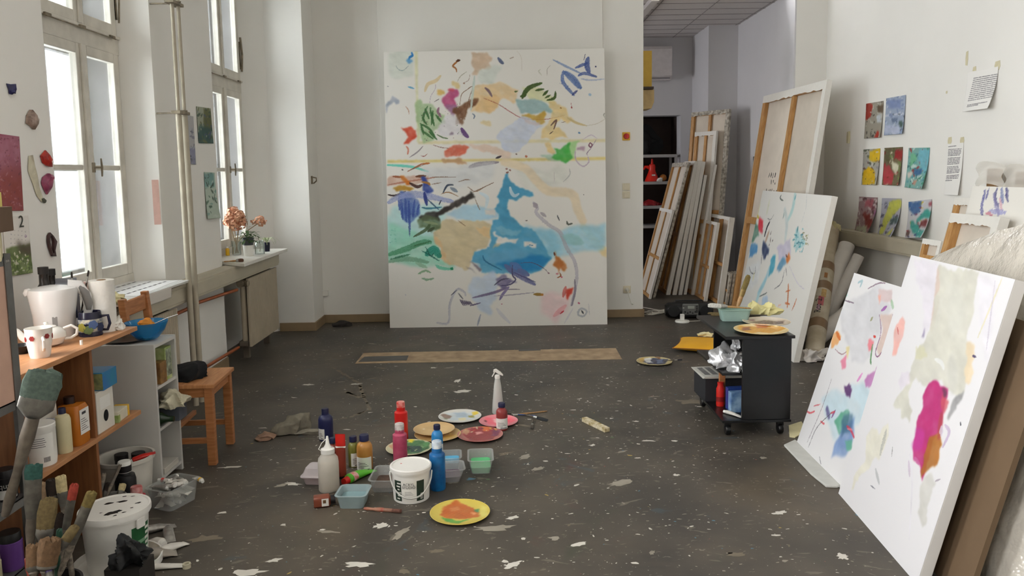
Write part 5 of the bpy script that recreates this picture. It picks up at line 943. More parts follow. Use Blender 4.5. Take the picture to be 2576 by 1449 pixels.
# bottles
c_ = dict
RB = [(0, 0), (.94, 0), (1, .025), (1, .60), (.97, .68), (.84, .75), (.60, .795), (.5, .81), (.48, .86)]
STD = [(0, 0), (.94, 0), (1, .02), (1, .70), (.98, .73), (.90, .745), (.74, .76), (.66, .77), (.66, .86)]
SMW = mat('cap_smeared', (214, 206, 200), rough=.5, col2=(120, 100, 100), scale=26)
bottle('navy blue paint bottle with a navy cap, leftmost on the open floor', 821, 1111, 37, 1027, plast('navy', (40, 44, 84)), NAVY, prof=RB, capr=.48, capz=.84, lab=(-1.2, -.2, .06, .40))
bottle('translucent white squeeze bottle with a pointed nozzle', 829, 1243, 52, 1097, WHITEP, WHITEP, name='squeeze_bottle', prof=[(0, 0)], capr=.001, capz=.9) if False else None
c, r = spot(829, 1242, 52); h = topz(c, 826, 1097); t = thing('squeeze_bottle', 'translucent white squeeze bottle with a pointed nozzle and hanging cap strap', 'bottle', c, yaw(c))
MB().lathe([(0, .0), (.94 * r, 0), (r, .02 * h), (r, .52 * h), (.94 * r, .60 * h), (.60 * r, .68 * h), (.56 * r, .70 * h)], 36).build('body', mat('squeeze_body', (226, 222, 212), rough=.4, trans=.42), t); MB().lathe([(0, .004), (.97 * r, .006), (.975 * r, .49 * h), (0, .49 * h)], 32).build('fill', mat('fill_beige', (206, 192, 170), rough=.6), t)
MB().lathe([(0, .69 * h), (.66 * r, .69 * h), (.66 * r, .77 * h), (.40 * r, .79 * h), (.2 * r, .86 * h), (.10 * r, 1.0 * h), (0, 1.0 * h)], 28, T=T(0, 0, 0)).build('nozzle', WHITEP, t); MB().tube([(-.5 * r, 0, .72 * h), (-.85 * r, -.1 * r, .78 * h), (-.55 * r, 0, .88 * h), (-.12 * r, 0, .95 * h)], .0022, 6).build('strap', WHITEP, t)
c, r = spot(860, 1206, 24); h = topz(c, 858, 1093); t = thing('paint_tube', 'red brown paint tube standing on its cap behind the squeeze bottle', 'paint tube', c, yaw(c) - .3)
b = MB(); n = 20; rows = [(0.06 * h, 1, 1), (.1 * h, 1.02, 1.02), (.5 * h, 1.02, .8), (.78 * h, 1.04, .36), (.96 * h, 1.06, .07), (h, 1.06, .07)]; vs = [(rx_ * r * math.cos(2 * PI * k / n), ry_ * r * math.sin(2 * PI * k / n), z) for z, rx_, ry_ in rows for k in range(n)]
b.add(vs, [(i * n + k, i * n + (k + 1) % n, (i + 1) * n + (k + 1) % n, (i + 1) * n + k) for i in range(5) for k in range(n)] + [tuple(range(n))[::-1], tuple(range(5 * n, 6 * n))]); b.build('body', plast('redbrown', (132, 54, 40)), t)
MB().lathe([(0, 0), (.8 * r, 0), (.8 * r, .06 * h), (0, .06 * h)], 20).build('cap', BLK, t); b = MB(); vs = [(1.07 * r * math.cos(2 * PI * k / n), (.42 + (.1 - .42) * q) * r * math.sin(2 * PI * k / n), (.74 + .27 * q) * h) for q in (0, 1) for k in range(n)]; b.add(vs, [(k, (k + 1) % n, n + (k + 1) % n, n + k) for k in range(n)]).build('red_label', RED, t); arcb = MB(); vs = [(1.09 * r * math.cos(2 * PI * k / n), .46 * r * math.sin(2 * PI * k / n), (.70 + .04 * q) * h) for q in (0, 1) for k in range(n)]; arcb.add(vs, [(k, (k + 1) % n, n + (k + 1) % n, n + k) for k in range(n)]).build('white_band', PAPER, t)
bottle('small dark bottle with a navy cap hidden behind the squeeze bottle', 840, 1190, 22, 1101, plast('redbrown', (132, 54, 40)), NAVY, prof=RB, capr=.7, capz=.85)
bottle('olive green paint bottle with a navy cap', 891, 1177, 28, 1097, plast('olive', (124, 122, 56)), NAVY, prof=RB, capr=.66, capz=.83, lab=(-.5, 1.1, .04, .48))
bottle('ochre paint bottle with a navy cap and white label', 919, 1186, 40, 1093, plast('ochre', (186, 132, 66)), NAVY, prof=RB, capr=.6, capz=.83, lab=(-1.4, .9, .02, .40))
bottle('tall bright red paint bottle with a dripping red cap, behind the magenta one', 1011, 1112, 33, 1010, plast('scarlet', (206, 38, 34)), mat('cap_red_smeared', (206, 44, 36), rough=.4, col2=(214, 180, 170), scale=26), prof=STD, capr=.64, capz=.86, lines=False)
bottle('magenta paint bottle with a smeared white cap', 1008, 1172, 36, 1065, mat('plastic_rose', (160, 52, 84), rough=.35, col2=(186, 84, 110), scale=18), SMW, prof=STD, capr=.66, capz=.83)
bottle('bright blue paint bottle with a navy cap, behind the other blue one', 1101, 1150, 29, 1068, plast('cerulean', (48, 134, 196)), NAVY, prof=RB, capr=.6, capz=.85, lab=(.1, 1.2, .1, .4), lines=False)
bottle('blue paint bottle with a dripped white cap beside the lidded white tub', 1102, 1237, 40, 1109, mat('plastic_azure', (26, 108, 168), rough=.35, col2=(20, 78, 134), scale=22), mat('cap_blue_smeared', (222, 226, 226), rough=.4, col2=(60, 120, 170), scale=24), prof=STD, capr=.64, capz=.86)
bottle('small brick red paint bottle with a white label standing before the pink plate', 1263, 1085, 29, 1013, plast('brick', (142, 58, 56)), NAVY, prof=RB, capr=.62, capz=.85, lab=(-1.3, 1.3, .08, .46))
# spray bottle
c, r = spot(1253, 1043, 30); h = topz(c, 1247, 928); t = thing('spray_bottle', 'clear conical spray bottle with a white trigger head', 'bottle', c, yaw(c))
MB().lathe([(0, 0), (.95 * r, 0), (r, .02 * h), (.92 * r, .2 * h), (.62 * r, .62 * h), (.42 * r, .78 * h), (.40 * r, .80 * h)], 32).build('body', MILKY, t); MB().lathe([(0, .003), (.93 * r, .005), (.95 * r, .02 * h), (.87 * r, .2 * h), (.70 * r, .43 * h), (0, .43 * h)], 28).build('water', mat('water_grey', (150, 152, 150), rough=.2, trans=.5), t)
MB().lathe([(0, .79 * h), (.46 * r, .79 * h), (.46 * r, .85 * h), (.3 * r, .87 * h), (0, .87 * h)], 24).build('collar', WHITEP, t)
MB().prism([(-.7 * r, .93 * h), (-.62 * r, .985 * h), (-.2 * r, 1.0 * h), (.55 * r, .93 * h), (1.0 * r, .86 * h), (.9 * r, .845 * h), (.3 * r, .88 * h), (-.3 * r, .93 * h)], -.28 * r, .28 * r, 0, Matrix(((1, 0, 0, 0), (0, 0, 1, 0), (0, 1, 0, 0), (0, 0, 0, 1)))).build('head', WHITEP, t, smooth=0, bevel=.002)
MB().prism([(-.45 * r, .95 * h), (-.3 * r, .95 * h), (-.55 * r, .88 * h), (-.85 * r, .825 * h), (-.95 * r, .83 * h)], -.2 * r, .2 * r, 0, Matrix(((1, 0, 0, 0), (0, 0, 1, 0), (0, 1, 0, 0), (0, 0, 0, 1)))).build('trigger', WHITEP, t, smooth=0, bevel=.0015)
# lidded tub with print
c, r = spot(1036, 1270, 96); h = topz(c, 1036, 1166); t = thing('paint_tub', 'lidded white paint tub with a hanging handle and dark green print', 'tub', c, yaw(c)); r1 = r * 1.08
rr = lambda z: r * (.95 + .10 * z / h)
MB().lathe([(0, 0), (r * .93, 0), (r * .95, .01 * h), (rr(.83 * h), .83 * h), (r1, .84 * h), (r1, .9 * h)], 48).build('body', WHITEP, t)
MB().lathe([(r1, .88 * h), (r1 * 1.03, .885 * h), (r1 * 1.03, .97 * h), (r1 * .98, h), (r1 * .93, h), (r1 * .91, .965 * h), (0, .96 * h)], 48).build('lid', WHITEP, t)
def cp(b, a0, a1, z0, z1, mi, off=.0006):
    n = 10; vs = []
    for k in range(n + 1):
        a = a0 + (a1 - a0) * k / n - PI / 2
        for z in (z0 * h, z1 * h): vs.append(((rr(z) + off) * math.cos(a), (rr(z) + off) * math.sin(a), z))
    b.add(vs, [(2 * k, 2 * k + 2, 2 * k + 3, 2 * k + 1) for k in range(n)], mi)
b = MB(); cp(b, -1.0, -.55, .08, .68, 0); cp(b, -.48, .22, .08, .68, 1); cp(b, .28, .72, .08, .68, 0)
for k in range(6): cp(b, -.86 + .06 * (k % 2), -.66 + .05 * (k % 3), .13 + .09 * k, .17 + .09 * k, 1, .001)
for k in range(3): cp(b, -.36, .0 + .05 * k, .36 - .04 * k, .37 - .04 * k, 2, .001)
cp(b, .5, .66, .12, .3, 1, .001)
for k in range(5): cp(b, .52 + .028 * k, .535 + .028 * k, .13, .29, 2, .0014)
b.build('printed_label', [mat('label_darkgreen', (34, 52, 40), rough=.5), mat('label_white', (226, 224, 216), rough=.5, var=.02), INK], t, smooth=0, normals=False)
for txt, zz in (('ACRYL', .555), ('STUDIO', .465)):
    q = text_mb(txt, .0175); w_ = max(v[0] for v in q.v); q.v = [((rr(zz * h) + .0012 + v[2]) * math.sin((v[0] - w_ * .5) / r - .14), -(rr(zz * h) + .0012 + v[2]) * math.cos((v[0] - w_ * .5) / r - .14), zz * h + v[1]) for v in q.v]; q.build('lettering', INK, t, smooth=0, normals=False)
q = []
for k in range(15): a = -PI / 2 - 1.35 + 2.7 * k / 14; sag = math.sin(PI * k / 14); q.append(((r1 * 1.06 + .004 * sag) * math.cos(a), (r1 * 1.06 + .004 * sag) * math.sin(a), h * (.82 - .60 * sag ** .8)))
MB().tube(q, .0035, 8, flat=1.6).build('handle', MILKY, t)
MB().lathe([(0, 0), (.009, 0), (.009, .004), (0, .004)], 14, T=T(q[0][0], q[0][1], q[0][2], ry=PI / 2)).build('handle_lug', WHITEP, t)
b = MB(); b.lathe([(0, .0008), (.004, .0006), (.005, 0)], 10, T=T(-.5 * r, .3 * r, .9605 * h)); b.build('spatter', RED, t)
# plastic tubs
def tubq(label, A, B, C, H, plastic, liquid, lev, taper=.82, low=.003, name='plastic_tub', sc_=1.12):
    A, B, C = fl(*A), fl(*B), fl(*C); L_ = (B - A).length; W_ = (C - B).length; rz = math.atan2(B.y - A.y, B.x - A.x); cen = (A + C) / 2; return tub(label, cen, rz, L_ * sc_, W_ * sc_, H, plastic, liquid, lev, taper, name, low=low)
GRL = mat('water_green', (84, 190, 120), rough=.15); BLL = mat('water_blue', (84, 172, 214), rough=.2); PRL = mat('water_purple', (116, 96, 112), rough=.2, trans=.1); CYL = mat('water_pale', (150, 180, 184), rough=.2, trans=.2); BNL = mat('residue_brown', (92, 70, 56), rough=.8, var=.4, scale=60); PKL = mat('residue_red', (186, 84, 74), rough=.4, trans=.1)
tubq('clear plastic tub of green paint water, rightmost tub on the floor', (1186, 1195), (1239, 1193), (1232, 1165), .078, CLEAR, GRL, .45)
tubq('clear tub with light blue paint water resting behind the blue bottles', (1112, 1188), (1156, 1186), (1156, 1166), .075, CLEAR, BLL, .62)
tubq('wide shallow clear tub of purple grey water between the white tub and blue bottle', (1052, 1222), (1160, 1214), (1160, 1192), .07, CLEAR, PRL, .42)
tubq('clear plastic box with dried brown residue beside the magenta bottle', (946, 1240), (1008, 1240), (1000, 1206), .068, CLEAR, BNL, .36)
tubq('clear tub of pale blue milky water in front of the green tube', (857, 1281), (922, 1281), (922, 1254), .066, mat('tub_frosted', (176, 194, 196), rough=.3, trans=.4), CYL, .55)
c = (fl(772, 1222) + fl(840, 1200)) / 2; t = thing('plastic_box', 'closed clear food box with red residue in the bottom, behind the squeeze bottle', 'box', c, -.12); basin(MB(), .16, .115, .042, .84).build('basin', mat('box_frosted', (206, 190, 190), rough=.3, trans=.35), t, smooth=50); fill(.16, .115, .042, .84, .003, .016).build('residue', PKL, t, smooth=0); b = MB(); basin(b, .16, .115, .042, .80); b.v = [(x, y, .0845 - z) for x, y, z in b.v]; b.build('lid', mat('lid_frosted', (214, 206, 206), rough=.3, trans=.3), t, smooth=50)
# tubes, small bottle, brushes, block, rag
A, B = fl(866, 1222), fl(936, 1185); GT = mat('tube_green', (86, 182, 40), rough=.35, var=.12, scale=12)
paint_tube('bright green paint tube with a red and white cap end lying on the floor', (A + B) / 2, math.atan2(B.y - A.y, B.x - A.x), (B - A).length * 1.05, .055, GT, RED, band=mat('tube_band', (206, 60, 50), rough=.4, col2=(220, 206, 200), scale=40))
p = fl(802, 1282); t = thing('paint_bottle', 'square brown paint bottle lying on its side in front', 'bottle', M=T(p.x - .03, p.y + .03, .0265, rz=.25, ry=PI / 2)); MB().lathe([(0, 0), (.024, 0), (.026, .004), (.026, .07), (.014, .08)], 32, sq=3).build('body', plast('sienna', (128, 66, 46)), t); MB().lathe([(0, .078), (.022, .078), (.022, .10), (0, .10)], 24).build('cap', BLK, t); MB().box(-.018, .018, -.0268, -.0262, .036, .068).box(-.012, .004, -.0272, -.0266, .042, .056, 1).build('paper_label', [PAPER, mat('label_swatch', (110, 80, 50), rough=.5)], t, smooth=0)
A, B = fl(914, 1279, .008), fl(1010, 1286, .008); brush('brush with a brown round tip and red handle end lying in front of the tubs', A, B, .018, BR('reddish', (112, 76, 64)), mat('handle_tan', (176, 150, 120), rough=.5, col2=(150, 60, 50), scale=14), (.55, .76), .8, hr=.008, ferr=mat('ferrule_stained', (146, 104, 84), rough=.5, var=.4, scale=30))
A, B = fl(1274, 1046, .006), fl(1377, 1034, .006); brush('long pale brush lying beyond the pink plate, its tip to the plate', B, A, .012, BR('darkgrey', (70, 62, 56)), HANDLE, (.7, .85), hr=.0045)
A, B = fl(1276, 1041, .005), fl(1350, 1046, .005); brush('thin blue handled brush lying beside the long pale brush', B, A, .008, DARK, plast('handle_blue', (60, 80, 130)), (.7, .85), hr=.0035)
A, B = fl(1318, 1042, .01), fl(1378, 1058, .01); brush('dark bristled fine brush lying right of the pink plate', A, B, .018, mat('bristle_black', (40, 42, 44), rough=.8), HGREY, (.4, .55), hr=.004)
A, B = fl(1341, 1056, .008), fl(1338, 1078, .008); brush('short stub brush pointing towards the camera right of the plates', A, B, .014, BR('stub', (92, 84, 76)), HGREY, (.4, .6), hr=.005)
A, B = fl(1474, 1068), fl(1526, 1088); C = fl(1538, 1082); t = thing('wood_block', 'paint crusted wooden batten lying alone on the floor right of the plates', 'wood block', (0, 0, 0)); d = (fl(1526, 1088) - fl(1468, 1060)); q = fl(1497, 1073); rz = math.atan2(d.y, d.x); t.matrix_world = T(q.x, q.y, 0, rz=rz); L_ = d.length / 2
MB().box(-L_, L_, -.016, .022, 0, .026).build('block', mat('crusted_wood', (214, 204, 180), rough=.8, col2=(150, 130, 76), scale=36, bump=.4), t, smooth=0, bevel=.002)
RAG = mat('rag_grey', (124, 118, 104), rough=.95, var=.35, scale=24); p = fl(738, 1092); crumple('rag', 'grey green crumpled rag with trailing ends left of the navy bottle', 'rag', p + Vector((0, .03, 0)), (.28, .17, .11), RAG, 44, .5, 6, amp=.3)
p = fl(668, 1103); crumple('rag', 'flat brownish end of cloth lying left of the crumpled rag', 'rag', p, (.13, .14, .03), mat('rag_brown', (150, 120, 100), rough=.95, var=.3, scale=24), 45, .5, 5)
p = fl(778, 1090); crumple('rag', 'flat grey strip of cloth between the rag and the navy bottle', 'rag', p, (.24, .07, .03), mat('rag_pale', (150, 144, 130), rough=.95, var=.3, scale=24), 46, .5, 5, rz=.1)
p = fl(857, 822); crumple('felt_slipper', 'dark felt slipper lying at the skirting left of the big canvas', 'slipper', p + Vector((0, .04, 0)), (.24, .11, .055), mat('felt_dark', (52, 48, 46), rough=.9, var=.3, scale=20), 51, .25, 4, amp=.08)
# ------------------------------------------------------------------ canvases
CANV = mat('canvas_white', (226, 223, 216), rough=.8, var=.04, scale=30); RAWC = mat('raw_canvas', (214, 204, 190), rough=.9, var=.08, scale=8); BARW = wood('stretcher_pine', (196, 152, 96), (170, 122, 70), 6, (10, 10, 2)); EDGED = mat('edge_dripped', (206, 200, 188), rough=.8, col2=(120, 112, 100), scale=28)
def lean_frame(BL, BR, deg):
    u = (BR - BL); u.z = 0; u.normalize(); nb = Vector((-u.y, u.x, 0)); a = math.radians(deg); return frame(BL, u, Vector((0, 0, 1)) * math.cos(a) + nb * math.sin(a))
def art(name, label, M, W, H, D, paint, nx, bgc=(228, 225, 218), group=None, crop=None, edge=None, gain=1):
    t = thing(name, label, 'canvas', M=M, group=group); f = mapper(M); s = Sheet(W, H, nx, bgc)
    if crop: _view(s, f, M, *crop)
    else: s.mapf = f; s.k = mpp(M.translation)
    paint(s); s.img *= gain; s.build('painted_face', PAINT, t, 0)
    MB().box(0, W, .0006, D, 0, H).build('wrapped_edge', edge or CANV, t, smooth=0, bevel=.003); return t
def back(label, M, W, H, D=.04, vbars=(.5,), hbars=(.5,), bw=.045, group=None, flap=True, edge=None, raw=None, name='canvas'):
    # the back of a canvas towards us: cloth at the far side, wooden stretcher, cloth folded over the bars
    t = thing(name, label, 'canvas', M=M, group=group); MB().box(0, W, D - .004, D, 0, H).build('cloth', raw or RAWC, t, smooth=0)
    for x0, x1, z0, z1 in ((0, bw, 0, H), (W - bw, W, 0, H), (bw, W - bw, 0, bw), (bw, W - bw, H - bw, H)): MB().box(x0 + .001, x1 - .001, .002, D - .005, z0 + .001, z1 - .001).build('stretcher_bar', BARW, t, smooth=0, bevel=.002)
    for v in vbars: MB().box(W * v - bw * .4, W * v + bw * .4, .006, D - .008, bw, H - bw).build('cross_bar', BARW, t, smooth=0, bevel=.002)
    for v in hbars: MB().box(bw, W - bw, .004, D - .010, H * v - bw * .5, H * v + bw * .5).build('cross_bar', BARW, t, smooth=0, bevel=.002)
    e = edge or CANV; MB().box(-.0015, 0, -.0005, D, 0, H).build('wrapped_edge', e, t, smooth=0); MB().box(W, W + .0015, -.0005, D, 0, H).build('wrapped_edge', e, t, smooth=0); MB().box(-.0015, W + .0015, -.001, D, H, H + .0015).build('wrapped_edge', e, t, smooth=0)
    if flap:
        R = random.Random(int(W * 1e4)); n = 24; xs = [W * k / n for k in range(n + 1)]
        b = MB(); vs = [(x, -.0008, z) for x in xs for z in (H - bw * R.uniform(.9, 1.15), H)]; b.add(vs, [(2 * k, 2 * k + 2, 2 * k + 3, 2 * k + 1) for k in range(n)]); b.build('cloth_flap', e, t, smooth=0, normals=False)
        b = MB(); vs = [(x, -.0009, H * k / n) for k in range(n + 1) for x in (W - bw * R.uniform(.85, 1.1), W)]; b.add(vs, [(2 * k, 2 * k + 1, 2 * k + 3, 2 * k + 2) for k in range(n)]); b.build('cloth_flap', e, t, smooth=0, normals=False)
    return t
# the large painting on the back wall
BLp, BRp = fl(981, 825), fl(1528, 816); M = lean_frame(BLp, BRp, 3.6); f = mapper(M); W = f(1528, 816)[0]; H = (f(966, 130)[1] + f(1522, 122)[1]) / 2
W0 = (228, 225, 219)
def big_a(s):
    P, L_ = s.poly, s.line
    P([(140, 130), (400, 120), (415, 370), (280, 395), (160, 380)], (204, 210, 200), .75, 10, 6)
    P([(412, 115), (445, 115), (452, 620), (430, 620)], (216, 214, 176), .9, 1, .4, .1); P([(430, 600), (452, 600), (470, 1050), (440, 1040)], (206, 208, 160), .8, 2, 2)
    P([(450, 1027), (2352, 1003), (2352, 1035), (450, 1058)], (220, 210, 166), .85, 1, .4, .15); P([(140, 1220), (2357, 1187), (2357, 1217), (140, 1248)], (218, 200, 126), .95, 1, .4, .15)
    L_([(385, 130), (392, 160), (365, 178), (358, 205)], 24, (50, 126, 190)); P([(335, 205), (365, 185), (400, 205), (380, 230), (350, 234)], (86, 150, 200), .9, 1, 3); L_([(225, 260), (250, 300), (300, 310), (355, 262)], 7, (130, 146, 150), .8)
    L_([(862, 208), (835, 230), (803, 265), (832, 292), (842, 326)], 18, (156, 94, 40)); L_([(840, 215), (872, 206)], 26, (84, 48, 28))
    P([(995, 125), (1130, 112), (1178, 180), (1160, 230), (1180, 272), (1150, 300), (1090, 290), (1045, 310), (1045, 360), (985, 355), (980, 320), (1010, 290), (985, 260), (1000, 190)], (206, 180, 154), .95, 1.5, 5, .3)
    P([(1050, 300), (1290, 260), (1240, 360), (1200, 460), (1060, 420)], (206, 214, 206), .7, 8, 6); L_([(1262, 185), (1288, 220), (1310, 240)], 34, (96, 106, 134)); L_([(1380, 190), (1415, 178)], 12, (176, 160, 150)); L_([(1450, 112), (1495, 180), (1503, 320)], 6, (206, 198, 186), .8)
    L_([(520, 520), (550, 450), (630, 415), (676, 366)], 36, (216, 196, 156)); P([(785, 430), (855, 435), (855, 490), (800, 482)], (216, 192, 134), .9, 2, 4); P([(638, 510), (720, 503), (735, 545), (680, 566), (640, 545)], (212, 180, 106), .95, 1, 4)
    P([(1000, 480), (1300, 420), (1480, 500), (1440, 640), (1290, 590), (1260, 700), (1180, 742), (1000, 722), (960, 640)], (224, 192, 142), .8, 7, 6, .4); P([(1080, 560), (1280, 580), (1260, 690), (1150, 735), (1030, 700)], (222, 184, 128), .7, 5, 5)
    P([(720, 560), (770, 490), (840, 520), (857, 575), (820, 622), (842, 672), (760, 690), (720, 670), (680, 630)], (180, 78, 122), .97, 1, 4); P([(755, 490), (800, 492), (815, 520), (760, 520)], (210, 76, 92), .8, 2, 3); P([(730, 660), (830, 650), (850, 740), (800, 775), (755, 720)], (150, 104, 140), .85, 3, 4)
    P([(810, 700), (900, 660), (990, 592), (1062, 600), (1040, 662), (960, 700), (920, 790), (890, 872), (840, 850), (845, 770), (800, 740)], (116, 76, 50), .95, 1, 3, .35); L_([(870, 690), (888, 560), (940, 510), (1002, 478), (960, 620), (920, 820)], 7, (120, 84, 54))
    P([(430, 620), (480, 610), (500, 670), (600, 660), (700, 760), (722, 860), (620, 920), (642, 1010), (520, 1042), (470, 960), (440, 800)], (158, 186, 138), .85, 3, 6, .4)
    for q in ([(545, 675), (500, 790), (540, 860)], [(570, 690), (612, 872)], [(520, 700), (562, 800)], [(470, 850), (560, 900), (620, 982)], [(490, 920), (600, 1002)], [(630, 760), (690, 840)], [(480, 860), (505, 960)], [(600, 720), (585, 860)], [(560, 930), (640, 1010)]): L_(q, 24, (64, 108, 62), .95, .6, 1.2)
    L_([(640, 960), (700, 990), (750, 1000)], 14, (96, 120, 80)); P([(640, 900), (700, 780), (800, 760), (900, 980), (760, 1000), (640, 960)], (216, 213, 218), .75, 6, 8); L_([(660, 690), (650, 730), (680, 780)], 26, (150, 110, 130)); P([(765, 940), (800, 935), (810, 962), (775, 966)], (130, 110, 130), .9, 1, 2); L_([(890, 900), (920, 950), (955, 985)], 44, (104, 74, 124))
    L_([(1022, 370), (1005, 520), (985, 710)], 26, (198, 210, 202), .9); L_([(1110, 590), (1260, 652), (1400, 740), (1520, 797), (1740, 805), (1935, 765)], 7, (164, 62, 62)); L_([(1130, 488), (1165, 520), (1198, 575)], 26, (124, 100, 108)); P([(1080, 850), (1110, 805), (1190, 830), (1190, 870), (1120, 862)], (224, 206, 160), .9, 2, 4); L_([(1000, 750), (1022, 770), (1012, 800)], 14, (120, 132, 150))
    P([(1500, 480), (1620, 470), (1850, 560), (1830, 650), (1560, 600)], (208, 210, 154), .7, 7, 6)
    for q, w_ in (([(1700, 440), (1590, 478), (1535, 530), (1505, 590)], 46), ([(1640, 512), (1725, 500)], 24), ([(1715, 565), (1765, 515)], 26), ([(1755, 612), (1830, 590), (1842, 525)], 26), ([(1735, 590), (1790, 560)], 20), ([(1425, 527), (1455, 520)], 18), ([(1490, 575), (1540, 560)], 40)): L_(q, w_, (66, 88, 38), .97, .6, 2)
    P([(1440, 600), (1640, 600), (1720, 640), (1790, 690), (1822, 752), (1760, 722), (1640, 750), (1500, 750), (1465, 680)], (154, 184, 186), .97, 1, 3, .2)
    P([(1780, 640), (1880, 640), (1960, 700), (1982, 790), (2050, 832), (1960, 830), (1880, 790), (1850, 880), (1962, 1000), (1690, 1000), (1720, 900), (1790, 800), (1800, 720)], (224, 198, 138), .9, 2, 4, .3); P([(1500, 750), (1560, 745), (1640, 762), (1730, 725), (1742, 790), (1715, 850), (1680, 860), (1600, 812), (1510, 790)], (190, 154, 68), .97, 1, 3)
    L_([(1960, 790), (2050, 840), (2160, 872)], 24, (204, 184, 134), .9, .8); L_([(2150, 870), (2260, 850), (2345, 800)], 6, (190, 180, 160), .7); P([(1740, 1045), (1800, 1045), (1842, 1140), (1830, 1162), (1765, 1130)], (224, 198, 140), .95, 1, 3)
    P([(1380, 850), (1500, 790), (1692, 860), (1620, 920), (1530, 1060), (1450, 1150), (1340, 1142), (1300, 1080), (1250, 1000), (1270, 900)], (198, 206, 224), .9, 3, 7, .3); P([(1510, 800), (1690, 850), (1660, 880), (1520, 830)], (206, 190, 190), .7, 3, 3); L_([(1795, 868), (1850, 815), (1825, 905)], 18, (110, 82, 74)); L_([(1780, 955), (1820, 925)], 8, (90, 66, 60))
    for q, w_, c in (([(1820, 205), (1950, 270), (2100, 342)], 22, (126, 146, 184)), ([(2172, 185), (2160, 260), (2182, 330)], 52, (58, 78, 142)), ([(2045, 285), (2160, 235)], 30, (60, 80, 144)), ([(2075, 362), (2140, 340), (2255, 375)], 30, (70, 90, 150)), ([(1920, 318), (1918, 430), (2030, 562)], 34, (78, 104, 164)), ([(1940, 330), (2020, 400), (2092, 485)], 66, (76, 104, 162)), ([(2145, 145), (2128, 205)], 7, (60, 64, 100)), ([(2100, 395), (2200, 410), (2332, 398)], 16, (166, 176, 196)), ([(2010, 560), (2062, 515)], 22, (40, 50, 110)), ([(1880, 440), (1980, 470)], 6, (130, 140, 170))): L_(q, w_, c, .95, .5, 2, .25)
    P([(280, 880), (340, 892), (380, 870), (432, 930), (437, 985), (390, 1010), (362, 1052), (315, 1056), (350, 980)], (204, 74, 50), .97, 1, 3); P([(130, 742), (130, 660), (200, 570), (257, 600), (255, 642), (215, 660), (190, 640), (150, 700)], (152, 160, 176), .95, 2, 4, .5); L_([(345, 475), (412, 495)], 18, (84, 158, 200), .9, .8); L_([(325, 675), (350, 710), (360, 752)], 10, (190, 150, 130)); L_([(330, 1080), (350, 1110), (345, 1160)], 18, (206, 130, 110)); L_([(500, 1078), (440, 1140), (365, 1190)], 14, (140, 130, 136), .9, .7); L_([(480, 1175), (510, 1180), (542, 1158)], 8, (160, 90, 80))
    P([(960, 1060), (1100, 1060), (1330, 1120), (1402, 1150), (1390, 1212), (1290, 1200), (1180, 1152), (1000, 1112)], (222, 198, 180), .9, 2, 4); P([(730, 1130), (800, 1072), (970, 1070), (930, 1150), (860, 1182), (730, 1176)], (210, 102, 78), .95, 2, 4, .4); L_([(600, 1065), (680, 1090), (760, 1100)], 8, (150, 110, 100)); P([(680, 1200), (900, 1205), (942, 1262), (860, 1250), (780, 1240), (690, 1242)], (194, 152, 112), .9, 2, 4)
    P([(1690, 1160), (1860, 1165), (1905, 1232), (1780, 1220)], (164, 194, 174), .8, 4, 5); P([(1940, 1050), (2100, 1010), (2050, 1090), (2020, 1190), (1950, 1200)], (160, 208, 136), .85, 6, 4); P([(1825, 1090), (1890, 1108), (1950, 1060), (1988, 1032), (2000, 1150), (2018, 1190), (1940, 1256), (1880, 1230), (1800, 1190), (1852, 1160)], (64, 168, 68), .92, 3, 3, .25)
    P([(2060, 1070), (2140, 1070), (2132, 1130), (2062, 1112)], (176, 146, 164), .9, 2, 4); L_([(2190, 1040), (2212, 1062), (2200, 1088), (2180, 1070), (2192, 1042)], 14, (130, 84, 100)); L_([(2040, 1130), (2050, 1220), (2120, 1282), (2178, 1240), (2170, 1190)], 13, (192, 176, 190), .9, 0); L_([(2255, 1010), (2200, 1100), (2160, 1150), (2168, 1172)], 7, (150, 130, 150)); L_([(2120, 1010), (2200, 965), (2262, 1000)], 9, (206, 192, 204))
    L_([(965, 1292), (1060, 1262), (1262, 1240)], 46, (112, 98, 114), .95, .7, 2, .3); L_([(1240, 1200), (1290, 1180)], 22, (70, 62, 70)); L_([(140, 1270), (260, 1275), (400, 1290), (550, 1335)], 26, (100, 204, 184), .9, .4); L_([(345, 1335), (480, 1262), (570, 1250)], 12, (170, 90, 50)); L_([(505, 1258), (565, 1250)], 20, (186, 106, 50))
    for x, y, q, c in ((915, 440, 14, (150, 110, 90)), (2250, 272, 14, (40, 40, 90)), (2190, 555, 26, (150, 180, 206)), (2005, 685, 14, (160, 40, 40)), (2082, 942, 18, (60, 110, 160)), (1545, 1180, 22, (170, 90, 60)), (1445, 1158, 12, (90, 60, 50)), (1350, 1305, 12, (150, 110, 100)), (1380, 1320, 12, (150, 110, 100)), (290, 1315, 10, (60, 50, 60)), (1895, 690, 12, (150, 100, 40)), (145, 472, 8, (120, 120, 130)), (1360, 1340, 14, (140, 100, 90))): L_([(x - 2, y), (x + 2, y + 2)], q, c, .95, 0)
    L_([(625, 450), (622, 500), (580, 570), (567, 640)], 5, (170, 150, 170)); L_([(615, 628), (662, 600)], 6, (90, 70, 80)); L_([(2000, 640), (2005, 680)], 5, (160, 50, 50)); L_([(1760, 370), (1758, 300), (1790, 260)], 5, (160, 150, 140)); L_([(1690, 300), (1672, 320), (1702, 360)], 10, (196, 196, 180)); L_([(975, 350), (960, 410), (900, 440)], 5, (160, 140, 130)); L_([(850, 420), (880, 370), (940, 325)], 8, (180, 176, 160))
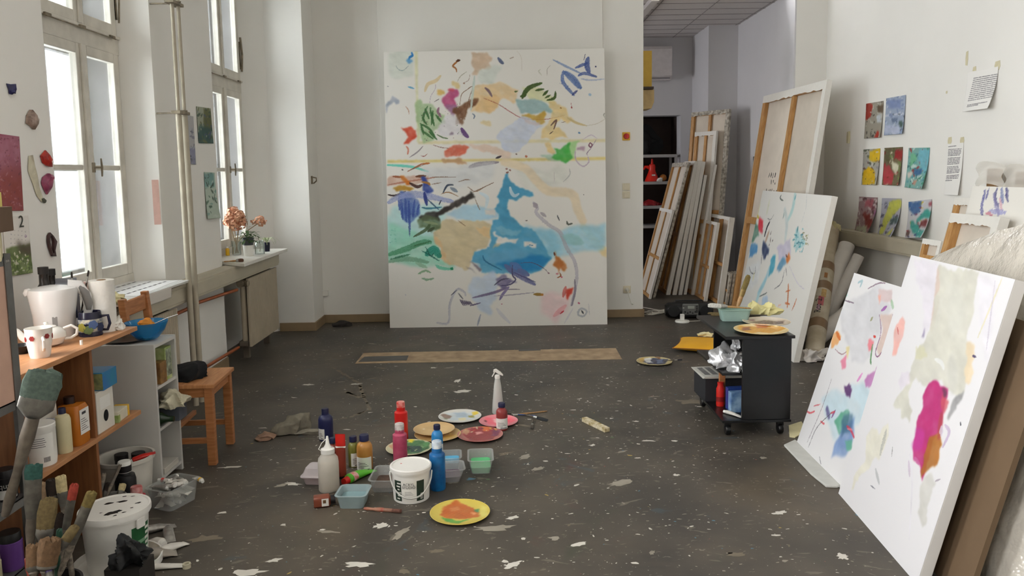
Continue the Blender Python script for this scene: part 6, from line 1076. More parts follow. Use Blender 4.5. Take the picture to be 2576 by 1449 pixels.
    L_([(2345, 740), (2330, 760), (2345, 800)], 8, (150, 150, 140)); L_([(1900, 840), (1940, 830)], 7, (130, 110, 100)); L_([(480, 760), (500, 780)], 12, (90, 130, 90)); s.dots(60, (460, 640, 900, 1040), (2, 5), [(90, 70, 80), (64, 108, 62), (200, 190, 200), (150, 100, 90)], .7, 9)
def big_b(s):
    P, L_ = s.poly, s.line
    P([(420, 60), (1010, 30), (1000, 180), (600, 250), (420, 180)], (210, 212, 214), .75, 16, 8); P([(1180, 90), (1560, 50), (1595, 160), (1400, 250), (1250, 230)], (216, 217, 208), .75, 18, 8)
    P([(118, 400), (560, 380), (620, 480), (520, 640), (118, 700)], (178, 222, 222), .8, 18, 8); P([(118, 560), (300, 560), (500, 640), (565, 740), (560, 820), (655, 900), (640, 925), (560, 912), (300, 870), (118, 860)], (148, 214, 190), .85, 12, 7, .4)
    L_([(1080, 25), (1250, 75), (1350, 180), (1450, 265), (1640, 290), (1690, 420), (1735, 515)], 74, (226, 208, 178), .85, .2, 4, 0, 4); L_([(1735, 560), (1850, 700), (1925, 790)], 64, (226, 212, 176), .7, .2, 4, 0, 6); P([(1860, 720), (1930, 720), (1930, 815), (1900, 800)], (226, 204, 150), .8, 6, 3)
    P([(600, 440), (760, 380), (1010, 400), (1035, 500), (900, 525), (700, 500)], (164, 206, 228), .85, 10, 6); L_([(880, 280), (940, 320), (930, 400)], 30, (206, 224, 232), .8)
    P([(1240, 540), (1420, 590), (1600, 580), (1925, 530), (1930, 750), (1560, 800), (1430, 830), (1350, 650)], (156, 206, 224), .85, 14, 5, .35); L_([(1380, 600), (1500, 690), (1450, 780)], 90, (130, 192, 218), .6, .2, 4, 0, 12)
    P([(500, 610), (560, 512), (700, 500), (960, 520), (975, 620), (965, 700), (850, 770), (812, 830), (760, 912), (690, 892), (560, 822), (560, 740), (500, 690)], (208, 192, 156), .97, 2, 4, .12); P([(840, 572), (960, 560), (968, 660), (920, 642), (870, 600)], (226, 194, 144), .95, 1, 2); P([(498, 640), (530, 640), (570, 730), (600, 820), (660, 868), (640, 880), (555, 820), (555, 740), (498, 690)], (220, 184, 136), .8, 5, 3)
    P([(1085, 132), (1110, 118), (1132, 180), (1200, 230), (1312, 270), (1322, 300), (1290, 316), (1230, 310), (1172, 352), (1122, 330), (1105, 400), (1140, 480), (1212, 540), (1250, 600), (1200, 670), (1100, 640), (1040, 545), (1030, 450), (1000, 410), (1042, 350), (1018, 320), (1060, 230)], (72, 152, 190), .97, 1.2, 2, .12)
    P([(970, 560), (990, 508), (1040, 500), (1100, 560), (1240, 560), (1332, 590), (1402, 700), (1472, 820), (1382, 920), (1300, 952), (1080, 945), (900, 942), (880, 880), (808, 850), (832, 770), (940, 740), (972, 680)], (84, 162, 200), .97, 1.5, 2, .15)
    P([(1000, 560), (1100, 570), (1230, 600), (1180, 640), (1060, 620)], (130, 186, 206), .8, 6, 3); P([(1000, 870), (1300, 790), (1468, 822), (1375, 922), (1240, 952), (1080, 915)], (26, 126, 188), .85, 8, 3); P([(980, 780), (1200, 740), (1330, 800), (1100, 860), (920, 860)], (110, 170, 206), .6, 10, 3); P([(850, 860), (1060, 940), (1060, 945), (900, 945)], (110, 176, 206), .6, 4, 2)
    P([(990, 600), (1012, 592), (1030, 650), (1100, 662), (1205, 660), (1185, 705), (1100, 690), (1010, 705), (1025, 660)], W0, 1, 1, 4, 0); P([(1240, 690), (1352, 690), (1345, 730), (1240, 728)], W0, 1, 1, 3, 0); L_([(1130, 235), (1140, 275), (1165, 305), (1200, 290)], 28, (206, 224, 232), .95); L_([(1290, 712), (1320, 716)], 8, (70, 130, 170)); P([(980, 750), (1010, 705), (1060, 700), (1000, 740)], (216, 196, 160), .8, 2, 2); L_([(905, 800), (930, 850), (1060, 920)], 12, (30, 100, 140), .8); P([(925, 425), (1010, 425), (1015, 465), (930, 460)], (226, 218, 212), .9, 2, 2)
    P([(118, 150), (220, 140), (430, 140), (440, 180), (330, 215), (118, 225)], (200, 160, 140), .8, 4, 6, .5); L_([(118, 215), (260, 190), (520, 150)], 14, (170, 110, 90), .8); L_([(160, 145), (230, 150)], 18, (150, 90, 60)); P([(215, 140), (260, 135), (315, 200), (285, 226), (240, 200)], (204, 112, 32), .97, 1, 3); P([(175, 232), (260, 212), (342, 250), (300, 286), (200, 262)], (180, 134, 46), .97, 1, 4); L_([(350, 145), (430, 140)], 22, (110, 66, 40)); L_([(300, 200), (360, 230), (400, 215)], 26, (70, 44, 40)); L_([(118, 297), (180, 302), (265, 268)], 15, (56, 38, 34))
    P([(390, 150), (440, 160), (492, 270), (460, 305), (400, 262)], (52, 72, 152), .97, 1, 4); L_([(400, 190), (450, 200), (465, 215)], 20, (170, 120, 60)); P([(200, 290), (370, 280), (392, 440), (340, 500), (300, 562), (262, 530), (210, 420)], (76, 104, 172), .9, 1.5, 9, .6)
    for q in ([(225, 330), (240, 500)], [(290, 350), (300, 600)], [(340, 340), (325, 480)], [(260, 320), (270, 520)], [(375, 380), (360, 460)], [(210, 300), (215, 420)]): L_(q, 22, (56, 80, 156), .9, .5, 2, .3)
    L_([(125, 360), (220, 310), (340, 292), (480, 315), (650, 352)], 56, (146, 156, 200), .9, .5, 3, .35); L_([(420, 280), (440, 380)], 30, (46, 60, 130)); L_([(290, 560), (300, 640)], 10, (90, 120, 150)); L_([(400, 400), (450, 410), (560, 400)], 16, (70, 130, 150)); L_([(440, 330), (540, 420)], 12, (60, 90, 120)); L_([(575, 280), (610, 220), (660, 215)], 16, (60, 72, 90)); L_([(640, 240), (690, 270)], 30, (110, 124, 140), .8); L_([(560, 290), (620, 275), (700, 310)], 8, (150, 110, 70)); L_([(540, 380), (560, 340)], 10, (50, 60, 80))
    for q in ([(480, 150), (680, 150)], [(700, 190), (760, 172), (800, 172)], [(280, 100), (430, 42)], [(780, 230), (840, 270), (910, 238)], [(820, 275), (900, 240), (1000, 192)], [(840, 330), (870, 402), (880, 420)], [(700, 510), (760, 555)], [(480, 210), (560, 195)]): L_(q, 7, (126, 96, 74), .85)
    P([(372, 480), (440, 442), (540, 430), (620, 380), (800, 282), (806, 268), (842, 312), (822, 330), (600, 440), (540, 470), (548, 520), (470, 495), (400, 520)], (54, 48, 44), .98, 1, 2); P([(370, 500), (450, 460), (545, 490), (555, 560), (480, 615), (430, 582), (380, 572)], (92, 110, 76), .95, 1, 4, .5); L_([(470, 520), (440, 580), (330, 645)], 26, (74, 96, 64), .95, .7); L_([(420, 520), (530, 540)], 22, (140, 156, 120)); L_([(450, 600), (500, 570)], 26, (66, 80, 56))
    for q, w_, c in (([(118, 795), (250, 752), (400, 692), (470, 690)], 48, (72, 142, 102)), ([(118, 852), (240, 830), (330, 832), (450, 856)], 40, (116, 164, 134)), ([(440, 790), (500, 752), (545, 805)], 66, (22, 130, 110)), ([(400, 760), (545, 845)], 12, (20, 90, 80)), ([(515, 880), (560, 905), (645, 912)], 26, (70, 190, 152)), ([(370, 950), (430, 925), (470, 940)], 18, (124, 164, 124)), ([(405, 990), (450, 1000), (495, 988)], 18, (124, 164, 130)), ([(330, 720), (480, 680)], 12, (60, 110, 70)), ([(140, 830), (300, 790)], 16, (60, 120, 90)), ([(350, 860), (440, 900)], 30, (150, 190, 160)), ([(430, 730), (470, 800), (500, 780)], 10, (20, 80, 70))): L_(q, w_, c, .9, .5, 3, .2)
    L_([(640, 905), (655, 912)], 26, (30, 140, 100)); s.dots(22, (130, 560, 190, 700), (2, 4), [(110, 190, 170)], .7, 2)
    L_([(1325, 365), (1355, 400), (1350, 450), (1450, 545), (1545, 610), (1600, 740), (1665, 850), (1682, 1000), (1640, 1210)], 30, (178, 174, 186), .8, .3, 3, .25); L_([(1330, 370), (1350, 400)], 40, (156, 146, 156), .9); L_([(1385, 445), (1425, 475)], 26, (160, 152, 160), .9); L_([(1665, 1000), (1668, 1100), (1640, 1215)], 18, (120, 112, 128), .8); P([(1560, 630), (1620, 615), (1700, 640), (1742, 692), (1690, 722), (1590, 702)], (152, 198, 202), .9, 2, 3)
    P([(1490, 768), (1532, 830), (1602, 890), (1580, 922), (1552, 900), (1542, 972), (1530, 920), (1488, 870), (1510, 830)], (188, 112, 52), .97, 1, 4, .5); L_([(1540, 940), (1550, 968), (1522, 982)], 10, (150, 90, 40)); L_([(1495, 775), (1500, 800)], 14, (110, 60, 40))
    P([(820, 960), (1020, 940), (1042, 1060), (960, 1200), (962, 1290), (860, 1242), (780, 1110)], (194, 210, 230), .85, 8, 6); L_([(1090, 880), (1160, 935), (1335, 1040)], 50, (102, 106, 152), .95, .6, 2, .2); L_([(1140, 868), (1215, 905)], 56, (90, 120, 174), .95); L_([(1200, 920), (1280, 960)], 50, (100, 110, 156)); P([(1020, 1000), (1100, 975), (1165, 1020), (1100, 1060), (1020, 1040)], (110, 102, 142), .9, 2, 6, .6); L_([(1150, 880), (1150, 960), (1175, 1000), (1130, 1040), (1050, 1050)], 12, (80, 76, 110)); L_([(820, 1150), (1000, 1105), (1120, 1060)], 22, (116, 104, 140), .9, .6); L_([(1120, 1060), (1070, 1120), (1045, 1165)], 22, (130, 120, 160)); L_([(1000, 1045), (1060, 1000), (1120, 990)], 12, (80, 76, 100)); L_([(1110, 1080), (1210, 1080)], 8, (120, 116, 130)); L_([(1160, 940), (1340, 1020)], 10, (80, 80, 120))
    L_([(525, 1357), (620, 1355), (632, 1200), (690, 1082), (750, 1102), (760, 1130)], 20, (178, 178, 190), .85, .3, 2, .3); L_([(640, 1130), (690, 1085)], 8, (90, 90, 110)); L_([(700, 1110), (740, 1160)], 10, (100, 100, 110))
    for k in range(6): L_([(715 + 16 * k, 1165 + 3 * k), (745 + 14 * k, 1215 - 2 * k)], 12, (84, 74, 100), .9)
    L_([(800, 1215), (885, 1192)], 12, (96, 84, 120)); L_([(1000, 1135), (1150, 1125), (1330, 1105)], 9, (150, 144, 160), .8); L_([(860, 1380), (885, 1290)], 16, (150, 156, 176), .8); L_([(1020, 1240), (1060, 1290), (1130, 1360)], 30, (206, 206, 212), .8, .6); L_([(1580, 1360), (1650, 1240)], 14, (206, 202, 208), .8); P([(805, 862), (850, 870), (885, 915), (870, 935)], (116, 106, 120), .85, 2, 4, .5); P([(760, 890), (800, 900), (850, 940)], (130, 120, 130), .8, 2, 3)
    P([(1380, 1130), (1480, 1080), (1600, 1160), (1602, 1250), (1480, 1362), (1390, 1300)], (234, 202, 204), .8, 18, 8); L_([(1590, 1060), (1570, 1140)], 30, (196, 90, 84), .8); P([(1600, 1090), (1650, 1070), (1648, 1125), (1602, 1165)], (204, 62, 44), .95, 1.5, 3); L_([(1495, 1300), (1590, 1215)], 40, (226, 166, 170), .9); L_([(1545, 1282), (1575, 1258)], 12, (186, 50, 60)); L_([(1330, 1120), (1400, 1124)], 26, (150, 116, 50), .95); L_([(1390, 1130), (1402, 1120)], 20, (190, 130, 60))
    L_([(1690, 1270), (1722, 1238), (1765, 1262), (1738, 1302), (1695, 1290), (1700, 1250)], 16, (166, 170, 178), .9, 0, 1.5, .2); L_([(1722, 1255), (1738, 1282)], 14, (60, 64, 70)); L_([(1780, 1200), (1788, 1290)], 6, (196, 196, 200)); L_([(1520, 465), (1530, 490), (1540, 510)], 10, (80, 80, 84)); L_([(1600, 515), (1610, 540), (1645, 535)], 16, (84, 88, 80)); L_([(1255, 510), (1275, 510)], 6, (80, 70, 70)); L_([(1220, 862), (1310, 858), (1400, 900), (1450, 945)], 6, (90, 70, 90)); L_([(1620, 80), (1625, 130), (1570, 190)], 10, (190, 190, 186)); L_([(1495, 110), (1498, 190)], 6, (196, 190, 186))
    for x, y, q, c in ((1520, 950, 16, (206, 130, 140)), (1557, 977, 12, (190, 60, 90)), (1700, 1193, 14, (170, 70, 100)), (1060, 1200, 8, (170, 70, 100)), (1100, 82, 12, (150, 110, 100)), (1130, 92, 14, (150, 110, 100)), (1105, 112, 14, (140, 90, 80)), (1740, 295, 6, (90, 80, 80)), (238, 88, 10, (40, 40, 50)), (265, 1125, 8, (190, 190, 200)), (1450, 945, 10, (120, 70, 90))): L_([(x - 2, y), (x + 2, y + 2)], q, c, .95, 0)
def big(s): _view(s, f, M, 940, 100, 4.026); big_a(s); _view(s, f, M, 940, 400, 3.293); big_b(s)
art('painting', 'very large abstract painting with a blue lake shape leaning on the back wall', M, W, H, .035, big, 430, W0)
# painting leaning in front of the tall turned canvas
M2 = lean_frame(fl(1848, 800), fl(1996, 912), 11.5); f2 = mapper(M2); W = f2(1996, 912)[0]; H = f2(2074, 491)[1]
def p2(s):
    P, L_ = s.poly, s.line
    P([(950, 850), (1060, 800), (1020, 1000), (900, 1060), (890, 960)], (224, 227, 229), .8, 14, 4); L_([(1322, 280), (1305, 390), (1270, 475)], 46, (160, 204, 204), .8, .3, 4, .2, 4); L_([(1240, 400), (1258, 520), (1245, 640)], 44, (194, 208, 208), .8, .3, 4, 0, 6); L_([(1045, 340), (1025, 430), (990, 500)], 44, (210, 208, 140), .8, .3, 5, .2, 5); L_([(1120, 330), (1100, 430)], 34, (216, 218, 190), .7, .3, 4, 0, 6)
    L_([(1085, 960), (1040, 1060), (1005, 1170)], 54, (168, 210, 216), .85, .3, 4, .2, 5); P([(1060, 1100), (1110, 1090), (1105, 1180), (1060, 1190)], (176, 202, 228), .85, 6, 4); L_([(1120, 860), (1080, 980), (1030, 1060)], 46, (150, 200, 216), .8, .4, 4, .2, 4)
    P([(955, 640), (1000, 510), (1040, 540), (1035, 600), (990, 670), (950, 670)], (90, 140, 120), .95, 2, 5, .4); L_([(1000, 470), (985, 500)], 26, (70, 110, 90)); L_([(1020, 440), (1035, 470)], 26, (222, 206, 80)); P([(1038, 462), (1072, 488), (1066, 592), (1036, 575), (1030, 520)], (222, 62, 78), 1, 1, 2); L_([(1122, 500), (1100, 545), (1082, 610)], 26, (42, 42, 50), .97, .3, 2); L_([(1115, 580), (1085, 665)], 34, (188, 150, 124), .85, .3, 3, 0, 4)
    for q in ([(1135, 575), (1128, 600)], [(1130, 620), (1125, 660)], [(1148, 640), (1142, 655)], [(1120, 670), (1116, 690)]): L_(q, 12, (66, 46, 40))
    P([(975, 665), (1022, 680), (1022, 740), (985, 770), (960, 780)], (84, 150, 204), .95, 2, 4); P([(1066, 660), (1122, 700), (1112, 762), (1072, 792), (1058, 720)], (54, 68, 104), .97, 1.5, 4); L_([(1058, 760), (1055, 830)], 9, (50, 56, 70)); P([(1180, 690), (1285, 640), (1290, 780), (1195, 790)], (198, 192, 216), .85, 8, 4); P([(1128, 790), (1148, 762), (1170, 775), (1166, 850), (1110, 940), (1122, 860)], (78, 166, 194), .97, 1.5, 3); P([(1176, 860), (1240, 770), (1252, 830), (1190, 902)], (96, 150, 186), .92, 3, 4); P([(1274, 738), (1284, 790), (1262, 832), (1250, 800)], (210, 120, 60), .97, 1, 2); L_([(1250, 760), (1262, 780)], 14, (110, 66, 50))
    P([(1308, 670), (1340, 548), (1392, 620), (1385, 700), (1320, 745)], (158, 204, 210), .85, 4, 8, .5); s.dots(40, (1310, 550, 1390, 740), (3, 7), [(80, 160, 170), (60, 120, 140), (120, 190, 196)], .8, 5); s.dots(22, (1385, 580, 1430, 690), (2, 5), [(150, 146, 80), (110, 110, 70)], .8, 6)
    for q, w_, c in (([(1215, 285), (1205, 310), (1228, 332)], 12, (50, 60, 54)), ([(1155, 440), (1130, 480), (1105, 470)], 7, (120, 120, 120)), ([(1415, 280), (1410, 380), (1375, 500)], 5, (190, 194, 196)), ([(1238, 880), (1215, 980), (1160, 1030)], 8, (80, 80, 90)), ([(960, 855), (975, 900), (1005, 905), (1010, 850)], 8, (90, 90, 96)), ([(1270, 990), (1268, 1070), (1262, 1175)], 20, (198, 108, 60)), ([(1250, 1050), (1285, 1040)], 12, (198, 108, 60)), ([(1245, 1140), (1280, 1150)], 14, (198, 108, 60)), ([(1335, 1105), (1320, 1150), (1300, 1195)], 13, (190, 104, 60)), ([(1185, 1200), (1190, 1165), (1210, 1155)], 12, (226, 186, 170)), ([(1280, 850), (1340, 980), (1395, 1030)], 6, (206, 200, 216)), ([(1250, 860), (1258, 920)], 6, (60, 60, 70)), ([(1040, 1090), (1100, 1060)], 10, (90, 100, 100)), ([(1235, 430), (1228, 470)], 12, (90, 140, 140)), ([(1330, 290), (1320, 320)], 20, (90, 170, 180)), ([(1345, 540), (1340, 580)], 20, (50, 120, 130)), ([(1000, 900), (990, 960)], 30, (226, 224, 190))): L_(q, w_, c, .9, .4, 1.5)
art('painting', 'white painting with teal, navy and red marks leaning beside the cart', M2, W, H, .048, p2, 240, (229, 227, 222), crop=(1580, 400, 3.15))
# tall canvas seen from the back
M3 = lean_frame(Vector((2.60, 8.76, 0)), Vector((2.67, 7.22, 0)), 8.2); f3 = mapper(M3); W, H = 1.54, 2.39
t = back('tall canvas turned to the wall showing its pine stretcher and handwriting, beside the opening', M3, W, H, .05, (.52,), (.42,), .075)
R = random.Random(2); b = MB()
for lx, ly, n, sc2 in ((.58, 1.66, 4, .035), (.70, 1.585, 3, .03), (.56, 1.49, 6, .03), (.56, 1.36, 3, .03), (.58, 1.24, 5, .03)):
    for k in range(n):
        x0 = W * lx * .45 + .055 * k; pts = [(x0 + R.uniform(-.012, .014), .0445, ly - .15 + R.uniform(-.03, .03)) for _ in range(5)]; b.tube(pts, .0022, 5)
b.build('handwriting', INK, t, smooth=0)
# two paintings leaning in the right foreground
M5 = lean_frame(fl(2109, 1241), fl(2288, 1449), 14.5); W5, H5 = .83, 1.185
def p5(s):
    P, L_ = s.poly, s.line
    P([(490, 145), (590, 178), (565, 420), (530, 465), (525, 300), (495, 230)], (222, 217, 226), .8, 5, 3); P([(735, 215), (832, 245), (795, 560), (775, 565), (762, 400)], (226, 223, 230), .7, 5, 3); L_([(590, 190), (580, 320), (560, 440)], 34, (208, 184, 166), .8, .4, 3, 0, 4)
    P([(592, 172), (752, 205), (722, 400), (702, 480), (722, 560), (692, 690), (640, 700), (600, 655), (532, 672), (495, 640), (470, 700), (480, 790), (465, 810), (410, 745), (450, 660), (490, 560), (500, 520), (562, 440), (580, 300)], (208, 207, 194), .95, 2, 4, .2); P([(490, 560), (500, 510), (525, 490), (540, 560)], (206, 204, 168), .7, 4, 3); P([(610, 250), (700, 260), (690, 420), (640, 480)], (216, 216, 206), .7, 8, 4); L_([(575, 560), (600, 575), (610, 600)], 16, (226, 228, 226), .9); L_([(640, 560), (650, 680)], 50, (196, 196, 188), .6, .3, 3, 0, 6)
    P([(700, 500), (742, 495), (725, 640), (697, 655)], (228, 208, 172), .85, 4, 3); L_([(850, 225), (800, 350), (750, 470)], 9, (222, 216, 186), .9); L_([(820, 240), (800, 400), (785, 520)], 7, (206, 200, 212), .8); L_([(728, 546), (742, 552)], 9, (90, 80, 110)); P([(520, 465), (532, 430), (530, 470)], (150, 140, 170), .9, .5, 1)
    P([(538, 672), (556, 660), (584, 668), (622, 690), (612, 760), (602, 850), (562, 900), (542, 1000), (522, 1058), (492, 962), (480, 905), (500, 840), (520, 740)], (184, 48, 114), .97, 1.2, 3, .2); P([(500, 840), (530, 850), (520, 940), (490, 940), (482, 900)], (190, 60, 150), .7, 5, 2); P([(548, 880), (606, 848), (600, 930), (586, 992), (545, 1030), (518, 1050), (530, 960)], (170, 106, 44), .92, 2.5, 3); P([(600, 690), (634, 735), (612, 790), (600, 760)], (206, 90, 100), .85, 2, 2); P([(604, 672), (622, 672), (620, 712), (604, 712)], (96, 60, 80), .8, 2, 2); L_([(600, 790), (590, 880)], 26, (170, 70, 70), .7, .3, 2, 0, 3)
    P([(646, 720), (690, 690), (672, 762), (636, 800), (628, 780)], (140, 140, 140), .9, 2, 3, .5); L_([(615, 830), (632, 860), (606, 920)], 14, (196, 176, 206), .8); L_([(600, 840), (600, 870)], 22, (206, 196, 214), .8); L_([(470, 950), (480, 1060), (468, 1300)], 11, (222, 220, 226), .8); L_([(466, 980), (470, 1040)], 14, (206, 190, 210), .8); L_([(490, 965), (510, 990)], 14, (196, 110, 160), .8)
    P([(520, 1062), (560, 1016), (572, 1060), (548, 1140), (542, 1240), (528, 1252), (502, 1178), (512, 1100)], (204, 203, 196), .95, 1.5, 3, .3); L_([(575, 1060), (595, 1052)], 7, (170, 160, 170)); P([(412, 440), (438, 378), (450, 400), (440, 480), (416, 545), (400, 545)], (232, 172, 162), .92, 2, 3, .3); L_([(420, 430), (424, 460)], 5, (190, 70, 70)); P([(300, 870), (330, 830), (345, 860), (385, 825), (390, 870), (350, 980), (330, 960), (300, 1010), (260, 1060), (230, 1080), (290, 960)], (226, 223, 206), .9, 3, 4); L_([(375, 850), (350, 950)], 22, (170, 172, 166), .8, .5, 3, .3); L_([(330, 1010), (345, 1070)], 16, (170, 174, 176), .7); L_([(310, 1078), (328, 1092)], 5, (130, 130, 140)); P([(430, 610), (470, 600), (465, 660), (430, 690), (420, 650)], (224, 216, 228), .8, 4, 3); L_([(400, 920), (396, 960)], 5, (150, 150, 150)); L_([(677, 820), (680, 832)], 6, (70, 70, 80))
art('painting', 'painting with a crimson and grey drooping shape, nearest to the camera on the right', M5, W5, H5, .045, p5, 250, (228, 227, 229), crop=(2000, 560, 1.63), gain=.94, edge=mat('canvas_side', (206, 203, 198), rough=.8, var=.04))
M6 = lean_frame(fl(2003, 1116), fl(2108, 1222), 17.0); f6 = mapper(M6); H6 = f6(2148, 686)[1]; W6 = .69
def p6(s):
    P, L_ = s.poly, s.line
    P([(190, 340), (250, 290), (345, 270), (400, 330), (360, 420), (290, 570), (230, 570), (200, 450)], (208, 208, 212), .85, 6, 5, .4); P([(100, 720), (280, 630), (320, 700), (300, 790), (150, 880)], (194, 218, 228), .85, 8, 5, .4); P([(150, 450), (180, 430), (195, 470), (175, 500), (145, 520)], (224, 160, 96), .9, 2, 4); L_([(170, 450), (185, 480)], 16, (206, 110, 50)); P([(180, 560), (210, 520), (205, 590), (185, 605)], (230, 134, 160), .9, 2, 4); P([(205, 510), (222, 505), (215, 560)], (228, 206, 130), .85, 2, 3)
    P([(346, 380), (398, 372), (385, 470), (340, 545), (330, 520), (352, 450)], (216, 192, 182), .95, 1.5, 3); L_([(346, 378), (352, 450), (330, 530), (345, 545), (390, 460), (400, 376)], 5, (120, 70, 110), .9); P([(345, 275), (400, 270), (405, 315), (350, 332)], (208, 186, 186), .9, 3, 3); P([(340, 305), (356, 300), (350, 340)], (232, 160, 140), .9, 2, 2); L_([(355, 360), (375, 345)], 16, (160, 100, 170)); P([(285, 640), (340, 590), (325, 660), (300, 668)], (184, 118, 176), .9, 3, 3); L_([(255, 650), (275, 620)], 14, (226, 150, 206)); P([(300, 490), (320, 480), (318, 520), (300, 525)], (226, 120, 130), .9, 1, 2); L_([(318, 500), (310, 560), (312, 580)], 9, (90, 140, 90)); L_([(310, 400), (318, 390)], 14, (150, 150, 110)); L_([(322, 465), (330, 470)], 10, (206, 60, 50))
    P([(198, 672), (222, 660), (234, 680), (226, 724), (206, 700)], (98, 62, 114), .95, 1.5, 2); P([(160, 810), (190, 775), (215, 780), (212, 850), (182, 872)], (92, 162, 134), .92, 3, 4, .4); P([(185, 830), (245, 820), (235, 900), (200, 960), (150, 965), (170, 890)], (112, 144, 196), .85, 5, 5, .4); P([(195, 790), (232, 800), (228, 870), (190, 880)], (60, 96, 126), .8, 4, 5, .5); P([(200, 890), (235, 880), (232, 920), (205, 930)], (96, 170, 140), .85, 3, 3); L_([(130, 760), (140, 800)], 22, (80, 70, 120), .8, .3, 2, 0, 2); L_([(165, 770), (150, 800)], 12, (120, 70, 130), .8)
    for q, w_, c in (([(45, 772), (62, 780), (80, 774)], 8, (210, 60, 72)), ([(78, 752), (102, 745)], 6, (210, 80, 90)), ([(105, 815), (120, 826)], 9, (210, 60, 72)), ([(146, 782), (162, 776)], 9, (210, 60, 72)), ([(213, 835), (228, 850), (242, 880)], 11, (212, 60, 80)), ([(215, 845), (235, 850)], 6, (230, 140, 150)), ([(55, 920), (90, 840), (150, 780)], 4, (70, 70, 76)), ([(50, 900), (110, 760), (150, 640)], 4, (120, 110, 120)), ([(205, 320), (240, 330)], 6, (90, 66, 90)), ([(260, 245), (275, 240), (268, 262)], 12, (140, 180, 190)), ([(300, 270), (340, 250), (370, 248)], 6, (110, 80, 100)), ([(100, 960), (106, 990)], 4, (100, 100, 110)), ([(165, 520), (190, 540), (210, 530)], 5, (150, 110, 120)), ([(395, 320), (402, 350)], 14, (150, 186, 150)), ([(210, 285), (212, 300)], 10, (120, 190, 180))): L_(q, w_, c, .75, .3, 1)
art('painting', 'white painting with scattered pastel and blue marks behind the crimson shape painting', M6, W6, H6, .036, p6, 200, (228, 227, 228), crop=(2000, 560, 1.63), gain=.94)
# canvases leaning in the store room: near lower corner, near upper corner, far upper corner in the photograph
def stored(label, br, tr, tl, D=.035, group=None, vb=(.5,), hb=(.45,), edge=None, bw=.05, W=None, yf=None):
    B = fl(*br); Tn = atY(tr[0], tr[1], B.y)
    if yf: d = atY(tl[0], tl[1], yf) - Tn; d.z = 0; M = lean_frame(B + d, B, math.degrees(math.atan2(Tn.x - B.x, Tn.z))); return back(label, M, d.length, math.hypot(Tn.x - B.x, Tn.z), D, vb, hb, bw, group, True, edge)
    W = W or max(.12, atX(tl[0], tl[1], Tn.x).y - B.y); a = math.degrees(math.atan2(Tn.x - B.x, Tn.z)); H = math.hypot(Tn.x - B.x, Tn.z); M = lean_frame(B + Vector((0, W, 0)), B, a)
    return back(label, M, W, H, D, vb, hb, bw, group, True, edge)
stored('turned canvas with speckled edge, leftmost in the store room', (1642, 750), (1731, 408), (1692, 415), .03, edge=EDGED)
stored('small narrow canvas leaning on the leftmost turned canvas', (1633, 752), (1692, 529), (1660, 522), .025, bw=.04)
for k, (br, tr, d) in enumerate((((1676, 742), (1748, 405), .05), ((1692, 742), (1757, 405), .05), ((1707, 742), (1766, 406), .045), ((1720, 741), (1772, 440), .035))): stored(['cream edged canvas just right of the leftmost turned one', 'second cream edged canvas right of the leftmost turned one', 'third cream edged canvas right of the leftmost turned one', 'lower canvas in the shadow right of the cream edged ones'][k], br, tr, (tr[0] - 20, tr[1]), d, W=.55)
stored('turned canvas with a dark crosspiece between the cream edges and the tall ones', (1740, 742), (1798, 414), (1768, 418), .03)
stored('mid sized turned canvas leaning on the tallest one of the store room', (1768, 743), (1812, 328), (1757, 340), .03, yf=9.9)
stored('tallest turned canvas with a chipped green corner in the store room', (1800, 744), (1849, 272), (1752, 303), .04, edge=EDGED, yf=10.02)
stored('small turned canvas with a bare pine bar, nearest in the store room', (1772, 758), (1804, 560), (1777, 554), .035, hb=(.42,), bw=.035)
stored('thick white canvas behind the small one nearest in the store room', (1806, 766), (1836, 547), (1786, 539), .06, bw=.035)
for k in range(5): stored(['small canvas at the low stack beside the teal painting, first from the pine one', 'second small canvas of the low stack beside the teal painting', 'third small canvas of the low stack beside the teal painting', 'fourth small canvas of the low stack beside the teal painting', 'rearmost taller canvas of the low stack beside the teal painting'][k], (1826 + 8 * k, 770), ((1838 + 8 * k, 688) if k < 4 else (1872, 664)), ((1820 + 8 * k, 685) if k < 4 else (1852, 662)), .022, edge=EDGED, bw=.03, W=.22, vb=())
# ------------------------------------------------------------------ black trolley
BLW = mat('black_laminate', (20, 20, 21), rough=.3, var=.25, scale=12); ct = thing('trolley', 'low black laminate trolley on castors carrying plates and brushes', 'trolley', (0, 0, 0))
CX0, CX1, CY0, CY1, CZ = 1.267, 1.668, 4.36, 5.04, .60
MB().box(CX0, CX1, CY0, CY1, CZ - .018, CZ).build('top', BLW, ct, smooth=0, bevel=.002); MB().box(CX0 - .01, CX1 - .01, CY0 + .01, CY1, .085, .10).build('shelf_board', BLW, ct, smooth=0, bevel=.002); MB().box(CX0 + .0, 1.60, CY0 + .06, CY1 - .02, .355, .37).build('shelf_board', BLW, ct, smooth=0, bevel=.002)
for y in (CY0 + .02, CY1 - .05): MB().box(1.372, 1.655, y, y + .016, .10, CZ - .018).build('side_panel', BLW, ct, smooth=0, bevel=.001)
for x, y in ((1.30, CY0 + .06), (1.61, CY0 + .06), (1.30, CY1 - .06), (1.61, CY1 - .06)):
    c = MB().lathe([(0, .0), (.028, .002), (.032, .008), (.032, .024), (.028, .03), (0, .032)], 24, T=T(x - .016, y, .033, ry=PI / 2)).build('castor', BLACKP, ct); MB().box(x - .02, x + .02, y - .012, y + .012, .05, .085).build('fork', BLACKP, c, smooth=0, bevel=.003)
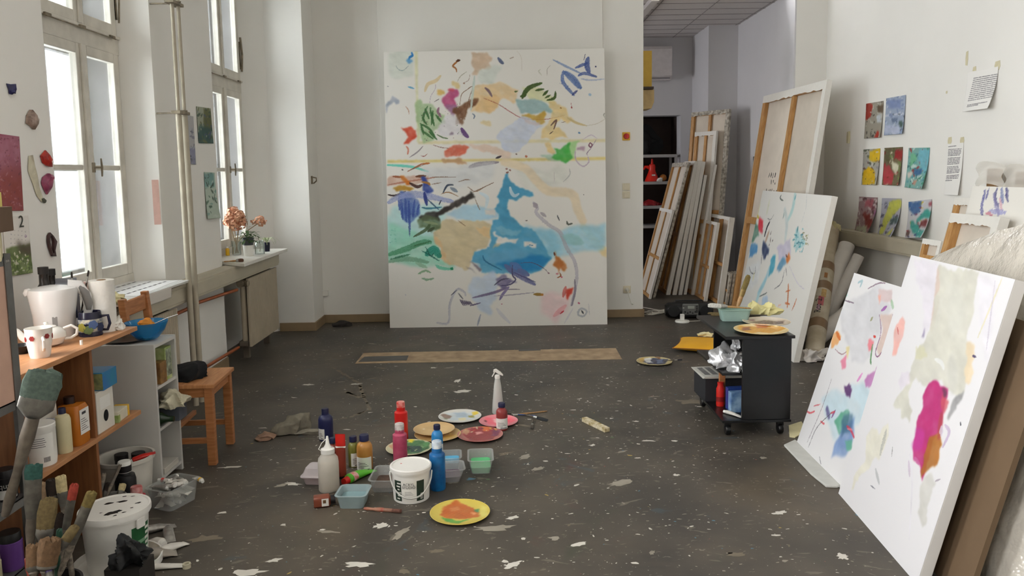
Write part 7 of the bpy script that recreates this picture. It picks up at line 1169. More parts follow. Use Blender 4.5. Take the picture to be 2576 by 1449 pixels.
def p_y(s): s.poly([(1862, 820), (1965, 818), (1972, 828), (1940, 834), (1880, 834), (1858, 828)], (210, 150, 46), .95, 1.5, 3, .3).poly([(1870, 822), (1890, 820), (1888, 828), (1866, 829)], (140, 80, 60), .8, 1, 2).poly([(1900, 816), (1925, 815), (1930, 822), (1905, 823)], (196, 120, 70), .9, 1, 2).poly([(1930, 815), (1962, 818), (1955, 823)], (240, 220, 170), .9, 1, 1)
dishplate('cream plate with ochre yellow paint at the near edge of the trolley top', 1914, 828, 131, (226, 202, 146), p_y, CZ)
def p_br(s): s.poly([(1885, 808), (1920, 803), (1972, 806), (1970, 812), (1925, 815)], (92, 72, 64), .9, 1, 2, .5).poly([(1875, 804), (1900, 801), (1900, 806)], (130, 90, 100), .8, 1, 1)
dishplate('plate with dark brown paint behind the yellow one on the trolley', 1928, 808, 115, (204, 190, 168), p_br, CZ)
c = (fl(1818, 812, CZ) + fl(1890, 806, CZ)) / 2; c.z = CZ + .0005; tub('frosted tub of cloudy green paint water on the trolley', c + Vector((-.005, .05, 0)), -.1, .19, .13, .075, mat('tub_frosted2', (176, 204, 194), rough=.3, trans=.35), mat('water_cloudy', (150, 196, 176), rough=.3, col2=(70, 150, 120), scale=30, trans=.1), .5)
c = c + Vector((-.005, .05, 0))
a, b_ = c + Vector((-.16, .02, .095)), c + Vector((.10, -.03, .078)); brush('white tipped brush lying across the frosted tub on the trolley', b_, a, .03, BR('white', (206, 204, 196)), HANDLE, (.55, .7), .5, hr=.006)
for k, (x0, y0, x1, y1) in enumerate(((1780, 788, 1925, 790), (1790, 793, 1930, 793), (1930, 786, 1820, 785))): A, B = fl(x0, y0, CZ + .006), fl(x1, y1, CZ + .006); brush(['ochre brush lying behind the frosted tub on the trolley', 'second brush lying behind the frosted tub, overhanging the trolley edge', 'farthest brush lying behind the frosted tub on the trolley'][k], B, A + Vector((0, .012 * k, 0)), .014, KHAKI, [HANDLE, HGREY, BARW][k], (.6, .75), hr=.005)
A = c + Vector((.06, .10, -.0)); P = atY(1883, 693, A.y); brush('flat worn brush standing upright behind the frosted tub', A + Vector((-.03, 0, 0)), P, .034, OLIVE, HANDLE, (.5, .66), .4, hr=.011, ferr=mat('ferrule_ochre', (140, 116, 66), rough=.4, metal=.4, var=.4, scale=30))
p = fl(1925, 793, CZ); crumple('rubber_glove', 'pale yellow rubber glove crumpled at the back of the trolley top', 'glove', (p.x, p.y + .02, CZ + .0005), (.20, .12, .085), mat('glove_yellow', (226, 218, 158), rough=.5, var=.15), 61, .35, 6, amp=.3)
FOIL = mat('foil', (214, 214, 216), rough=.36, metal=.6, var=.3, scale=30, bump=.5); crumple('foil_parcel', 'crinkled aluminium foil parcel on the middle board of the trolley', 'foil', (1.37, 4.56, .3705), (.20, .26, .11), FOIL, 66, .3, 9, amp=.35)
crumple('foil_sheet', 'strip of foil hanging just under the trolley top', 'foil', (1.37, 4.50, .485), (.05, .10, .085), FOIL, 67, .8, 7, amp=.35)
t = thing('newspaper', 'folded newspaper stack at the far end of the lowest trolley board', 'newspaper', (1.36, 4.88, .1005), .05); MB().box(-.11, .13, -.12, .12, 0, .149).build('box', mat('box_charcoal', (38, 38, 42), rough=.6), t, smooth=0, label='dark box under the newspapers'); b = MB()
for k in range(4): b.box(-.125, .13, -.135, .13, .15 + .003 * k, .1525 + .003 * k, 0, T(rz=.02 * k - .03))
for i in range(4): b.box(-.10 + .05 * i, -.065 + .05 * i, -.08, .1, .1618, .1624, 1)
b.build('sheets', [mat('newsprint_grey', (196, 194, 186), rough=.8, var=.1), mat('print_grey', (130, 128, 126), rough=.8, var=.3, scale=60)], t, smooth=0)
t = thing('plastic_bottle', 'red plastic bottle on the lowest trolley board in front of the newspapers', 'bottle', (1.325, 4.66, .1005)); MB().lathe([(0, 0), (.024, 0), (.026, .01), (.026, .11), (.018, .13), (.02, .15), (0, .152)], 24, sy=.8).build('body', RED, t); MB().lathe([(.0265, .03), (.0265, .06)], 20, sy=.8).build('paper_label', plast('darkred', (130, 24, 24)), t)
for k, (y, m, lab) in enumerate(((4.60, plast('cobalt', (38, 62, 130)), 'dark blue paint packet beside the red bottle on the trolley'), (4.54, mat('packet_blue', (54, 96, 150), rough=.35, col2=(150, 180, 206), scale=18), 'light blue paint packet nearest on the lowest trolley board'))): carton(lab, 1.40 + .0 * k, y, .1005, .11, .045, .135 - .01 * k, m, .1, name='paint_packet')
p = Vector((1.345, 4.47, .1005)); paint_tube('white paint tube lying on the lowest trolley board', p, -.9, .13, .026, TW, WHITEP)
t = thing('wood_offcut', 'short pine offcut standing at the rear of the lowest trolley board', 'wood block', (1.345, 4.70, .1005)); MB().box(-.018, .018, -.012, .012, 0, .25).build('block', PINE, t, smooth=0, bevel=.002)
# cushion, radio, charger
t = thing('cushion', 'flat mustard yellow cushion lying on the floor behind the trolley', 'cushion', M=T(*(fl(1778, 880) + Vector((.02, .02, 0))), rz=-.38)); S = lambda q: math.copysign(abs(q) ** .5, q)
def cf(u, v):
    x, y = u * 2 - 1, v * 2 - 1; e = max(0, (1 - x * x) * (1 - y * y)) ** .35; return (.275 * x * (1 - .08 * (1 - y * y)),   .22 * y * (1 - .08 * (1 - x * x)), e)
MU = mat('cushion_mustard', (222, 164, 40), rough=.85, var=.12, scale=5); b = MB(); b.grid(lambda u, v: (cf(u, v)[0], cf(u, v)[1], .040 + .045 * cf(u, v)[2]), 24, 24); b.grid(lambda u, v: (cf(u, v)[0], cf(u, v)[1], .040 - .039 * cf(u, v)[2]), 24, 24); b.build('cover', MU, t, smooth=60)
b = MB(); ed = [cf(k / 24, 0) for k in range(25)] + [cf(1, k / 24) for k in range(1, 25)] + [cf(1 - k / 24, 1) for k in range(1, 25)] + [cf(0, 1 - k / 24) for k in range(1, 24)]; b.tube([(x, y, .04) for x, y, e in ed] + [(ed[0][0], ed[0][1], .04)], .004, 8); b.build('piping', mat('piping_brown', (150, 96, 40), rough=.8), t)
p = fl(1776, 870) + Vector((0, .02, 0)); crumple('paper_scrap', 'crumpled cream paper lying on the mustard cushion', 'paper', (p.x, p.y, .083), (.13, .08, .045), MATS['paper_yellow'], 71, .4, 7, amp=.3)
p = fl(1738, 804); rw, rh = 119 * mpp(p) / 2, .17; t = thing('radio', 'black portable radio with a grey control panel on the floor at the opening', 'radio', p + Vector((0, .10, 0)), -.08)
MB().lathe([(0, -rw), (.055, -rw), (.078, -rw + .03), (.085, -rw + .09), (.085, rw - .09), (.078, rw - .03), (.055, rw), (0, rw)], 28, T=T(0, 0, .087, ry=PI / 2)).build('body', BLACKP, t); RG = mat('radio_grey', (104, 104, 102), rough=.35, metal=.3); pn = MB().box(-.08, .09, -.092, -.06, .03, .165).build('control_panel', RG, t, smooth=0, bevel=.012)
MB().box(-.025, .045, -.096, -.088, .115, .145).build('display', mat('display', (150, 154, 146), rough=.2), pn, smooth=0); MB().box(-.06, .075, -.0945, -.088, .034, .052).build('tray_slot', BLACKP, pn, smooth=0)
for k in range(5): MB().lathe([(0, 0), (.008, 0), (.007, .004), (0, .004)], 12, T=T(-.05 + .026 * k, -.092, .08 - .012 * (k % 2), rx=PI / 2)).build('button', BLACKP, pn)
for k in range(4): MB().box(.06, .08, -.096, -.09, .075 + .02 * k, .087 + .02 * k).build('button', BLACKP, pn, smooth=0)
MB().box(-.075, -.06, -.0945, -.09, .12, .126).build('lettering', PAPER, pn, smooth=0)
b = MB().tube([(-.15, 0, .165), (-.14, 0, .185), (.14, 0, .185), (.15, 0, .165)], .009, 8); b.build('handle', BLACKP, t)
for sx in (-1, 1): MB().lathe([(0, 0), (.058, 0), (.06, .006), (0, .008)], 28, T=T(sx * .165, -.078, .087, rx=PI / 2)).build('speaker_grille', mat('grille', (30, 30, 31), rough=.8, var=.3, scale=120), t)
p = fl(1719, 813); t = thing('charger_base', 'round white charging stand with a white plug block on it, near the radio', 'charger', p + Vector((0, .05, 0))); MB().lathe([(0, 0), (.07, 0), (.074, .008), (.07, .02), (0, .022)], 36).build('base', WHITEP, t); MB().box(-.02, .02, -.02, .02, .022, .085).build('plug_block', WHITEP, t, smooth=0, bevel=.004); MB().tube([(.07, 0, .008), (.16, .03, .005), (.28, .06, .005), (.34, .16, .005)], .004, 6).build('cord', CORD, t)
R = random.Random(8); t = thing('cable_tangle', 'tangle of white cables lying at the wall corner beside the radio', 'cable', fl(1650, 790)); b = MB()
for k in range(4): a0 = R.uniform(0, 6); b.tube([(R.uniform(.04, .09) * 1.6 * math.cos(a0 + q * 1.1) + .03 * k - .06, R.uniform(.06, .12) * math.sin(a0 + q * 1.1), .006 + .007 * k + .004 * (q % 2)) for q in range(8)], .0045, 6)
b.build('cable', CORD, t)
# store room: steel shelf in the closet doorway, air conditioner, boxes on a wall shelf
WSH = mat('shelf_pale', (176, 174, 172), rough=.5, metal=.2); sh = thing('storage_shelf', 'pale steel shelf standing in the dark closet doorway', 'shelf', (0, 0, 0)); SX = atY(1704, 388, 11.0).x; SZ = [atY(1690, y, 11.0).z for y in (388, 456, 517, 566)]
for x, y in ((SX, 11.0), (SX, 11.36), (1.45, 11.0), (1.45, 11.36)): MB().box(x - .035, x, y, y + .035, 0, SZ[0]).build('upright', WSH, sh, smooth=0)
for z in SZ: MB().box(1.42, SX, 10.995, 11.39, z - .04, z).build('shelf_board', WSH, sh, smooth=0)
BAGM = mat('bag_black', (14, 14, 15), rough=.8, var=.3); p = atY(1655, 385, 11.2); crumple('duffel_bag', 'large black bag slumped on top of the closet shelf', 'bag', (p.x - .24, 11.23, SZ[0] + .001), (.56, .28, .46), BAGM, 81, .4, 5, amp=.25)
p = atY(1641, 452, 11.1); t = thing('funnel', 'bright red plastic funnel can with a spout on the closet shelf', 'funnel', (p.x, 11.12, SZ[1] + .0005)); MB().lathe([(0, 0), (.1, 0), (.105, .01), (.055, .13), (.045, .17), (.05, .21), (.04, .24), (.018, .25), (.012, .32), (0, .32)], 28).build('body', plast('signal_red', (230, 44, 28)), t); MB().tube([(-.04, 0, .20), (-.10, 0, .21), (-.12, 0, .17)], [.03, .02, .014], 10).build('spout', MATS['plastic_signal_red'], t); MB().box(-.02, .03, -.088, -.08, .08, .1).build('paper_label', PAPER, t, smooth=0)
p = atY(1668, 446, 11.1); t = thing('ball', 'small orange ball beside the red funnel on the closet shelf', 'ball', (p.x, 11.1, SZ[1] + .0005)); MB().lathe([(.05 * math.sin(PI * k / 12), .05 - .05 * math.cos(PI * k / 12)) for k in range(13)], 24).build('ball', plast('orange', (190, 120, 50)), t)
p = atY(1658, 455, 11.05); crumple('plastic_bag', 'crumpled pale plastic bag beside the funnel on the closet shelf', 'bag', (p.x + .0, 11.04, SZ[1] + .0005), (.12, .07, .05), WHITEP, 83, .4)
p = atY(1635, 510, 11.15); crumple('red_cloth', 'folded red cloth on the second board of the closet shelf', 'cloth', (p.x, 11.15, SZ[2] + .0005), (.30, .2, .08), plast('cloth_red', (150, 30, 36)), 84, .3)
ACW = mat('ac_white', (214, 208, 208), rough=.4); a0, a1 = atY(1692, 115, 10.78), atY(1692, 200, 10.78); t = thing('air_conditioner', 'white wall mounted air conditioner high in the store room', 'air conditioner', (a0.x - .85, 11.0, a1.z)); h = a0.z - a1.z; MB().prism([(0, .04), (0, h), (-.2, h), (-.22, h - .04), (-.22, .06), (-.16, 0), (-.05, 0)], 0, .85, 0, Matrix(((0, 0, 1, 0), (1, 0, 0, 0), (0, 1, 0, 0), (0, 0, 0, 1)))).build('casing', ACW, t, smooth=0, bevel=.008); MB().box(.03, .82, -.205, -.17, .015, .03).build('louvre', mat('ac_grey', (140, 136, 138), rough=.5), t, smooth=0)
x1 = atY(1633, 180, 8.72).x; t = thing('wall_shelf', 'dark shelf on the rear of the back wall just inside the opening', 'shelf', (x1 - .9, YB + .25, atY(1630, 224, 8.72).z - .002)); MB().box(0, .9, .0, .42, -.025, 0).build('board', mat('shelf_dark', (66, 52, 44), rough=.6), t, smooth=0); z = t.location.z + .0005
carton('yellow box standing on the shelf at the edge of the opening', x1 - .17, YB + .45, z, .32, .28, atY(1630, 135, 8.72).z - z, mat('box_yellow', (196, 160, 64), rough=.6), name='cardboard_box')
c = atY(1636, 226, 8.70); z1 = atY(1630, 284, 8.7).z; t = thing('wooden_crate', 'pale wooden crate hanging under the shelf at the edge of the opening', 'crate', (c.x - .2, YB + .43, z1)); MB().prism([(-.2, 0), (.17, .03), (.2, .1), (.2, z - z1 - .03), (-.2, z - z1 - .03)], -.15, .15, 0, Matrix(((1, 0, 0, 0), (0, 0, 1, 0), (0, 1, 0, 0), (0, 0, 0, 1)))).build('crate', mat('crate_pine', (186, 160, 112), rough=.6, var=.2), t, smooth=0, bevel=.003)
t = thing('wall_switch', 'small black switch on the store room wall beside the tall canvas', 'switch', atX(1901, 404, XS)); MB().box(-.015, -.0005, -.05, .05, -.05, .05).build('plate', BLACKP, t, smooth=0, bevel=.003)
# ------------------------------------------------------------------ right wall
t = thing('cable_trunking', 'beige cable trunking along the right wall under the small paintings', 'cable trunking', (XR, 3.2, .83)); MB().box(-.12, -.0005, 0, 4.4, 0, .13).build('channel', DUCT, t, smooth=0, bevel=.004); MB().box(-.127, -.03, 0, 4.4, .018, .112).build('cover', DUCT, t, smooth=0, bevel=.003)
E_ = lambda *q: [(2100 + x / 2.634, 100 + y / 2.634) for x, y in q]
def wcard(label, quad, bgc, strokes, curl, n=50, seed=1, cols=((120, 120, 120),)):
    def pf(s):
        g = s.mapf; s.mapf = lambda x, y: g(2100 + x / 2.634, 100 + y / 2.634); s.k /= 2.634
        xs = [q[0] for q in quad]; ys = [q[1] for q in quad]; s.dots(n, (min(xs), min(ys), max(xs), max(ys)), (4, 11), cols, .85, seed)
        for pts, c in strokes: s.poly(pts, c, .95, 2, 5, .25)
        s.dots(14, (min(xs), min(ys), max(xs), max(ys)), (2, 5), cols, .9, seed + 50)
    pinned('small_painting', label, 'painting', 'R', E_(*quad), pf, 56, bgc, curl, 'small paintings on the right wall')
GR = ((150, 146, 134), (90, 84, 76), (180, 178, 170), (60, 56, 54))
wcard('small grey painting with a red corner, upper left of the eight', [(200, 655), (305, 648), (325, 405), (203, 425)], (150, 144, 132), [([(203, 430), (250, 420), (240, 520), (203, 530)], (150, 44, 34)), ([(285, 600), (305, 600), (300, 650), (268, 650)], (170, 50, 38)), ([(285, 440), (322, 430), (318, 480), (290, 480)], (96, 80, 64)), ([(280, 500), (312, 495), (308, 550), (284, 540)], (196, 206, 216))], .02, 50, 1, GR)
wcard('small blue grey painting, upper right of the eight', [(332, 634), (455, 624), (482, 365), (346, 388)], (150, 162, 184), [([(350, 400), (440, 385), (440, 450), (355, 460)], (120, 136, 176)), ([(375, 520), (420, 510), (420, 560), (380, 560)], (92, 108, 134)), ([(430, 540), (458, 535), (455, 580), (430, 575)], (70, 92, 84)), ([(340, 570), (440, 560), (440, 620), (338, 628)], (176, 184, 206))], .02, 60, 2, ((120, 136, 170), (170, 182, 206), (86, 98, 110), (190, 196, 206)))
wcard('small painting with two yellow patches', [(184, 960), (285, 962), (313, 722), (195, 728)], (170, 168, 160), [([(230, 735), (305, 728), (305, 800), (265, 815), (228, 790)], (222, 182, 30)), ([(192, 860), (245, 840), (275, 880), (285, 950), (190, 955)], (218, 174, 20))], .03, 50, 3, ((150, 146, 150), (110, 80, 80), (196, 192, 184), (90, 96, 80)))
wcard('small dark olive painting with red patches in the middle row', [(321, 962), (432, 966), (465, 714), (334, 716)], (110, 100, 76), [([(400, 725), (462, 720), (445, 800), (400, 780)], (150, 40, 44)), ([(330, 830), (360, 830), (400, 900), (400, 955), (325, 955)], (176, 62, 70)), ([(340, 730), (380, 725), (360, 830), (336, 810)], (96, 90, 66)), ([(380, 800), (430, 830), (420, 890), (390, 870)], (210, 208, 186))], .03, 60, 4, ((206, 200, 176), (80, 90, 50), (130, 50, 44), (110, 130, 76)))
wcard('small turquoise painting at the right end of the middle row', [(478, 978), (605, 988), (642, 716), (493, 718)], (120, 166, 160), [([(560, 722), (640, 718), (615, 900), (580, 850), (550, 780)], (112, 174, 190)), ([(500, 760), (540, 740), (550, 800), (500, 840)], (110, 176, 136)), ([(530, 860), (590, 855), (580, 900), (535, 895)], (56, 96, 140)), ([(540, 925), (568, 922), (565, 965), (540, 960)], (190, 140, 120)), ([(490, 880), (520, 870), (520, 910), (492, 910)], (206, 196, 186))], .05, 60, 5, ((60, 110, 110), (150, 60, 60), (90, 150, 160), (190, 206, 200), (60, 130, 100)))
wcard('small mauve painting with brown red strokes at the left of the lowest row', [(156, 1266), (282, 1284), (310, 1050), (190, 1050)], (156, 130, 132), [([(195, 1160), (215, 1140), (300, 1210), (280, 1255), (240, 1240)], (126, 46, 40)), ([(200, 1060), (260, 1056), (250, 1110), (205, 1105)], (170, 90, 100)), ([(270, 1130), (305, 1120), (300, 1165), (275, 1160)], (170, 110, 160)), ([(165, 1240), (250, 1230), (275, 1280), (160, 1266)], (170, 176, 150))], .09, 50, 6, ((190, 180, 176), (120, 70, 80), (90, 60, 60), (206, 196, 196)))
wcard('small yellow green and lilac painting in the middle of the lowest row', [(308, 1296), (430, 1310), (472, 1062), (334, 1052)], (176, 176, 190), [([(360, 1070), (470, 1062), (440, 1110), (380, 1200), (345, 1300), (320, 1290), (340, 1180)], (198, 200, 84)), ([(380, 1190), (440, 1170), (440, 1210), (390, 1230)], (70, 90, 90)), ([(380, 1280), (430, 1250), (420, 1300)], (206, 206, 100)), ([(330, 1090), (355, 1070), (350, 1130)], (110, 110, 130))], .09, 50, 7, ((120, 126, 150), (190, 196, 206), (90, 80, 100), (150, 176, 176)))
wcard('small painting with teal and blue bands at the right of the lowest row', [(492, 1314), (638, 1310), (652, 1070), (490, 1062)], (196, 196, 200), [([(492, 1066), (580, 1068), (570, 1150), (520, 1160), (495, 1120)], (66, 104, 156)), ([(560, 1190), (620, 1125), (650, 1140), (648, 1180), (600, 1190), (560, 1220)], (60, 152, 140)), ([(505, 1210), (550, 1210), (600, 1260), (640, 1270), (630, 1312), (590, 1300), (520, 1250)], (64, 158, 146)), ([(585, 1215), (625, 1190), (648, 1200), (640, 1240), (590, 1240)], (104, 40, 40)), ([(620, 1075), (650, 1075), (648, 1100), (625, 1100)], (150, 60, 70)), ([(495, 1275), (530, 1275), (525, 1305), (500, 1310)], (90, 66, 60))], .09, 30, 8, ((180, 70, 80), (60, 70, 120), (206, 206, 206), (206, 180, 60)))
INKC = (96, 94, 100)
def sheet(label, quad, lines, curl):
    def pf(s):
        g = s.mapf; s.mapf = lambda x, y: g(2100 + x / 2.634, 100 + y / 2.634); s.k /= 2.634; R = random.Random(4)
        for x0, y0, x1, y1 in lines:
            x = x0
            while x < x1:
                w = R.uniform(5, 18); q = (x - x0) / (x1 - x0); w = min(w, x1 - x); yy = y0 + (y1 - y0) * q; s.line([(x, yy), (x + w, yy + (y1 - y0) * w / (x1 - x0))], 5.5, INKC, .75, 0, .8); x += w + R.uniform(3, 6)
    t = pinned('printed_sheet', label, 'paper', 'R', E_(*quad), pf, 150, (232, 230, 226), curl, 'printed sheets on the right wall'); return t
sheet('printed sheet of paragraph text taped high on the right wall', [(868, 476), (1090, 452), (1103, 190), (920, 200)], [(922 - 2.2 * k, 256 + 13.5 * k, 1080 - .5 * k, 228 + 13.5 * k) for k in range(12)] + [(900, 434, 1050, 410), (898, 444, 985, 430)], .06)
sheet('printed list sheet taped lower on the right wall', [(736, 1028), (838, 1030), (858, 682), (748, 690)], [(754, 709, 805, 703)] + [(754 - .5 * k, 728 + 10 * k + 8 * (k // 5), 840 - (k * 13) % 12 - .4 * k, 722 + 10 * k + 8 * (k // 5)) for k in range(18)] + [(738, 934, 785, 932)], .03)
TAPE = mat('masking_tape', (208, 200, 168), rough=.7, var=.1, scale=30)
for k, (x, y, w_, h_, lab) in enumerate(((2433, 146, .03, .10, 'torn strip of masking tape high on the right wall above the text sheet'), (2452, 176, .04, .05, 'tape piece at the upper left corner of the high text sheet'), (2510, 164, .06, .06, 'tape piece at the upper right corner of the high text sheet'), (2390, 353, .05, .05, 'tape piece at the left top of the list sheet'), (2421, 353, .05, .05, 'tape piece at the right top of the list sheet'), (2137, 345, .04, .11, 'torn paper scrap on the right wall left of the small paintings'), (2382, 232, .02, .02, 'tiny tape crumb on the right wall between the paintings and the text sheet'))):
    t = thing('tape_piece', lab, 'tape', atX(x, y, XR)); b = MB(); R = random.Random(k); pts = [(-w_ / 2, -h_ / 2), (w_ * .3, -h_ * .55), (w_ / 2, -h_ * .1), (w_ * .4, h_ / 2), (-w_ * .4, h_ * .45), (-w_ * .55, .0)]; b.prism(pts, .0006, .0022 if k != 5 else .02, 0, Matrix(((0, 0, -1, 0), (-1, 0, 0, 0), (0, 1, 0, 0), (0, 0, 0, 1)))); b.build('tape', TAPE, t, smooth=0)
# rolls leaning beside the teal painting
KR = mat('roll_paper', (206, 196, 176), rough=.7, col2=(176, 162, 138), scale=7); TPB = mat('parcel_tape', (140, 112, 82), rough=.3, var=.15); WR = mat('roll_white', (216, 210, 204), rough=.75, var=.06)
def roll(label, a, b_, r, m, bands=(), spots=(), txt=None, ragged=False):
    a, b_ = Vector(a), Vector(b_); z = (b_ - a).normalized(); x = z.cross(Vector((0, 1, 0))).normalized(); y = z.cross(x); y2 = -Vector((a.x, a.y, 0)).normalized(); y = -(y2 - z * y2.dot(z)).normalized(); x = y.cross(z); M = Matrix((x, y, z)).transposed().to_4x4(); M.translation = a; L_ = (b_ - a).length
    t = thing('paper_roll', label, 'roll', M=M); MB().lathe([(r * .55, 0), (r * .96, .0), (r, .02), (r * (1.02 if ragged else 1), L_ * .5), (r * .98, L_), (r * .8, L_), (r * .78, L_ - .1), (0, L_ - .1)], 30).build('roll', m, t)
    for q0, q1 in bands: MB().lathe([(r * 1.025, q0 * L_), (r * 1.03, q1 * L_)], 30).build('tape_band', TPB, t)
    for an, q, c, rr_ in spots: arc(r * 1.03, (q - rr_) * L_, (q + rr_) * L_, an - rr_ * 9, an + rr_ * 9).build('paint_spot', mat('spot_%02x%02x' % c[:2], c, rough=.6, var=.3, scale=40), t)
    if txt:
        for s_, q in txt: b = text_mb(s_, .075, 0, T(0, 0, 0, rz=PI / 2)); b.v = [(r * 1.035 * math.sin(v[0] / r - .0), -r * 1.035 * math.cos(v[0] / r), q * L_ + v[1]) for v in b.v]; b.build('lettering', INK, t, smooth=0, normals=False)
    return t
roll('long paint stained paper roll with brown tape bands and handwriting, leaning on the trunking', (2.535, 6.22, .03), (3.20, 7.50, .97), .075, KR, ((.16, .22), (.44, .50), (.60, .66)), ((-.1, .34, (196, 106, 110), .035), (.1, .40, (206, 170, 110), .03), (.05, .54, (176, 120, 70), .02), (-.3, .29, (214, 170, 190), .02)), (('Rot', .25), ('2.1', .335)), True)
crumple('torn_paper', 'torn cream wrapping sticking out at the top of the stained roll', 'paper', (3.19, 7.46, .93), (.14, .12, .12), MATS['paper_yellow'], 91, .8, 6, amp=.4)
crumple('torn_paper', 'crumpled paper around the foot of the stained roll', 'paper', (2.50, 6.17, .001), (.22, .2, .10), WR, 92, .3, 7, amp=.35)
p = fl(2085, 850); roll('white paper roll leaning behind the stained one', (2.72, 6.75, .03), (3.20, 7.15, .84), .07, WR); roll('lower white roll lying slanted under the trunking', (2.62, 6.50, .07), (3.24, 6.75, .42), .075, WR); roll('slim white roll leaning right of the stained one', (2.82, 6.85, .02), (3.22, 6.95, .76), .05, WR)
# canvases standing behind the right foreground paintings
def rback(label, tl, tr, Xt, Xb, D=.05, **k):
    A, B = atX(tl[0], tl[1], Xt), atX(tr[0], tr[1], Xt); z = A.z; a = math.degrees(math.atan((Xt - Xb) / z)); M = lean_frame(Vector((Xb, A.y, 0)), Vector((Xb, B.y, 0)), a); return back(label, M, A.y - B.y, math.hypot(z, Xt - Xb), D, **k)
rback('thick turned canvas with one pine bar, behind the bubble wrapped stack', (2393, 536), (2517, 541), 3.05, 2.75, .06, vbars=(), hbars=(), bw=.06)
rback('turned canvas seen as a corner left of the small violet painting', (2402, 497), (2450, 492), 3.26, 3.02, .03, vbars=(), hbars=(), bw=.05)
rback('small turned frame standing low in front of the trunking end', (2322, 600), (2368, 606), 3.0, 2.8, .04, vbars=(), hbars=(.88,), bw=.035)
A, B = atX(2447, 468, 3.2), atX(2600, 471, 3.2); M = lean_frame(Vector((2.96, A.y, 0)), Vector((2.96, B.y, 0)), math.degrees(math.atan(.24 / A.z)))
def pv(s):
    for q, w_, c in (([(2478, 480), (2470, 520), (2472, 543)], 9, (90, 90, 150)), ([(2488, 474), (2480, 500)], 8, (60, 60, 130)), ([(2508, 475), (2502, 500), (2512, 520)], 10, (70, 70, 120)), ([(2520, 476), (2522, 510)], 12, (120, 130, 176)), ([(2532, 475), (2535, 505)], 9, (50, 50, 110)), ([(2490, 530), (2530, 535)], 12, (150, 150, 196)), ([(2515, 500), (2520, 525)], 10, (206, 150, 166)), ([(2480, 535), (2495, 540)], 8, (196, 110, 130)), ([(2500, 490), (2512, 540)], 12, (140, 136, 180))): s.line(q, w_, c, .85, .4, 2, .3)
art('painting', 'small painting with violet brush strokes standing at the back right', M, A.y - B.y, math.hypot(A.z, .24), .05, pv, 90)
# bubble wrapped stack
def bubble(name):
    m = mat(name, (214, 208, 196), rough=.16, var=.10, scale=3, trans=.12, spec=.8); nt = m.node_tree; v = nt.nodes.new('ShaderNodeTexVoronoi'); v.inputs['Scale'].default_value = 75; n2 = nt.nodes.new('ShaderNodeTexNoise'); n2.inputs['Scale'].default_value = 7; b1 = nt.nodes.new('ShaderNodeBump'); b1.inputs['Strength'].default_value = .5; b1.inputs['Distance'].default_value = .004; b1.invert = True; b2 = nt.nodes.new('ShaderNodeBump'); b2.inputs['Strength'].default_value = .6; b2.inputs['Distance'].default_value = .05
    tc = next(n for n in nt.nodes if n.type == 'TEX_COORD'); nt.links.new(tc.outputs['Object'], v.inputs['Vector']); nt.links.new(tc.outputs['Object'], n2.inputs['Vector']); nt.links.new(n2.outputs['Fac'], b2.inputs['Height']); nt.links.new(v.outputs['Distance'], b1.inputs['Height']); nt.links.new(b2.outputs[0], b1.inputs['Normal']); nt.links.new(b1.outputs[0], nt.nodes['Principled BSDF'].inputs['Normal']); return m
BUB = bubble('bubble_wrap'); M = lean_frame(Vector((1.82, 4.00, 0)), Vector((1.71, 2.4, 0)), 17); fb_ = mapper(M)
def slab(name, label, cat, M, W, hl, hr, D, m, wob, part):
    t = thing(name, label, cat, M=M); n = 26; R = random.Random(3)
    def front(u, v): x = W * u; hh = hl + (hr - hl) * min(1, u * 1.8) ** .8; e = min(1, min(u, 1 - u, v, 1 - v) * 9); return (x, .05 * (1 - e) ** 2 + wob * (noise(np.array([u * 5.0]), np.array([v * 5.0]), 1, 2)[0] - .5), hh * v)
    def rear(u, v): p = front(u, v); return (p[0], D, p[2])
    b = MB().grid(front, n, n).grid(rear, 2, 2)
    b.grid(lambda u, v: tuple(np.array(front(u, 1)) * (1 - v) + np.array(rear(u, 1)) * v), n, 1).grid(lambda u, v: tuple(np.array(front(0, u)) * (1 - v) + np.array(rear(0, u)) * v), n, 1).grid(lambda u, v: tuple(np.array(front(1, u)) * (1 - v) + np.array(rear(1, u)) * v), n, 1)
    b.build(part, m, t, smooth=60); return t
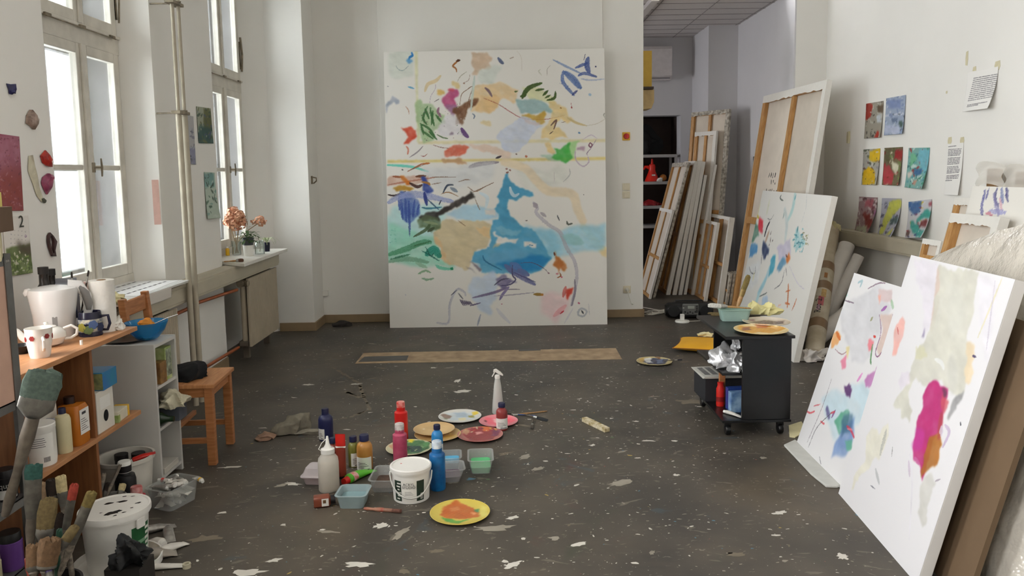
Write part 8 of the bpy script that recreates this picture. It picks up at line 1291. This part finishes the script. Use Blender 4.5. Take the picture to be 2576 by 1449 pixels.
slab('wrapped_stack', 'bulky bubble wrapped stack of pictures leaning behind the nearest painting', 'package', M, 1.45, 1.13, 1.42, .16, BUB, .05, 'wrapping')
M7 = lean_frame(Vector((1.672, 3.42, 0)), Vector((1.612, 2.5, 0)), 14.8); f7 = mapper(M7); t = thing('cardboard_sheet', 'brown cardboard sheet leaning between the nearest painting and the bubble wrap', 'cardboard', M=M7); MB().box(0, f7(2500, 1300)[0], 0, .02, 0, 1.02).build('sheet', mat('cardboard', (104, 84, 62), rough=.85, var=.12, scale=5), t, smooth=0)
# wrapped frames at the right edge behind it
for k, (px, py) in enumerate(((2497, 424), (2570, 432))):
    p = atX(px, py, 3.30); t = thing('wrapped_picture', ['brown frame end wrapped in bubble wrap at the wall above the violet painting', 'second wrapped brown frame end cut by the right edge of the picture'][k], 'package', (3.32, p.y, 0)); MB().box(-.03, .02, -.05, .05, 0, p.z).build('frame', mat('frame_brown', (142, 108, 72), rough=.5, var=.2), t, smooth=0, bevel=.01)
    b = MB().grid(lambda u, v: (-.055 - .03 * math.sin(PI * u) + .012 * math.sin(9 * v + 3 * u), -.17 + .28 * u, (p.z - .10) + .15 * v - .03 * (2 * u - 1) ** 2), 12, 10); b.build('wrapping', mat('wrap_film', (228, 224, 216), rough=.6, trans=.45, var=.03), t, smooth=60)
# foam sheet under the pastel painting
q = [fl(*p) for p in ((1972, 1123), (2000, 1110), (2070, 1165), (2125, 1222), (2106, 1228), (2078, 1227), (2040, 1196))]; t = thing('foam_sheet', 'thin grey white foam sheet on the floor under the pastel painting', 'foam sheet', (q[0].x, q[0].y, 0)); MB().prism([(p.x - q[0].x, p.y - q[0].y) for p in q], .0005, .012).build('sheet', mat('foam', (196, 196, 190), rough=.8), t, smooth=0, bevel=.003)
q = [fl(*p) for p in ((1984, 1072), (2016, 1062), (2030, 1084), (2000, 1102), (1986, 1100))]; t = thing('paper_sheet', 'cream paper lying on the floor at the foot of the pastel painting', 'paper', (q[0].x, q[0].y, 0)); MB().prism([(p.x - q[0].x, p.y - q[0].y) for p in q], .0005, .006).build('sheet', MATS['paper_yellow'], t, smooth=0)
